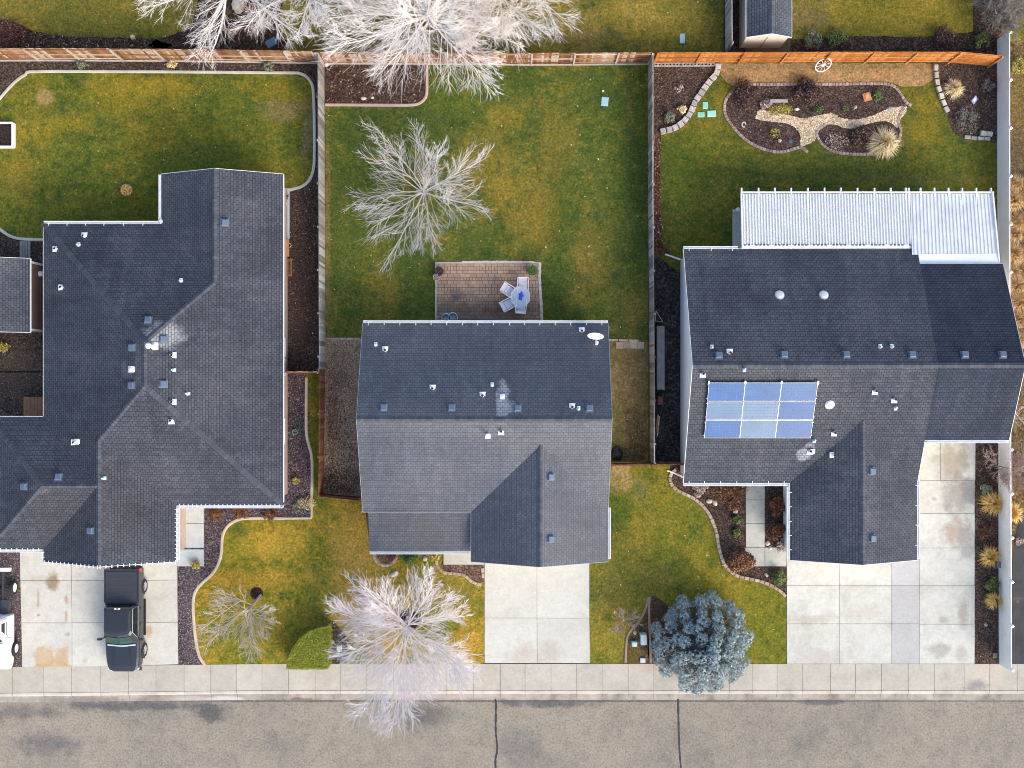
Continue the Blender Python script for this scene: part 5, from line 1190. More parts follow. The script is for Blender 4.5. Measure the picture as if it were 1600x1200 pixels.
    ground('dry_strip', [[(1124, 99), (1463, 99), (1462, 112), (1456, 126), (1440, 134), (1408, 136), (1396, 130), (1300, 131), (1170, 131), (1150, 138), (1137, 130), (1126, 118)]], lawn_mat('dormant_tan_turf', (.20, .135, .055), (.27, .175, .08), .42, [(1250, 104, 200, 5, (.11, .095, .05), .6, .7), (1430, 120, 24, 10, (.27, .18, .09), .6, .6), (1260, 124, 16, 6, (.10, .07, .04), .7, .6)]), .027, 0.03)
    ground('mulch_bed', [smooth([(1021, 100), (1121, 100), (1119, 114), (1108, 128), (1094, 146), (1085, 165), (1077, 180), (1064, 193), (1048, 202), (1026, 207), (1021, 207)], True, 2), smooth([(1462, 100), (1562, 100), (1562, 217), (1540, 217), (1510, 216), (1490, 208), (1479, 176), (1470, 150), (1463, 120)], True, 2),
                         smooth([(1172, 132), (1244, 132), (1378, 131), (1396, 135), (1407, 147), (1415, 160), (1416, 170), (1404, 186), (1407, 201), (1406, 213), (1399, 227), (1357, 241), (1324, 240), (1300, 236), (1285, 226), (1276, 213), (1272, 220), (1254, 231), (1240, 232), (1223, 237), (1202, 236), (1180, 228), (1163, 217), (1147, 201), (1134, 182), (1132, 168), (1135, 153), (1148, 137)], True, 3)], dm, .03, .01)
    riv = smooth([(1180.5, 183), (1186, 172), (1198, 173), (1236, 181), (1256, 185), (1297, 177), (1312, 184), (1336, 187), (1363, 181), (1388, 170), (1415, 167), (1413, 178), (1404, 190), (1402, 200), (1388, 190), (1362, 192), (1334, 201), (1318, 200), (1305, 195), (1287, 196), (1277, 206), (1274, 218), (1254, 229), (1250, 224), (1250, 209), (1235, 195), (1208, 190), (1186, 188)], True, 3)
    ground('pebble_river', [riv], bed_mat('tan_river_gravel', [(0, (.40, .28, .16)), (.5, (.68, .52, .32)), (1, (.9, .75, .54))], 11), .035, .01)
    scatter('pebbles', [riv], 240, .05, 'pebble', .03, .03, .75, True, label='loose tan pebbles of the garden river', cat='pebbles')
    # ground east of the vinyl fence and neighbour lane
    ground('side_lane', [[(1700, 775), (1605, 790), (1594, 806), (1586, 840), (1582, 880), (1581, 1037), (1700, 1037)]], conc_mat('dark_lane_asphalt', (.055, .057, .062), .2, [(1590, 940, 3, 3, (.2, .1, .06), .6, .5), (1590, 935, 12, 2, (.12, .12, .12), .5, .5)]), .02, .01)
    ground('verge', [[(1566, 60), (1700, 60), (1700, 776), (1606, 790), (1592, 806), (1580, 850), (1577, 1037), (1566, 1037)]], bed_mat('brown_verge_soil', [(0, (.07, .05, .025)), (.5, (.15, .105, .05)), (1, (.24, .175, .09))], 9, [(1590, 250, 20, 40, (.07, .055, .035), .6, .7), (1590, 150, 20, 60, (.16, .11, .03), .5, .7)]), .014, .02)
    # neighbours' lots along the top
    lawnN = lawn_mat('olive_neighbour_lawn', (.095, .092, .014), (.215, .15, .024), .50, [(880, 40, 50, 30, (.27, .185, .05), .7, .8), (1010, 20, 60, 26, (.26, .185, .035), .7, .8), (920, 60, 50, 14, (.16, .115, .04), .6, .8), (860, 30, 12, 12, (.09, .10, .014), .6, .7), (1040, 12, 12, 8, (.07, .085, .012), .7, .6), (560, 55, 70, 16, (.075, .082, .012), .7, .8), (150, 30, 130, 40, (.09, .092, .014), .7, .8), (1400, 30, 110, 40, (.16, .125, .010), .75, .7), (1265, 30, 30, 26, (.13, .10, .045), .8, .7), (960, 66, 60, 8, (.11, .095, .02), .6, .8)])
    ground('lawn', [[(-80, -120), (1130, -120), (1130, 84), (-80, 84)], [(1236, -120), (1700, -120), (1700, 64), (1560, 64), (1560, 84), (1236, 84)]], lawnN, .02)
    ground('mulch_bed', [smooth([(-80, 40), (10, 30), (50, 48), (120, 58), (240, 60), (245, 82), (-80, 82)], True, 2), smooth([(245, 60), (300, 40), (330, -60), (440, -60), (436, 40), (440, 80), (250, 80)], True, 2), [(1236, 62), (1310, 56), (1440, 58), (1520, 50), (1522, -100), (1560, -100), (1566, 84), (1236, 84)], rect(1131, -100, 1165, 84)], bed_mat('dark_leafy_bed', [(0, (.026, .018, .013)), (.6, (.068, .046, .034)), (1, (.13, .09, .065))], 12), .028, .03)  # dark brown leafy soil
    # patio pavers
    t = NT('brown_patio_pavers'); br = t.n('ShaderNodeTexBrick'); br.offset = .5; br.offset_frequency = 2; br.squash = .5; br.squash_frequency = 3; t.l(t.pos(), br.inputs['Vector'])
    for k, v in (('Scale', 1), ('Mortar Size', .012), ('Mortar Smooth', .3), ('Bias', 0), ('Brick Width', .34), ('Row Height', .2)): br.inputs[k].default_value = v
    br.inputs['Color1'].default_value = (.43, .275, .18, 1); br.inputs['Color2'].default_value = (.52, .345, .23, 1); br.inputs['Mortar'].default_value = (.085, .055, .038, 1)
    c = br.outputs[0]
    for p in ((705, 480, 40, 14, (.13, .105, .08), .6, .7), (770, 490, 80, 14, (.14, .105, .075), .65, .7), (715, 462, 10, 8, (.12, .11, .10), .5, .6), (800, 480, 40, 20, (.17, .115, .08), .5, .7)): c = t.patch(c, *p)
    c = t.mix(1, c, t.ramp(t.noise(3, 5, .7), [(.3, (.75, .75, .75)), (.7, (1.2, 1.2, 1.2))]), 'MULTIPLY'); c = t.mix(1, c, t.ramp(t.noise(30, 4, .8), [(.3, (.75, .75, .75)), (.7, (1.22, 1.22, 1.22))]), 'MULTIPLY')
    t.bump(t.math('MULTIPLY', br.outputs[1], -1), .5, .02)
    o = ground('patio', [[(681, 412), (844, 412), (846, 530), (680, 530)]], t.done(c, .85, .15), .06, 0)
    # loose stuff
    LL = lambda *a, **k: scatter(*a, **k)
    LL('mulch_chips', [[(-60, 92), (497, 92), (497, 112), (-60, 112)], [(491, 112), (500, 112), (500, 578), (455, 578), (455, 300), (480, 290), (491, 270)], [(0, 375), (68, 378), (68, 648), (0, 648)]], 90, .05, 'chips', .014, label='dark bark chips of the left garden beds', cat='bark chips')
    LL('rock_chips', [[(322, 792), (347, 812), (345, 870), (333, 897), (304, 925), (303, 950), (308, 1000), (318, 1038), (280, 1038), (280, 887), (321, 887)], [(450, 590), (484, 590), (487, 808), (395, 808), (360, 815), (322, 812), (322, 792), (450, 792)], [(0, 862), (32, 862), (35, 1042), (0, 1042)]], 150, .04, 'purple', .02, .03, .8, True, label='purple grey rock chips of the front bed', cat='rock chips')
    LL('bed_chips', [[(1021, 100), (1119, 102), (1085, 165), (1060, 195), (1021, 207)], [(1465, 100), (1558, 100), (1558, 215), (1500, 213)], [(1138, 150), (1175, 134), (1378, 133), (1412, 165), (1380, 172), (1300, 176), (1240, 181), (1190, 172), (1180, 190), (1235, 197), (1248, 228), (1200, 234), (1150, 200)], [(1060, 740), (1164, 755), (1163, 885), (1228, 887), (1228, 928), (1150, 900), (1125, 860), (1104, 800)], rect(1196, 757, 1232, 854), rect(1525, 690, 1560, 1036)], 90, .045, 'chips', .032, label='dark mulch chips of the right garden beds', cat='mulch chips')
    LL('gravel_stones', [[(509, 531), (566, 531), (566, 772), (506, 770)]], 170, .04, 'barkgravel', .02, .03, .75, True, label='brown gravel stones beside the middle house', cat='gravel')
    LL('leaf_litter', [[(509, 102), (664, 102), (664, 158), (509, 162)], [(1022, 210), (1032, 214), (1036, 385), (1022, 396)], [(0, 45), (240, 60), (240, 74), (0, 74)], [(510, 600), (530, 600), (566, 735), (566, 772), (508, 770)], [(975, 640), (1010, 640), (1010, 718), (975, 718)]], 55, .06, 'litter', .03, .05, .6, label='brown leaf litter gathered in the beds', cat='leaf litter')
    LL('fallen_leaves', [[(507, 100), (1014, 100), (1012, 528), (508, 528)], [(0, 120), (480, 120), (480, 280), (0, 340)], [(320, 1030), (350, 830), (560, 790), (750, 890), (750, 1030)], [(925, 1030), (955, 740), (1100, 810), (1220, 940), (1220, 1030)], [(0, 0), (1120, 0), (1120, 70), (0, 70)], [(450, 300), (497, 300), (497, 578), (452, 578)]], .55, .055, 'leaf', .03, .04, .7, label='scattered pale fallen leaves', cat='fallen leaves')

# ------------------------------------------------------------------ placing things
def fences():
    fence([(-70, 93), (100, 92.5), (260, 93.5), (380, 95), (498, 97)], 'weathered brown board fence along the back of the left yard', 'oldcedar', 2.05, side=-1, kick=True, seed=2)
    fence([(502, 97.5), (660, 98), (830, 99.5), (1013, 98.5)], 'faded board fence along the back of the middle yard behind the white tree', 'oldcedar', 2.0, side=-1, kick=True, seed=3)
    fence([(1021, 98), (1200, 97.5), (1320, 97), (1470, 97), (1495, 97), (1543, 103)], 'new orange cedar fence with the wagon wheel leaning on it', 'newcedar', 1.95, side=-1, seed=4)
    fence([(507, 99), (508, 330), (509, 578)], 'long grey board fence between the left and middle back yards', 'greycedar', 1.95, side=-1, seed=5)
    fence([(508, 580), (507, 700), (505, 771)], 'short red-brown board fence beside the brown gravel strip', 'redcedar', 1.6, side=-1, seed=6)
    fence([(505, 772), (530, 777), (567, 778)], 'dark board fence closing the front end of the gravel strip', 'redcedar', 1.5, side=1, seed=7)
    fence([(1013, 100), (1012.5, 300), (1014, 480), (1015, 600), (1015, 720)], 'grey board fence between the middle yard and the solar panel house', 'greycedar', 1.9, side=1, seed=8)
    fence([(950, 723), (1015, 722)], 'low brown fence closing the side yard right of the middle house', 'redcedar', 1.5, side=-1, seed=9)
    fence([(1018, 722), (1068, 722)], 'dark gate fence against the white wall of the solar panel house', 'redcedar', 1.5, side=-1, seed=10)
    fence([(448, 581), (504, 581)], 'dark board fence from the left house to the grey fence', 'oldcedar', 1.6, side=-1, seed=11)
    fence([(1132, -60), (1133, 82)], 'dark weathered fence left of the cream garden shed', 'greycedar', 1.9, side=1, seed=12)
    vinyl_fence([(1558, 62), (1558, 300), (1559, 420)], 'white vinyl fence beside the corner garden bed and ornamental grasses') if False else vinyl_fence([(1558, 64), (1558.5, 430), (1560, 700), (1561, 1036)], 'long white vinyl fence right of the solar panel house', 1.55)

def sheds():
    # brown shed, left edge
    z = 2.35; t = thing('garden_shed', 'brown garden shed with grey shingle roof at the left edge', 'shed', P(20, 462))
    xe, yn, ys = P(47, 0, z).x, P(0, 404, z).y, P(0, 519, z).y; xr = xe - 2.3
    h = House.__new__(House); h.t = t; h.faces = []; h.fm = 'white'; zr = z + .95
    h.face([(xe, yn, z), (xr, yn, zr), (xr, ys, zr), (xe, ys, z)]); h.face([(xr, yn, zr), (xe - 4.6, yn, z), (xe - 4.6, ys, z), (xr, ys, zr)])
    rm = roof_mat('patchy_grey_shingle', (.075, .085, .10)); h.build_roof([rm], .1)
    h.walls([(xe, yn), (xe - 4.6, yn), (xe - 4.6, ys), (xe, ys)], .1, 'shedwall')
    for y in (yn - .16, ys + .16): MB().box(xe - .12, y - .06, 0, xe - .06, y + .06, z - .1).build('corner_trim', 'white', t)
    p = P(62, 428, .9); MB().lathe([(.001, 0), (.16, .02), (.13, .2), (.06, .24), (.001, .25)], 12, T=Matrix.Translation(Vector((xe - .1, p.y, 1.0))) @ Matrix.Rotation(R(90), 4, 'Y')).build('wall_lamp', 'white', t)
    # cream shed, top
    z = 2.3; t = thing('cream_shed', 'cream garden shed with grey gable roof beyond the orange fence', 'shed', P(1200, 30))
    x0, x1 = P(1166, 0, z).x, P(1237, 0, z).x; y0 = P(0, 58, z).y; xm = (x0 + x1) / 2; zr = z + .62; yb = y0 + 4.2
    h = House.__new__(House); h.t = t; h.faces = []; h.fm = 'white'
    h.face([(x0, y0, z), (xm, y0, zr), (xm, yb, zr), (x0, yb, z)]); h.face([(xm, y0, zr), (x1, y0, z), (x1, yb, z), (xm, yb, zr)]); h.build_roof([rm], .1)
    h.walls([(x1, yb), (x0, yb), (x0, y0), (x1, y0)], .1, 'cream')
    MB().box(xm - .02, y0 + .085, 0, xm + .02, y0 + .1, 2.0).build('door_gap', 'joint', t)

def vegetation():
    barks = dict(trunk_h=.2)
    bare_tree(P(663, 303), 'small pale leafless tree standing in the middle back lawn', 4.8, 4.0, 23, limbs=16, fork=False, nsec=13, nter=7, nq=1, bark='bark', trunk_h=.16, trunk_r=.11, twig=.0072, elev=(12, 58), curve=.16, lr=.3)
    bare_tree(P(638, 968), 'large white-barked leafless tree overhanging the pavement and road', 7.8, 3.9, 33, lean=(0, -.2), fork=False, limbs=25, nsec=13, nter=8, nq=3, bark='barkw', trunk_h=.15, trunk_r=.17, twig=.0068, elev=(8, 66), curve=.05, lr=.2, secang=(18, 42))
    bare_tree(P(407, 930), 'small leafless tree with a dark mulch ring in the left front lawn', 4.2, 2.3, 41, limbs=11, nsec=10, nter=6, nq=2, bark='barkt', trunk_h=.25, trunk_r=.07, twig=.0072, elev=(15, 60), lean=(-.42, -.62), curve=.10)
    bare_tree(P(672, 34), 'huge dense white leafless tree hanging over the middle back fence', 9.5, 5.6, 51, fork=False, limbs=22, nsec=14, nter=10, nq=3, bark='barkc', trunk_h=.17, trunk_r=.26, lr=.22, twig=.0082, elev=(4, 66), lean=(-.02, -.06), curve=.05)
    bare_tree(P(782, -4), 'dense white leafless tree right of the huge one above the back fence', 8.5, 4.6, 57, fork=False, limbs=17, nsec=13, nter=10, nq=3, bark='barkc', trunk_h=.17, trunk_r=.22, lr=.22, twig=.0082, elev=(4, 66), curve=.05)
    bare_tree(P(505, -12), 'white leafless tree at the top edge beside the huge one', 7.5, 4.2, 61, limbs=17, nsec=13, nter=8, nq=3, bark='barkc', trunk_h=.2, trunk_r=.18, twig=.0082, elev=(5, 60), curve=.05)
    bare_tree(P(378, -22), 'open leafless tree with thick white limbs above the dark bed', 6.2, 5.3, 73, limbs=8, nsec=9, nter=6, nq=3, bark='barkc', trunk_h=.3, trunk_r=.24, twig=.008, elev=(2, 30), curve=.05, sector=(R(172), R(345)), leader=False)
    bare_tree(P(1586, 652), 'grey leafless shrub leaning over the darker roof at the right edge', 4.0, 1.5, 81, limbs=7, nsec=7, nter=5, nq=2, bark='barkt', trunk_h=.3, trunk_r=.06, twig=.008, elev=(15, 60), lean=(-.25, 0), name='bare_shrub', cat='shrub')
    bare_tree(P(1556, 728), 'bare reddish shrub between the driveway and the white fence', 2.6, 1.25, 83, limbs=9, nsec=8, nter=5, nq=2, bark='barkr', trunk_h=.1, trunk_r=.05, twig=.010, elev=(25, 75), name='bare_shrub', cat='shrub')
    bare_tree(P(1588, 735), 'dense russet bare shrub outside the white fence', 2.4, 1.5, 85, limbs=12, nsec=9, nter=6, nq=2, bark='barkr', trunk_h=.08, trunk_r=.05, twig=.010, elev=(15, 70), name='bare_shrub', cat='shrub')
    bare_tree(P(975, 968), 'small bare shrub in the lawn beside the curved edging', 1.0, .85, 87, limbs=10, nsec=6, nter=4, nq=1, bark='barkr', trunk_h=.08, trunk_r=.03, twig=.008, elev=(12, 60), name='bare_shrub', cat='shrub')
    bare_tree(P(395, 45), 'tangled low brown shrub in the dark bed under the open tree', 1.5, 1.4, 88, limbs=12, nsec=6, nter=4, nq=2, bark='barkr', trunk_h=.06, trunk_r=.03, twig=.009, elev=(15, 60), name='bare_shrub', cat='shrub')
    bare_tree(P(1556, 20), 'round dense grey-brown leafless bush at the top right corner', 2.7, 1.75, 89, limbs=20, nsec=12, nter=9, nq=4, bark='barkb', trunk_h=.06, trunk_r=.06, twig=.010, elev=(10, 80), name='bare_bush', cat='bush', curve=0)
    spruce(); hedge()
    # ornamental grasses
    g = 'golden grasses along the right driveway'
    for i, (x, y, r_, n) in enumerate(((1547, 786, .78, 'largest golden grass clump beside the driveway, below the bare shrub'), (1543, 868, .66, 'golden grass clump halfway down the driveway bed'), (1549, 937, .55, 'smallest golden grass clump next to the yellow-green shrub'))):
        tuft(P(x, y), n, r_, .95, 'ygrass', 90 + i, 520, group=g)
    tuft(P(1578, 800), 'golden grass clump outside the white fence by the dark lane', .72, .9, 'ygrass', 99, 420, group=g)
    tuft(P(1377, 226), 'big straw coloured grass clump at the corner of the island bed', .98, 1.1, 'tgrass', 101, 900); tuft(P(1488, 140), 'pale straw grass clump inside the right corner bed', .62, .7, 'tgrass', 102, 500)
    r = random.Random(9); proto = None
    k = 0
    for y in range(290, 545, 27):
        for x in (1584, 1606):
            p = P(x + r.uniform(-5, 5), y + r.uniform(-7, 7)); s = r.uniform(.62, .85)
            lab = 'tan grass clump in the row outside the white fence'
            if proto is None: proto = o = tuft(p, lab, 1.0, 1.15, 'rgrass', 104, 560, group='tan grasses outside the white fence')
            else:
                o = proto.copy(); COL.objects.link(o); o.location = p
            o.rotation_euler = (0, 0, r.uniform(0, 6)); o.scale = (s, s, s * r.uniform(.85, 1.1)); k += 1
    # garden shrubs
    SH = lambda px, py, r_, h, m, lab, n=600, ls=.05, **kw: shrub(P(px, py), lab, r_ / S, h, m, int(px * 7 + py), n, ls, **kw)
    SH(1161, 148, 25, .75, 'dkshrub', 'dark russet shrub at the left end of the island bed', 1000, .045); SH(1262, 148, 26, 1.0, 'dkshrub', 'tall blackish shrub at the upper edge of the island bed', 1300, .05); SH(1343, 214, 19, .6, 'dkshrub', 'blackish shrub beside the big straw grass clump', 900, .05)
    SH(1195, 165, 12, .3, 'barkr', 'low dry brown plant beside the stone bench', 160, .04); SH(1218, 171, 20, .18, 'yplant', 'flat yellow-green ground cover below the stone bench', 900, .03, squash=.45, twigs=0); SH(1370, 151, 8, .35, 'gplant', 'small green plant right of the terracotta slab', 160, .04); SH(1320, 170, 6, .25, 'gplant', 'tiny green plant in the middle of the island bed', 90, .035); SH(1210, 208, 9, .3, 'yplant', 'small yellowish plant in the lower left of the island bed', 110, .04); SH(1278, 172, 9, .25, 'gplant', 'small green plant at the edge of the pebble river', 140, .03); SH(1305, 222, 22, .3, 'barkr', 'sparse brown plant in the kidney shaped bed', 260, .035)
    SH(1045, 183, 11, .45, 'sage', 'grey-green sage plant inside the white block border', 420, .04); SH(1066, 172, 9, .4, 'tgrass', 'straw coloured plant beside the grey-green sage', 260, .04); SH(1060, 140, 9, .25, 'barkr', 'low dry plant in the upper left garden bed', 130, .035)
    SH(1510, 187, 24, .5, 'barkg', 'straggly grey-green shrub at the lower end of the right corner bed', 500, .035); SH(1516, 184, 10, .5, 'sage', 'leafy sprout inside the straggly grey shrub', 150, .035); SH(1541, 135, 12, .6, 'barkg', 'dim dry shrub near the white fence in the right corner bed', 200, .035)
    SH(1153, 872, 25, 1.15, 'brshrub', 'large red-brown bush at the corner of the front path', 1700, .05); SH(1140, 768, 30, .7, 'brshrub', 'wide reddish dry shrub under the front eave', 700, .04, squash=.7); SH(1092, 763, 15, .4, 'barkr', 'round tan dry shrub at the corner of the solar panel house', 500, .04); SH(1145, 788, 14, .4, 'brshrub', 'low orange-brown shrub beside the three boulders', 300, .04)
    SH(1151, 812, 9, .42, 'box', 'upper round boxwood beside the front path', 420, .035); SH(1151, 832, 9, .42, 'box', 'lower round boxwood beside the front path', 420, .035); SH(1213, 901, 15, .7, 'box', 'large round boxwood at the corner of the right driveway', 900, .04)
    SH(1213, 790, 16, .8, 'brshrub', 'brown shrub against the garage wall beside the path', 600, .045); SH(1214, 828, 16, .8, 'brshrub', 'second brown shrub along the garage wall', 600, .045); SH(1220, 853, 13, .45, 'barkr', 'pinkish dry shrub spilling on to the path by the garage', 350, .04)
    SH(340, 803, 13, .5, 'brshrub', 'leftmost round brown shrub under the left house eave', 420, .04); SH(377, 799, 15, .5, 'brshrub', 'middle round brown shrub under the left house eave', 480, .04); SH(425, 800, 15, .5, 'brshrub', 'rightmost round brown shrub under the left house eave', 480, .04)
    SH(307, 882, 9, .45, 'yplant', 'yellow-green shrub at the end of the left house walk', 420, .035); SH(463, 750, 7, .35, 'yplant', 'small yellow plant in the bed along the left house', 260, .035); SH(470, 790, 14, .3, 'sage', 'low straw plant at the corner of the tan edging', 300, .035); SH(330, 847, 5, .25, 'sage', 'tiny grey-green plant in the purple rock bed', 120, .03)
    SH(478, 786, 18, .35, 'tgrass', 'dry pale plant by the end of the left front bed', 250, .03, squash=.5); SH(640, 872, 17, .35, 'gplant', 'green groundcover plant below the porch gutter', 620, .04, squash=.6); SH(678, 868, 14, .35, 'yplant', 'yellow leafed plant beside the porch slab', 420, .04, squash=.6); SH(612, 870, 10, .2, 'rplant', 'dark reddish plant inside the half round brick border', 160, .03)
    SH(129, 102, 9, .5, 'sage', 'leftmost small shrub along the left back fence', 320, .035); SH(270, 103, 9, .5, 'tgrass', 'dry straw shrub along the left back fence', 240, .035); SH(421, 106, 9, .55, 'sage', 'blue-green shrub near the fence corner of the left yard', 380, .035)
    SH(445, 309, 8, .5, 'rplant', 'dark red potted plant beside the left house', 260, .035); SH(8, 542, 12, .5, 'yplant', 'yellow-green plant at the left edge below the brown shed', 300, .04)
    SH(325, 60, 13, .6, 'gplant', 'bright green shrub under the open white tree', 420, .045); SH(318, 72, 7, .4, 'rplant', 'small red plant beside the bright green shrub', 120, .04)
    SH(1268, 65, 18, .6, 'sage', 'left green shrub beyond the orange fence', 450, .04); SH(1304, 62, 18, .6, 'box', 'yellow-green shrub beyond the orange fence', 420, .04); SH(1470, 58, 20, .7, 'dkshrub', 'dark purple shrub beyond the orange fence', 500, .045); SH(1532, 66, 15, .6, 'box', 'green shrub near the grey-brown bush', 350, .045); SH(20, 55, 26, .6, 'rplant', 'dark reddish shrub at the top left corner', 450, .04)
    SH(1546, 912, 13, .7, 'box', 'yellow-green shrub above the smallest golden grass clump', 500, .04); SH(1537, 763, 9, .6, 'sage', 'small blue-green plant below the bare reddish shrub', 260, .04); SH(1540, 830, 14, .35, 'brshrub', 'low brown plant between two golden grass clumps', 260, .04); SH(1590, 845, 9, .3, 'barkr', 'dry brown tuft at the corner of the dark lane', 160, .035); SH(1590, 105, 16, .5, 'yplant', 'straggly yellowish shrub outside the white fence', 300, .04)
    SH(30, 921, 3, .2, 'gplant', 'green weed beside the bare truck frame', 60, .03)

def edgings():
    edging('lawn_edging', [(-50, 215), (-22, 180), (2, 152), (22, 130), (42, 116), (62, 112), (250, 112.5), (440, 114), (470, 115.5), (484, 126), (490, 148), (491.5, 240), (488, 272), (476, 289), (455, 296.5), (444, 298)], 'pale concrete curb curving around the left back lawn', .17, .08, 'curbg')
    edging('lawn_edging', [(-30, 330), (0, 358), (25, 372), (69, 375)], 'short pale concrete curb near the brown shed', .17, .08, 'curbg')
    edging('lawn_edging', [(508, 164), (600, 164.5), (640, 164.5), (655, 162), (664, 154), (667, 142), (667, 100)], 'pinkish concrete curb around the leafy corner bed', .17, .09, plain('pink_curb', (.47, .35, .28), .85))
    edging('lawn_edging', [(479, 590), (478.5, 655), (480, 684), (487, 712), (488, 745), (487, 775)], 'tan curb running along the narrow bed beside the left house', .17, .08, 'curb')
    edging('lawn_edging', [(443, 810), (487, 809.5), (487, 775)], 'straight tan curb at the corner of the left house bed', .13, .08, 'curb', sm=False)
    edging('lawn_edging', [(443, 810), (395, 809.5), (372, 812), (356, 822), (348, 838), (345, 870), (334, 894), (312, 915), (303.5, 930), (302, 955), (306, 1000), (312, 1026), (321, 1039)], 'tan S-shaped curb between purple rock and the front lawn', .17, .08, 'curb')
    edging('brick_edging', [(509, 529), (570, 529.5)], 'thin brick edging above the brown gravel strip', .12, .06, 'tanbrick', .4, sm=False)
    edging('brick_edging', [(950, 531), (1012, 533)], 'tan brick edging right of the middle house', .14, .07, 'tanbrick', .6, sm=False)
    edging('brick_edging', [(585, 862), (584, 868), (587, 876), (594, 882), (603, 884), (611, 882), (617, 876), (620, 868), (622, 862)], 'half round brick border under the porch gutter', .17, .09, 'tanbrick', .24, jitter=.08)
    edging('brick_edging', [(682, 876), (683, 884), (688, 891), (696, 895), (708, 896), (720, 897), (728, 900), (736, 908), (745, 912), (755, 914)], 'curving brick border in front of the porch slab', .17, .09, 'tanbrick', .27, jitter=.08)
    edging('brick_edging', [(754, 887), (755, 910)], 'short row of bricks against the middle driveway', .16, .1, 'tanbrick', .3, sm=False)
    edging('brick_edging', [(1056, 733), (1048, 741), (1046, 750), (1053, 762), (1066, 770), (1086, 780), (1105, 799), (1118, 828), (1124, 860), (1133, 884), (1147, 897), (1160, 902), (1180, 906), (1204, 914), (1222, 926), (1229, 934)], 'long S-shaped tan brick border of the right front bed', .18, .1, 'tanbrick', .3, jitter=.05)
    edging('brick_edging', [(1170, 132), (1244, 132), (1290, 132), (1378, 131), (1396, 135), (1407, 147), (1415, 160), (1428, 167)], 'pink brick edging along the upper side of the island bed', .17, .09, 'brick', .2, jitter=.04)
    edging('brick_edging', [(1149, 137), (1135, 154), (1131.6, 168), (1134, 182), (1147, 201), (1163, 217), (1180, 228), (1202, 236), (1223, 237.5), (1244, 231.5), (1253, 231), (1262, 239)], 'pink brick edging around the left end of the island bed', .17, .09, 'brick', .2, jitter=.04)
    edging('brick_edging', [(1290, 195), (1279, 202), (1275.5, 211), (1285, 226), (1300, 236), (1324, 240.5), (1357, 241), (1385, 237), (1400, 226), (1406, 213), (1407, 202), (1403, 188), (1410, 172), (1416, 167)], 'pink brick edging around the kidney shaped bed', .17, .09, 'brick', .2, jitter=.04)
    edging('block_border', [(1121, 100), (1121, 112), (1114, 122), (1104, 133), (1095, 147), (1086, 158), (1082, 168), (1077, 180), (1065, 193), (1055, 200), (1040, 205), (1023, 207.5)], 'row of white-grey retaining blocks curving around the upper left garden bed', .33, .22, 'block', .37, parts=True, jitter=.12, cat='border', gapf=.15)
    edging('block_border', [(1460.5, 101), (1461.5, 113), (1462.5, 124), (1464, 134), (1467.5, 145), (1471, 155), (1475, 165), (1480, 177)], 'row of cream retaining blocks along the right corner bed', .25, .2, 'paleblock', .42, parts=True, jitter=.12, cat='border', gapf=.2)
    edging('block_border', [(1506, 214), (1520, 216), (1535, 217), (1556, 217)], 'low dark row of blocks at the bottom of the right corner bed', .2, .12, 'block', .38, parts=True, jitter=.1, cat='border')
    edging('block_border', [(1530, 209), (1545, 210), (1558, 213)], 'three cream blocks stacked behind the low dark row', .25, .25, 'paleblock', .36, parts=True, jitter=.1, cat='border')
    edging('timber_edging', [(681, 411), (681, 500)], 'thin pale edging down the left side of the paver patio', .1, .08, 'palerail', sm=False)
    edging('timber_edging', [(680, 410.5), (845, 410.5)], 'thin pale edging along the top of the paver patio', .1, .09, 'palerail', sm=False)
    edging('stone_edging', [(843, 411), (843.5, 450), (846, 480), (846.5, 510)], 'broken cream stone edging down the right side of the paver patio', .17, .11, 'rock', .42, jitter=.12, gapf=.02)
    edging('stone_edging', [(722, 409.5), (780, 409), (843, 410)], 'broken cream stones along the upper right of the paver patio', .12, .1, 'rock', .35, jitter=.1, gapf=.02)
    edging('timber_edging', [(1015, 932), (1013.5, 950), (1015, 985), (1016.5, 1035)], 'straight timber edging left of the spruce bed', .14, .09, plain('weathered_timber', (.30, .21, .15), .85), sm=False)
    edging('timber_edging', [(1013, 933), (1008, 952), (998, 970), (985, 985), (979, 1000), (977, 1035)], 'curved timber edging around the utility boxes', .14, .09, 'weathered_timber_' if False else plain('weathered_timber', (.36, .25, .17), .85))
    # cinder blocks under the new fence
    t = thing('block_row', 'row of hollow grey blocks at the foot of the orange fence', 'border', P(1022, 101)); a, b = P(1022, 102), P(1116, 101.5); n = 17
    for i in range(n):
        c = a.lerp(b, (i + .5) / n); mb = MB(); l = (b - a).length / n * .46
        for x0, x1, y0, y1 in ((-l, l, -.1, -.06), (-l, l, .06, .1), (-l, -l + .04, -.06, .06), (l - .04, l, -.06, .06)): mb.box(c.x + x0, c.y + y0, 0, c.x + x1, c.y + y1, .16)
        mb.build('block', 'block', t)
    for i in range(4):
        p = P(968 + i * 11, 539.5); tag(MB().box(p.x - .19, p.y - .19, 0, p.x + .19, p.y + .19, .055).build('stepping_stone', 'tanbrick', at=p), ('first', 'second', 'third', 'last')[i] + ' square paver from the left in the side yard row', 'paver', 'square pavers beside the middle house')

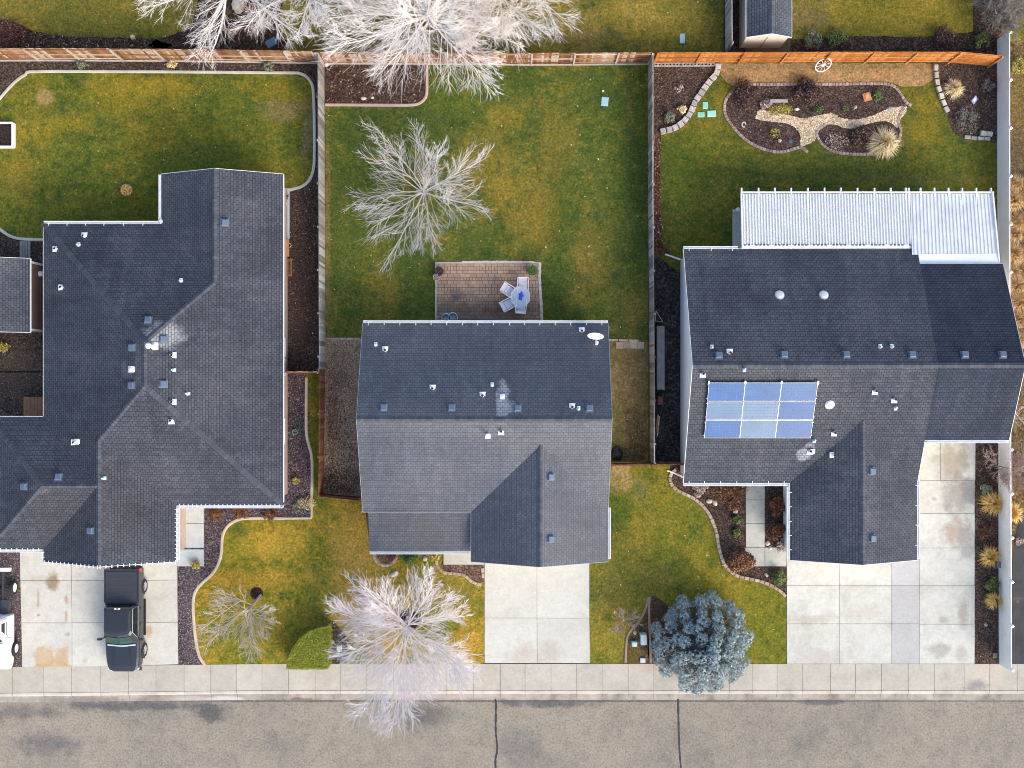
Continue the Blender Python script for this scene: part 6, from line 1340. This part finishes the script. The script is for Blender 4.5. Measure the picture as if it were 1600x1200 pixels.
def pot(px, py, r_, h, label, mat='dark', plant=None, n=120, rim=None, name='plant_pot', ph=.25):
    p = P(px, py, .06); t = thing(name, label, 'plant pot', p)
    MB().lathe([(r_ * .7, 0), (r_, h), (r_ * 1.06, h), (r_ * 1.06, h + .03), (r_ * .9, h + .03), (r_ * .88, h - .05), (.001, h - .05)], 18, p).build('pot', mat, t)
    MB().lathe([(r_ * .88, h - .06), (r_ * .86, h - .03), (.001, h - .02)], 14, p).build('soil', 'soil', t)
    if plant:
        r = random.Random(int(px)); lb = MB()
        for i in range(n):
            a = r.uniform(0, 6.3); q = math.sqrt(r.random()) * r_ * .95; leaf_quad(lb, p + Vector((math.cos(a) * q, math.sin(a) * q, h + r.uniform(0, ph))), Vector((r.gauss(0, .5), r.gauss(0, .5), 1)).normalized(), .05, .5, r)
        lb.build('foliage', plant, t)
    return t
def lid(px, py, w, h, mat, label, rot=0, ht=.06, name='valve_box', cat='valve box', group=None, z=.02):
    p = P(px, py); a, b = w / S / 2, h / S / 2; T = Matrix.Translation(p) @ Matrix.Rotation(rot, 4, 'Z'); t = thing(name, label, cat, p, group)
    e = .03
    MB().add([T @ Vector(v) for v in ((-a, -b, 0), (a, -b, 0), (a, b, 0), (-a, b, 0), (-a, -b, ht), (a, -b, ht), (a, b, ht), (-a, b, ht))], [(0, 1, 5, 4), (1, 2, 6, 5), (2, 3, 7, 6), (3, 0, 4, 7)]).build('rim', mat, t)
    mb = MB(); mb.add([T @ Vector(v) for v in ((-a, -b, ht), (a, -b, ht), (a, b, ht), (-a, b, ht), (-a + e, -b + e, ht + .02), (a - e, -b + e, ht + .02), (a - e, b - e, ht + .02), (-a + e, b - e, ht + .02))], [(0, 1, 5, 4), (1, 2, 6, 5), (2, 3, 7, 6), (3, 0, 4, 7), (4, 5, 6, 7)])
    mb.bar(T @ Vector((-a * .3, 0, ht + .025)), T @ Vector((a * .3, 0, ht + .025)), .03, .015); mb.build('lid', mat, t); return t
def patio_set():
    def chair():
        t = thing('patio_chair', '', 'patio chair', (0, 0, .06)); fr = MB(); U = [(-.3, .28), (.3, .28)]
        for s in (-.3, .3):
            fr.tube([(s, -.42, .06), (s, -.42, .46), (s, .25, .5), (s, .46, 1.02)], .02, 6); fr.tube([(s, .42, .06), (s, .2, .44)], .02, 6); fr.tube([(s, .34, .74), (s, .2, .72), (s, -.40, .70), (s, -.42, .46)], .026, 6)
        fr.tube([(-.3, .46, 1.02), (.3, .46, 1.02)], .022, 6); fr.tube([(-.3, -.42, .46), (.3, -.42, .46)], .02, 6); fr.build('frame', 'white', t)
        s = MB(); n = 6
        for i in range(n): y0, y1 = -.40 + .62 * i / n, -.40 + .62 * (i + 1) / n; z = lambda q: .485 - .06 * math.sin((q + .4) / .62 * PI); s.add([(-.24, y0, z(y0)), (.24, y0, z(y0)), (.24, y1, z(y1)), (-.24, y1, z(y1))], [(0, 1, 2, 3)])
        s.build('seat', 'sling', t); b = MB()
        for i in range(n):
            f0, f1 = i / n, (i + 1) / n; q = lambda f: (.24 + .215 * f + .03 * math.sin(f * PI), .5 + .52 * f); (y0, z0), (y1, z1) = q(f0), q(f1); b.add([(-.25, y0, z0), (.25, y0, z0), (.25, y1, z1), (-.25, y1, z1)], [(0, 1, 2, 3)])
        b.build('backrest', 'sling', t); return t
    c0 = chair(); sp = [(817, 447, 0, 'sling chair at the top end of the patio table'), (796, 454.5, 58, 'upper sling chair pulled out left of the patio table'), (795, 475, 118, 'lower sling chair pulled out left of the patio table'), (814, 478, 176, 'sling chair at the bottom end of the patio table')]
    for i, (x, y, a, lab) in enumerate(sp):
        o = c0 if i == 0 else copy_tree(c0); p = P(x, y, .5); o.location = (p.x, p.y, .06); o.rotation_euler = (0, 0, R(a)); tag(o, lab, 'patio chair', 'white sling chairs round the patio table')
    p = P(813, 464, .7); p.z = .06; t = thing('patio_table', 'octagonal pale glass table on the paver patio', 'patio table', p)
    oc = [(math.cos(2 * PI * (i + .5) / 8), math.sin(2 * PI * (i + .5) / 8)) for i in range(8)]
    MB().prism([(p.x + x * .56, p.y + y * .62) for x, y in oc], .70, .715, bottom=True).build('table_top', 'tglass', t)
    mb = MB(); ring = [Vector((p.x + x * .57, p.y + y * .63, .707)) for x, y in oc]; mb.tube(ring + [ring[0]], .018, 6); mb.build('rim', 'white', t)
    for sx in (-1, 1):
        for sy in (-1, 1): MB().tube([(p.x + sx * .36, p.y + sy * .4, .70), (p.x + sx * .42, p.y + sy * .46, .06)], .022, 6).build('leg', 'white', t)
    q = P(814, 462.5, .75); r = random.Random(4); mb = MB(); n = 12; vs = []
    for k, (rr, z) in enumerate(((1, 0), (.85, .05), (.45, .075), (.05, .085))):
        for i in range(n): a = 2 * PI * i / n; w = rr * (1 + .28 * math.sin(a * 5 + 1) * (k < 2)); vs.append((q.x + math.cos(a) * .14 * w + .03 * math.sin(a) * rr, q.y + math.sin(a) * .25 * w, .717 + z))
    mb.add(vs, [(k * n + i, k * n + (i + 1) % n, (k + 1) * n + (i + 1) % n, (k + 1) * n + i) for k in range(3) for i in range(n)] + [tuple(range(3 * n, 4 * n))]); tag(mb.build('folded_cloth', 'blue', at=Vector((q.x, q.y, .717))), 'crumpled bright blue cloth on the glass patio table', 'cloth')
    for x, y, a, lab in ((697.5, 498, 0, 'left pale blue tub chair half under the back gutter'), (708, 496.5, 8, 'right pale blue tub chair half under the back gutter')):
        p = P(x, y, .4); p.z = .06; t = thing('tub_chair', lab, 'chair', p, 'pale blue tub chairs'); T = Matrix.Translation(p) @ Matrix.Rotation(R(a), 4, 'Z'); o_, n = MB(), 16
        arc = [(math.cos(R(-40 + 260 * i / n)), math.sin(R(-40 + 260 * i / n))) for i in range(n + 1)]; vs = []
        for c, s in arc:
            hh = .52 + .28 * max(0, s); vs += [T @ Vector((c * .24, s * .24, .05)), T @ Vector((c * .29, s * .29, hh)), T @ Vector((c * .245, s * .245, hh + .02)), T @ Vector((c * .21, s * .21, .36))]
        o_.add(vs, [(4 * i + j, 4 * i + 4 + j, 4 * i + 5 + j, 4 * i + 1 + j) for i in range(n) for j in range(3)]); o_.build('backrest', 'tub', t); MB().lathe([(.2, .05), (.215, .33), (.15, .36), (.001, .35)], 16, T=T).build('seat', 'tub', t)

def small_things():
    pot(687, 425, .25, .4, 'dark pot with a dried plant at the upper left patio corner', 'dark', 'dkshrub', 140); pot(683, 434, .2, .3, 'small pale pot with dry stems at the left patio edge', 'rock', 'barkr', 60); pot(831.5, 423.5, .28, .4, 'round pot full of green leaves at the upper right patio corner', 'dark', 'gplant', 260)
    pot(446, 319, .13, .25, 'small white ringed pot on the slab beside the left house', 'white'); pot(446, 371, .12, .28, 'small black pot at the lower end of the slab beside the left house', 'black'); pot(453, 384, .12, .22, 'small white pot beside the orange wooden bench', 'white')
    pot(445.5, 728, .11, .25, 'upper brown potted plant beside the left house wall', 'wood', 'brshrub', 70); pot(445.5, 748, .12, .25, 'lower brown potted plant beside the left house wall', 'wood', 'brshrub', 80)
    lid(945, 159, 11, 14, 'lidblue', 'pale blue box lid in the middle back lawn', -.1); lid(1066, 60.5, 8, 15, 'lidblue', 'narrow pale blue lid in the lawn beyond the back fence'); lid(424, 67, 17, 12, plain('dusty_blue_plastic', (.10, .20, .27), .5), 'dark blue lid under the bare trees beyond the fence', .5)
    lid(1101.5, 165, 8, 11, 'lidgreen', 'upper mint green lid in the right back lawn'); lid(1095, 179.5, 11, 8, 'lidgreen', 'lower left mint green lid in the right back lawn'); lid(1111.5, 178, 14, 10, plain('pale_mint_plastic', (.34, .62, .50), .5), 'largest pale mint lid in the right back lawn', .05)
    lid(1004, 996, 9, 16, 'lidgrey', 'tall pale grey utility pedestal between the timber edgings', .03, .6, 'utility_pedestal', 'utility box'); lid(990.5, 1004.5, 8, 7, 'lidgrey', 'small pale grey utility box beside the curved timber edging', 0, .35, 'utility_pedestal', 'utility box'); lid(1004, 1031, 8, 7, 'lidgrey', 'small square utility box next to the pavement', 0, .12, 'utility_pedestal', 'utility box')
    lid(1554, 1024, 7, 8, 'sage', 'round-cornered green lid at the foot of the driveway bed', 0, .08); lid(531, 1012, 7, 9, plain('pale_green_metal', (.45, .55, .42), .5), 'pale green meter box right of the clipped hedge', 0, .25, 'meter_box', 'meter box')
    B = boulder
    B(992, 988.5, 3, 3, .12, 'small round pale stone between the utility boxes', 'rock', 3); B(525, 1022, 6, 5, .2, 'brown boulder right of the clipped hedge', 'rockg', 4); B(518, 1003, 5, 4, .15, 'dark rock above the pale green meter box', 'rockg', 5)
    B(1108, 783, 5, 4, .2, 'rounded pink boulder in the right front bed', 'rock', 6); B(1117, 786, 3.5, 5, .18, 'oblong pale boulder touching the pink one', 'rock', 7, rot=.4); B(1149, 799, 4, 4, .2, 'pale boulder beside the upper boxwood', 'rock', 8); B(1160, 759, 4, 3, .15, 'pale stone under the eave next to the path', 'rock', 9)
    B(1199, 849, 4, 4, .18, 'pale rock at the corner of the garage bed', 'rock', 10); B(1203, 856, 3, 3, .15, 'small cream rock beside the path corner', 'rock', 11); B(1222, 843, 2.5, 2.5, .12, 'tiny white stone against the garage wall', 'white', 12); B(1197, 898, 4, 2.5, .15, 'pale rock left of the large boxwood', 'rock', 13, rot=-.6)
    B(1245, 171, 4, 2.5, .16, 'white stone at the edge of the pebble river', 'white', 14); B(1391, 170, 6, 4, .15, 'flat grey rock at the right end of the pebble river', 'rockg', 15); B(1336, 167.5, 3.5, 3, .14, 'dark rock in the middle of the island bed', 'rockg', 16); B(1218, 220, 3, 3, .15, 'cream rock in the lower left of the island bed', 'rock', 17); B(1234, 221, 4, 4, .14, 'dark blue-grey rock in the lower left of the island bed', plain('blue_stone', (.08, .11, .16), .6), 18)
    B(510, 101, 4, 4, .2, 'pale rock at the fence corner of the leafy bed', 'rock', 19); B(568, 154, 5, 3, .15, 'flat tan stone lying in the leafy bed', 'rock', 20); B(582, 153, 3, 2, .12, 'small tan stone lying in the leafy bed', 'rock', 21); B(616, 897, 7, 4, .16, 'lone tan stone in the orange front lawn', 'rock', 22, rot=.5); B(664, 873, 4, 4, .16, 'pale stones beside the yellow leafed plant', 'rock', 23)
    B(1540, 976, 3, 3, .12, 'dark rock at the foot of the driveway bed', 'rockg', 24); B(207, 22 + 36, 4, 4, .2, 'pale rock at the edge of the left neighbour bed', 'rock', 26); B(372, 8, 10, 14, .5, 'large cream boulder at the top edge under the bare tree', 'rock', 25)
    p = P(1162, 195); mb = MB(); ring = [p + Vector((math.cos(a) * .11, math.sin(a) * .14, .05)) for a in [2 * PI * i / 12 * .82 for i in range(13)]]; mb.tube(ring, .04, 6); tag(mb.build('stone_ring', 'rock', at=p), 'pale ring shaped stone ornament in the island bed', 'ornament')
    p = P(1354, 152); T = Matrix.Translation(p) @ Matrix.Rotation(.28, 4, 'Z'); t = thing('terracotta_slab', 'square orange terracotta slab in the island bed', 'garden ornament', p); MB().box(-.23, -.24, 0, .23, .24, .12, 0, T).build('slab', 'terracotta', t); MB().box(-.12, -.13, .12, .12, .13, .15, 0, T).build('raised_motif', plain('pale_terracotta', (.62, .30, .15), .8), t)
    p = P(1215, 160); t = thing('garden_bench', 'small grey stone bench in the island bed', 'bench', p); MB().box(p.x - .5, p.y - .09, .28, p.x + .5, p.y + .09, .35).build('seat', 'rockg', t)
    for s in (-1, 1): MB().box(p.x + s * .36 - .06, p.y - .08, 0, p.x + s * .36 + .06, p.y + .08, .28).build('leg', 'rockg', t)
    # garden flag
    p = P(1516, 160); t = thing('garden_flag', 'small blue and white diamond garden flag in the right corner bed', 'garden flag', p); MB().tube([p, p + Vector((0, 0, .55))], .012, 6).build('pole', 'dark', t)
    c = p + Vector((0, 0, .55)); d = [(-.16, -.05, -.05), (.02, -.24, -.1), (.18, .02, 0), (.05, .24, .1)]; th = Vector((0, 0, .012)); q = [c + Vector(v) for v in d]; MB().add(q + [x + th for x in q], [(3, 2, 1, 0), (4, 5, 6, 7), (0, 1, 5, 4), (1, 2, 6, 5), (2, 3, 7, 6), (3, 0, 4, 7)]).build('cloth', plain('lilac_blue_cloth', (.30, .32, .72), .7), t)
    q2 = [c + Vector(v) * .45 + th * 1.3 for v in d]; MB().add(q2 + [x + th * .5 for x in q2], [(4, 5, 6, 7), (0, 1, 5, 4), (1, 2, 6, 5), (2, 3, 7, 6), (3, 0, 4, 7)]).build('motif', 'white', t)
    # wagon wheel
    c = P(1287, 97.5, .5); t = thing('wagon_wheel', 'white spoked wagon wheel leaning on the orange fence', 'wagon wheel', (c.x, c.y - .1, 0)); T = Matrix.Translation(Vector((c.x, c.y - .12, .42))) @ Matrix.Rotation(R(14), 4, 'Z') @ Matrix.Rotation(R(57), 4, 'X')
    mb = MB(); mb.lathe([(.44, -.03), (.49, -.03), (.49, .03), (.44, .03), (.44, -.03)], 28, T=T); t_ = mb; mb.f = mb.f[:-2]; mb.m = mb.m[:-2]; mb.build('rim', 'white', t)
    for i in range(10): a = 2 * PI * i / 10; MB().tube([T @ Vector((math.cos(a) * .06, math.sin(a) * .06, 0)), T @ Vector((math.cos(a) * .45, math.sin(a) * .45, 0))], .012, 5).build('spoke', 'white', t)
    MB().lathe([(.08, -.05), (.08, .05), (.001, .06)], 12, T=T).build('hub', 'white', t)
    # raised bed, fire bowl
    p = P(-2, 212); t = thing('raised_bed', 'white framed raised bed of dark soil at the left edge', 'raised bed', p); x0, x1, y0, y1 = P(-30, 0).x, P(23.5, 0).x, P(0, 231).y, P(0, 194).y; mb = MB()
    for a, b in (((x0, y0), (x1, y0)), ((x1, y0), (x1, y1)), ((x1, y1), (x0, y1)), ((x0, y1), (x0, y0))): mb.bar((*a, .17), (*b, .17), .1, .34)
    mb.build('frame', 'vinyl', t); MB().box(x0 + .06, y0 + .06, 0, x1 - .06, y1 - .06, .26).build('soil', 'soil', t)
    p = P(200, 298); t = thing('fire_bowl', 'round rusty fire bowl of straw on the left back lawn', 'fire bowl', p); MB().lathe([(.2, 0), (.33, .2), (.37, .24), (.33, .25), (.28, .16), (.001, .1)], 20, p).build('bowl', 'wood', t); tb = MB(); r = random.Random(8)
    for i in range(160): a = r.uniform(0, 6.3); q = math.sqrt(r.random()) * .32; leaf_quad(tb, p + Vector((math.cos(a) * q, math.sin(a) * q, .2 + r.uniform(0, .1))), Vector((r.gauss(0, .6), r.gauss(0, .6), 1)).normalized(), .06, .35, r)
    tb.build('straw_fill', 'ygrass', t)
    # things along the left house wall
    p = P(449, 389); t = thing('wooden_bench', 'orange-brown wooden bench against the left house wall', 'bench', p); mb = MB()
    for i in range(4): mb.box(p.x - .17 + i * .09, p.y - .5, .42, p.x - .09 + i * .09, p.y + .5, .45)
    mb.build('seat', plain('orange_wood', (.42, .21, .09), .7), t)
    for sx in (-1, 1):
        for sy in (-1, 1): MB().box(p.x + sx * .14 - .03, p.y + sy * .42 - .03, 0, p.x + sx * .14 + .03, p.y + sy * .42 + .03, .42).build('leg', 'wood', t)
    p = P(453, 418); t = thing('plant_rack', 'low dark rack below the orange-brown wooden bench', 'rack', p); mb = MB()
    for i in range(5): mb.bar((p.x - .16 + i * .08, p.y - .55, .3), (p.x - .16 + i * .08, p.y + .5, .3), .03, .03)
    mb.build('slat', 'wood', t); MB().box(p.x - .14, p.y - .5, 0, p.x + .14, p.y - .42, .28).build('leg', 'wood', t); MB().box(p.x - .14, p.y + .38, 0, p.x + .14, p.y + .46, .28).build('leg', 'wood', t)
    p = P(464, 664); mb = MB(); r = random.Random(2); pts = []
    for i in range(150): a = i * .23; q = .22 + .1 * math.sin(i * .31) + i * .0006; pts.append(p + Vector((math.cos(a) * q + .06 * math.sin(i * .07), math.sin(a) * q * 1.15 + .1 * math.cos(i * .05), .04 + .0012 * i)))
    mb.tube(pts, .014, 5); tag(mb.build('garden_hose', plain('dark_green_hose', (.06, .09, .08), .5), at=p), 'coiled dark garden hose in the bed beside the left house', 'hose')
    p = P(462, 675); t = thing('hose_bucket', 'pale green bucket beside the coiled hose', 'bucket', p); MB().lathe([(.13, 0), (.17, .26), (.14, .26), (.12, .1), (.001, .09)], 16, p).build('bucket', plain('seafoam_plastic', (.28, .42, .38), .5), t); mb = MB(); mb.bar(p + Vector((-.17, 0, .27)), p + Vector((.17, 0, .27)), .03, .02); mb.bar(p + Vector((0, -.17, .27)), p + Vector((0, .17, .27)), .03, .02); mb.build('handle', 'dark', t)
    p = P(40, 390); mb = MB()
    for i in range(4): mb.box(p.x - .3 + i * .16, p.y - .5, .05, p.x - .17 + i * .16, p.y + .5, .1)
    mb.box(p.x - .3, p.y - .4, 0, p.x + .32, p.y - .3, .05); mb.box(p.x - .3, p.y + .3, 0, p.x + .32, p.y + .4, .05); tag(mb.build('wooden_step', 'greywood', at=p), 'grey slatted wooden ramp above the brown shed', 'ramp')
    p = P(55, 634); t = thing('wooden_deck', 'small brown wooden deck in the corner of the left house', 'deck', p); x0, x1, y0, y1 = P(40, 0).x, P(90, 0).x, P(0, 655).y, P(0, 620).y; mb = MB(); n = 9
    for i in range(n): mb.box(x0 + (x1 - x0) * i / n + .006, y0, .25, x0 + (x1 - x0) * (i + 1) / n - .006, y1, .29)
    mb.build('deck_board', 'wood', t); MB().box(x0 + .03, y0, 0, x1 - .03, y1 - .03, .24).build('base', 'wood', t)
    # between fence and right house
    p = P(1032, 558); t = thing('long_planter', 'long grey wooden planter box beside the grey fence', 'planter', p); x0, x1, y0, y1 = P(1026.5, 0, .6).x, P(1038.5, 0, .6).x, P(0, 609, .6).y, P(0, 509, .6).y; mb = MB(); n = 5
    for i in range(n): mb.box(x0, y0 + (y1 - y0) * i / n + .008, .56, x1, y0 + (y1 - y0) * (i + 1) / n - .008, .6)
    mb.build('top_board', 'greywood', t); MB().box(x0 + .03, y0 + .03, 0, x1 - .03, y1 - .03, .56).build('box_side', 'greywood', t)
    p = P(1032, 605); 
    p = P(1031, 626); t = thing('hand_cart', 'small dark red garden cart beside the grey fence', 'garden cart', p); mb = MB(); mb.box(p.x - .16, p.y - .2, .3, p.x + .14, p.y + .2, .36); mb.build('tray', plain('dull_red_metal', (.16, .045, .035), .5), t); mb = MB(); mb.tube([p + Vector((-.16, .22, .36)), p + Vector((-.16, .25, .8)), p + Vector((.14, .25, .8)), p + Vector((.14, .22, .36))], .018, 6); mb.tube([p + Vector((-.16, -.22, .36)), p + Vector((.16, -.22, .36))], .018, 6); mb.build('handle', plain('dull_red_metal', (.16, .045, .035), .5), t)
    for s in (-1, 1): MB().lathe([(.15, -.03), (.15, .03), (.001, .03)], 14, T=Matrix.Translation(p + Vector((s * .17, 0, .15))) @ Matrix.Rotation(R(90), 4, 'Y')).build('wheel', 'rubber', t)
    p = P(1026, 664); t = thing('pole_bundle', 'bundle of pale poles leaning by the grey fence', 'poles', p); r = random.Random(6)
    for i in range(6): a = p + Vector((r.uniform(-.12, .1), -.55 + r.uniform(-.1, .1), .03 + i * .03)); MB().tube([a, a + Vector((r.uniform(-.1, .1), 1.0 + r.uniform(-.1, .3), .12 + r.uniform(0, .4)))], .025, 6).build('pole', ('white', 'rock', 'wood')[i % 3], t)
    p = P(1027, 497); t = thing('trellis', 'grey triangular wooden trellis above the long planter', 'trellis', p); mb = MB(); a, b, c = p + Vector((-.2, .35, .9)), p + Vector((.25, -.25, .5)), p + Vector((-.2, -.2, .55)); mb.bar(a, b, .05, .03); mb.bar(b, c, .05, .03); mb.bar(a, c, .05, .03); mb.build('frame', 'greywood', t); MB().bar(p + Vector((.2, -.22, 0)), p + Vector((.22, -.22, .5)), .05, .05, up=Vector((1, 0, 0))).build('post', 'greywood', t)
    p = P(963, 709); t = thing('rubbish_bag', 'black rubbish bag in the corner of the right side yard', 'rubbish bag', p); mb = MB(); r = random.Random(3); n = 14; vs = []
    for rr, z in ((.3, 0), (.36, .12), (.33, .3), (.2, .44), (.05, .5), (.08, .58)):
        for i in range(n): a = 2 * PI * i / n; q = rr * (1 + r.uniform(-.12, .12)); vs.append((p.x + math.cos(a) * q, p.y + math.sin(a) * q * 1.2, z))
    mb.add(vs, [(k * n + i, k * n + (i + 1) % n, (k + 1) * n + (i + 1) % n, (k + 1) * n + i) for k in range(5) for i in range(n)] + [tuple(range(5 * n, 6 * n))]); mb.build('bag', plain('black_film', (.018, .019, .022), .3), t)
    p = P(942, 143); t = thing('sprinkler', 'small white sprinkler head above the blue lid', 'sprinkler', p); MB().tube([p, p + Vector((0, 0, .1))], .05, 8).build('riser', 'black', t); MB().lathe([(.06, .1), (.05, .14), (.001, .15)], 10, p).build('cap', 'white', t)
    p = P(1563, 952); mb = MB(); pts = [P(1561, 935, .9) + Vector((-.1, 0, 0)) + Vector((-.04 * math.sin(a), .3 * math.cos(a) - .4, .35 * math.sin(a) - .2)) for a in [2 * PI * i / 16 for i in range(17)]]; mb.tube(pts, .03, 6); tag(mb.build('hose_loop', 'black', at=p), 'black hose loop hanging on the white fence', 'hose')
    p = P(1562, 881, .9); mb = MB(); mb.box(p.x - .2, p.y - .2, .78, p.x + .02, p.y + .12, 1.02); mb.tube([(p.x - .1, p.y - .2, .9), (p.x - .3, p.y - .3, .85)], .03, 6); tag(mb.build('hose_reel', plain('dark_teal_plastic', (.03, .05, .05), .5), at=Vector((p.x, p.y, .78))), 'dark hose reel mounted on the white fence', 'hose reel')
    p = P(1148, 330, .9); tag(MB().lathe([(.1, 0), (.12, .1), (.12, .75), (.13, .8), (.05, .85), (.001, .85)], 14, P(1148.5, 331)).build('patio_urn', 'lidgrey', at=P(1148.5, 331)), 'small grey urn on the patio slab corner', 'urn')
    # mulch ring of the small front tree, bed of the big one
    for px, py, rr, nm in ((401, 927, 10, 'mulch_ring'), (640, 968, 16, 'mulch_ring')):
        mb = MB(); mb.prism([(P(px, py).x + math.cos(a) * rr / S * rnd.uniform(.9, 1.1), P(px, py).y + math.sin(a) * rr / S * rnd.uniform(.9, 1.1)) for a in [2 * PI * i / 24 for i in range(24)]], 0, .04); o = mb.build(nm, 'soil'); o['kind'] = 'structure'
    ground('mulch_bed', [smooth([(515, 975), (523, 972), (545, 1000), (545, 1015), (540, 1030), (515, 1037)], True, 3)], bed_mat('hedge_bed_soil', [(0, (.03, .022, .018)), (.6, (.08, .058, .045)), (1, (.15, .11, .085))], 13), .03)
    ground('mulch_bed', [smooth([(590, 855), (590, 872), (603, 881), (615, 872), (618, 855)], True, 3), [(690, 878), (754, 878), (755, 910), (745, 909), (735, 904), (726, 897), (700, 893), (690, 888)]], bed_mat('porch_bed_soil', [(0, (.07, .042, .034)), (.6, (.16, .105, .085)), (1, (.25, .18, .14))], 14), .03)

# ------------------------------------------------------------------ light, camera
def light_camera():
    el, az = R(34), R(42)            # sun from the lower right of the picture
    d = Vector((math.sin(az) * math.cos(el), -math.cos(az) * math.cos(el), math.sin(el)))
    L = bpy.data.lights.new('sun', 'SUN'); L.energy = .6; L.angle = R(26); L.color = (1, .965, .885)
    o = bpy.data.objects.new('sun', L); COL.objects.link(o); o.rotation_euler = (-d).to_track_quat('-Z', 'Y').to_euler(); o.location = (20, -20, 40)
    w = bpy.data.worlds.new('World'); SC.world = w; w.use_nodes = True; nt = w.node_tree; bg = nt.nodes['Background']
    sk = nt.nodes.new('ShaderNodeTexSky'); sk.sky_type = 'NISHITA'; sk.sun_disc = False; sk.sun_elevation = el; sk.sun_rotation = math.atan2(d.x, d.y)
    sk.air_density = 1.0; sk.dust_density = 3.0; sk.ozone_density = 1.0
    nt.links.new(sk.outputs[0], bg.inputs[0]); bg.inputs[1].default_value = SKY
    cam = bpy.data.cameras.new('camera'); cam.sensor_width = 36; cam.lens = 36 * H * S / 1600; cam.clip_start = 1; cam.clip_end = 1000
    c = bpy.data.objects.new('camera', cam); COL.objects.link(c); c.location = (0, 0, H); SC.camera = c; SC.cycles.filter_width = 1.0
    vs = SC.view_settings; vs.view_transform = 'Standard'; vs.look = 'None'; vs.exposure = EXPO; vs.gamma = 1; vs.use_curve_mapping = False
SKY = 0.15; EXPO = 1.27

init_mats()
M['roof_cap'] = isl('ridge_shingle', [(0, (.058, .064, .078)), (.6, (.075, .082, .096)), (1, (.092, .098, .110))])
terrain_first = grounds()
terrain()
make_protos()
build_house1(); build_house2(); build_house3(); build_cover()
drop_protos()
fences(); sheds(); edgings(); vegetation(); patio_set(); small_things(); pickup(); cab_chassis()
light_camera()
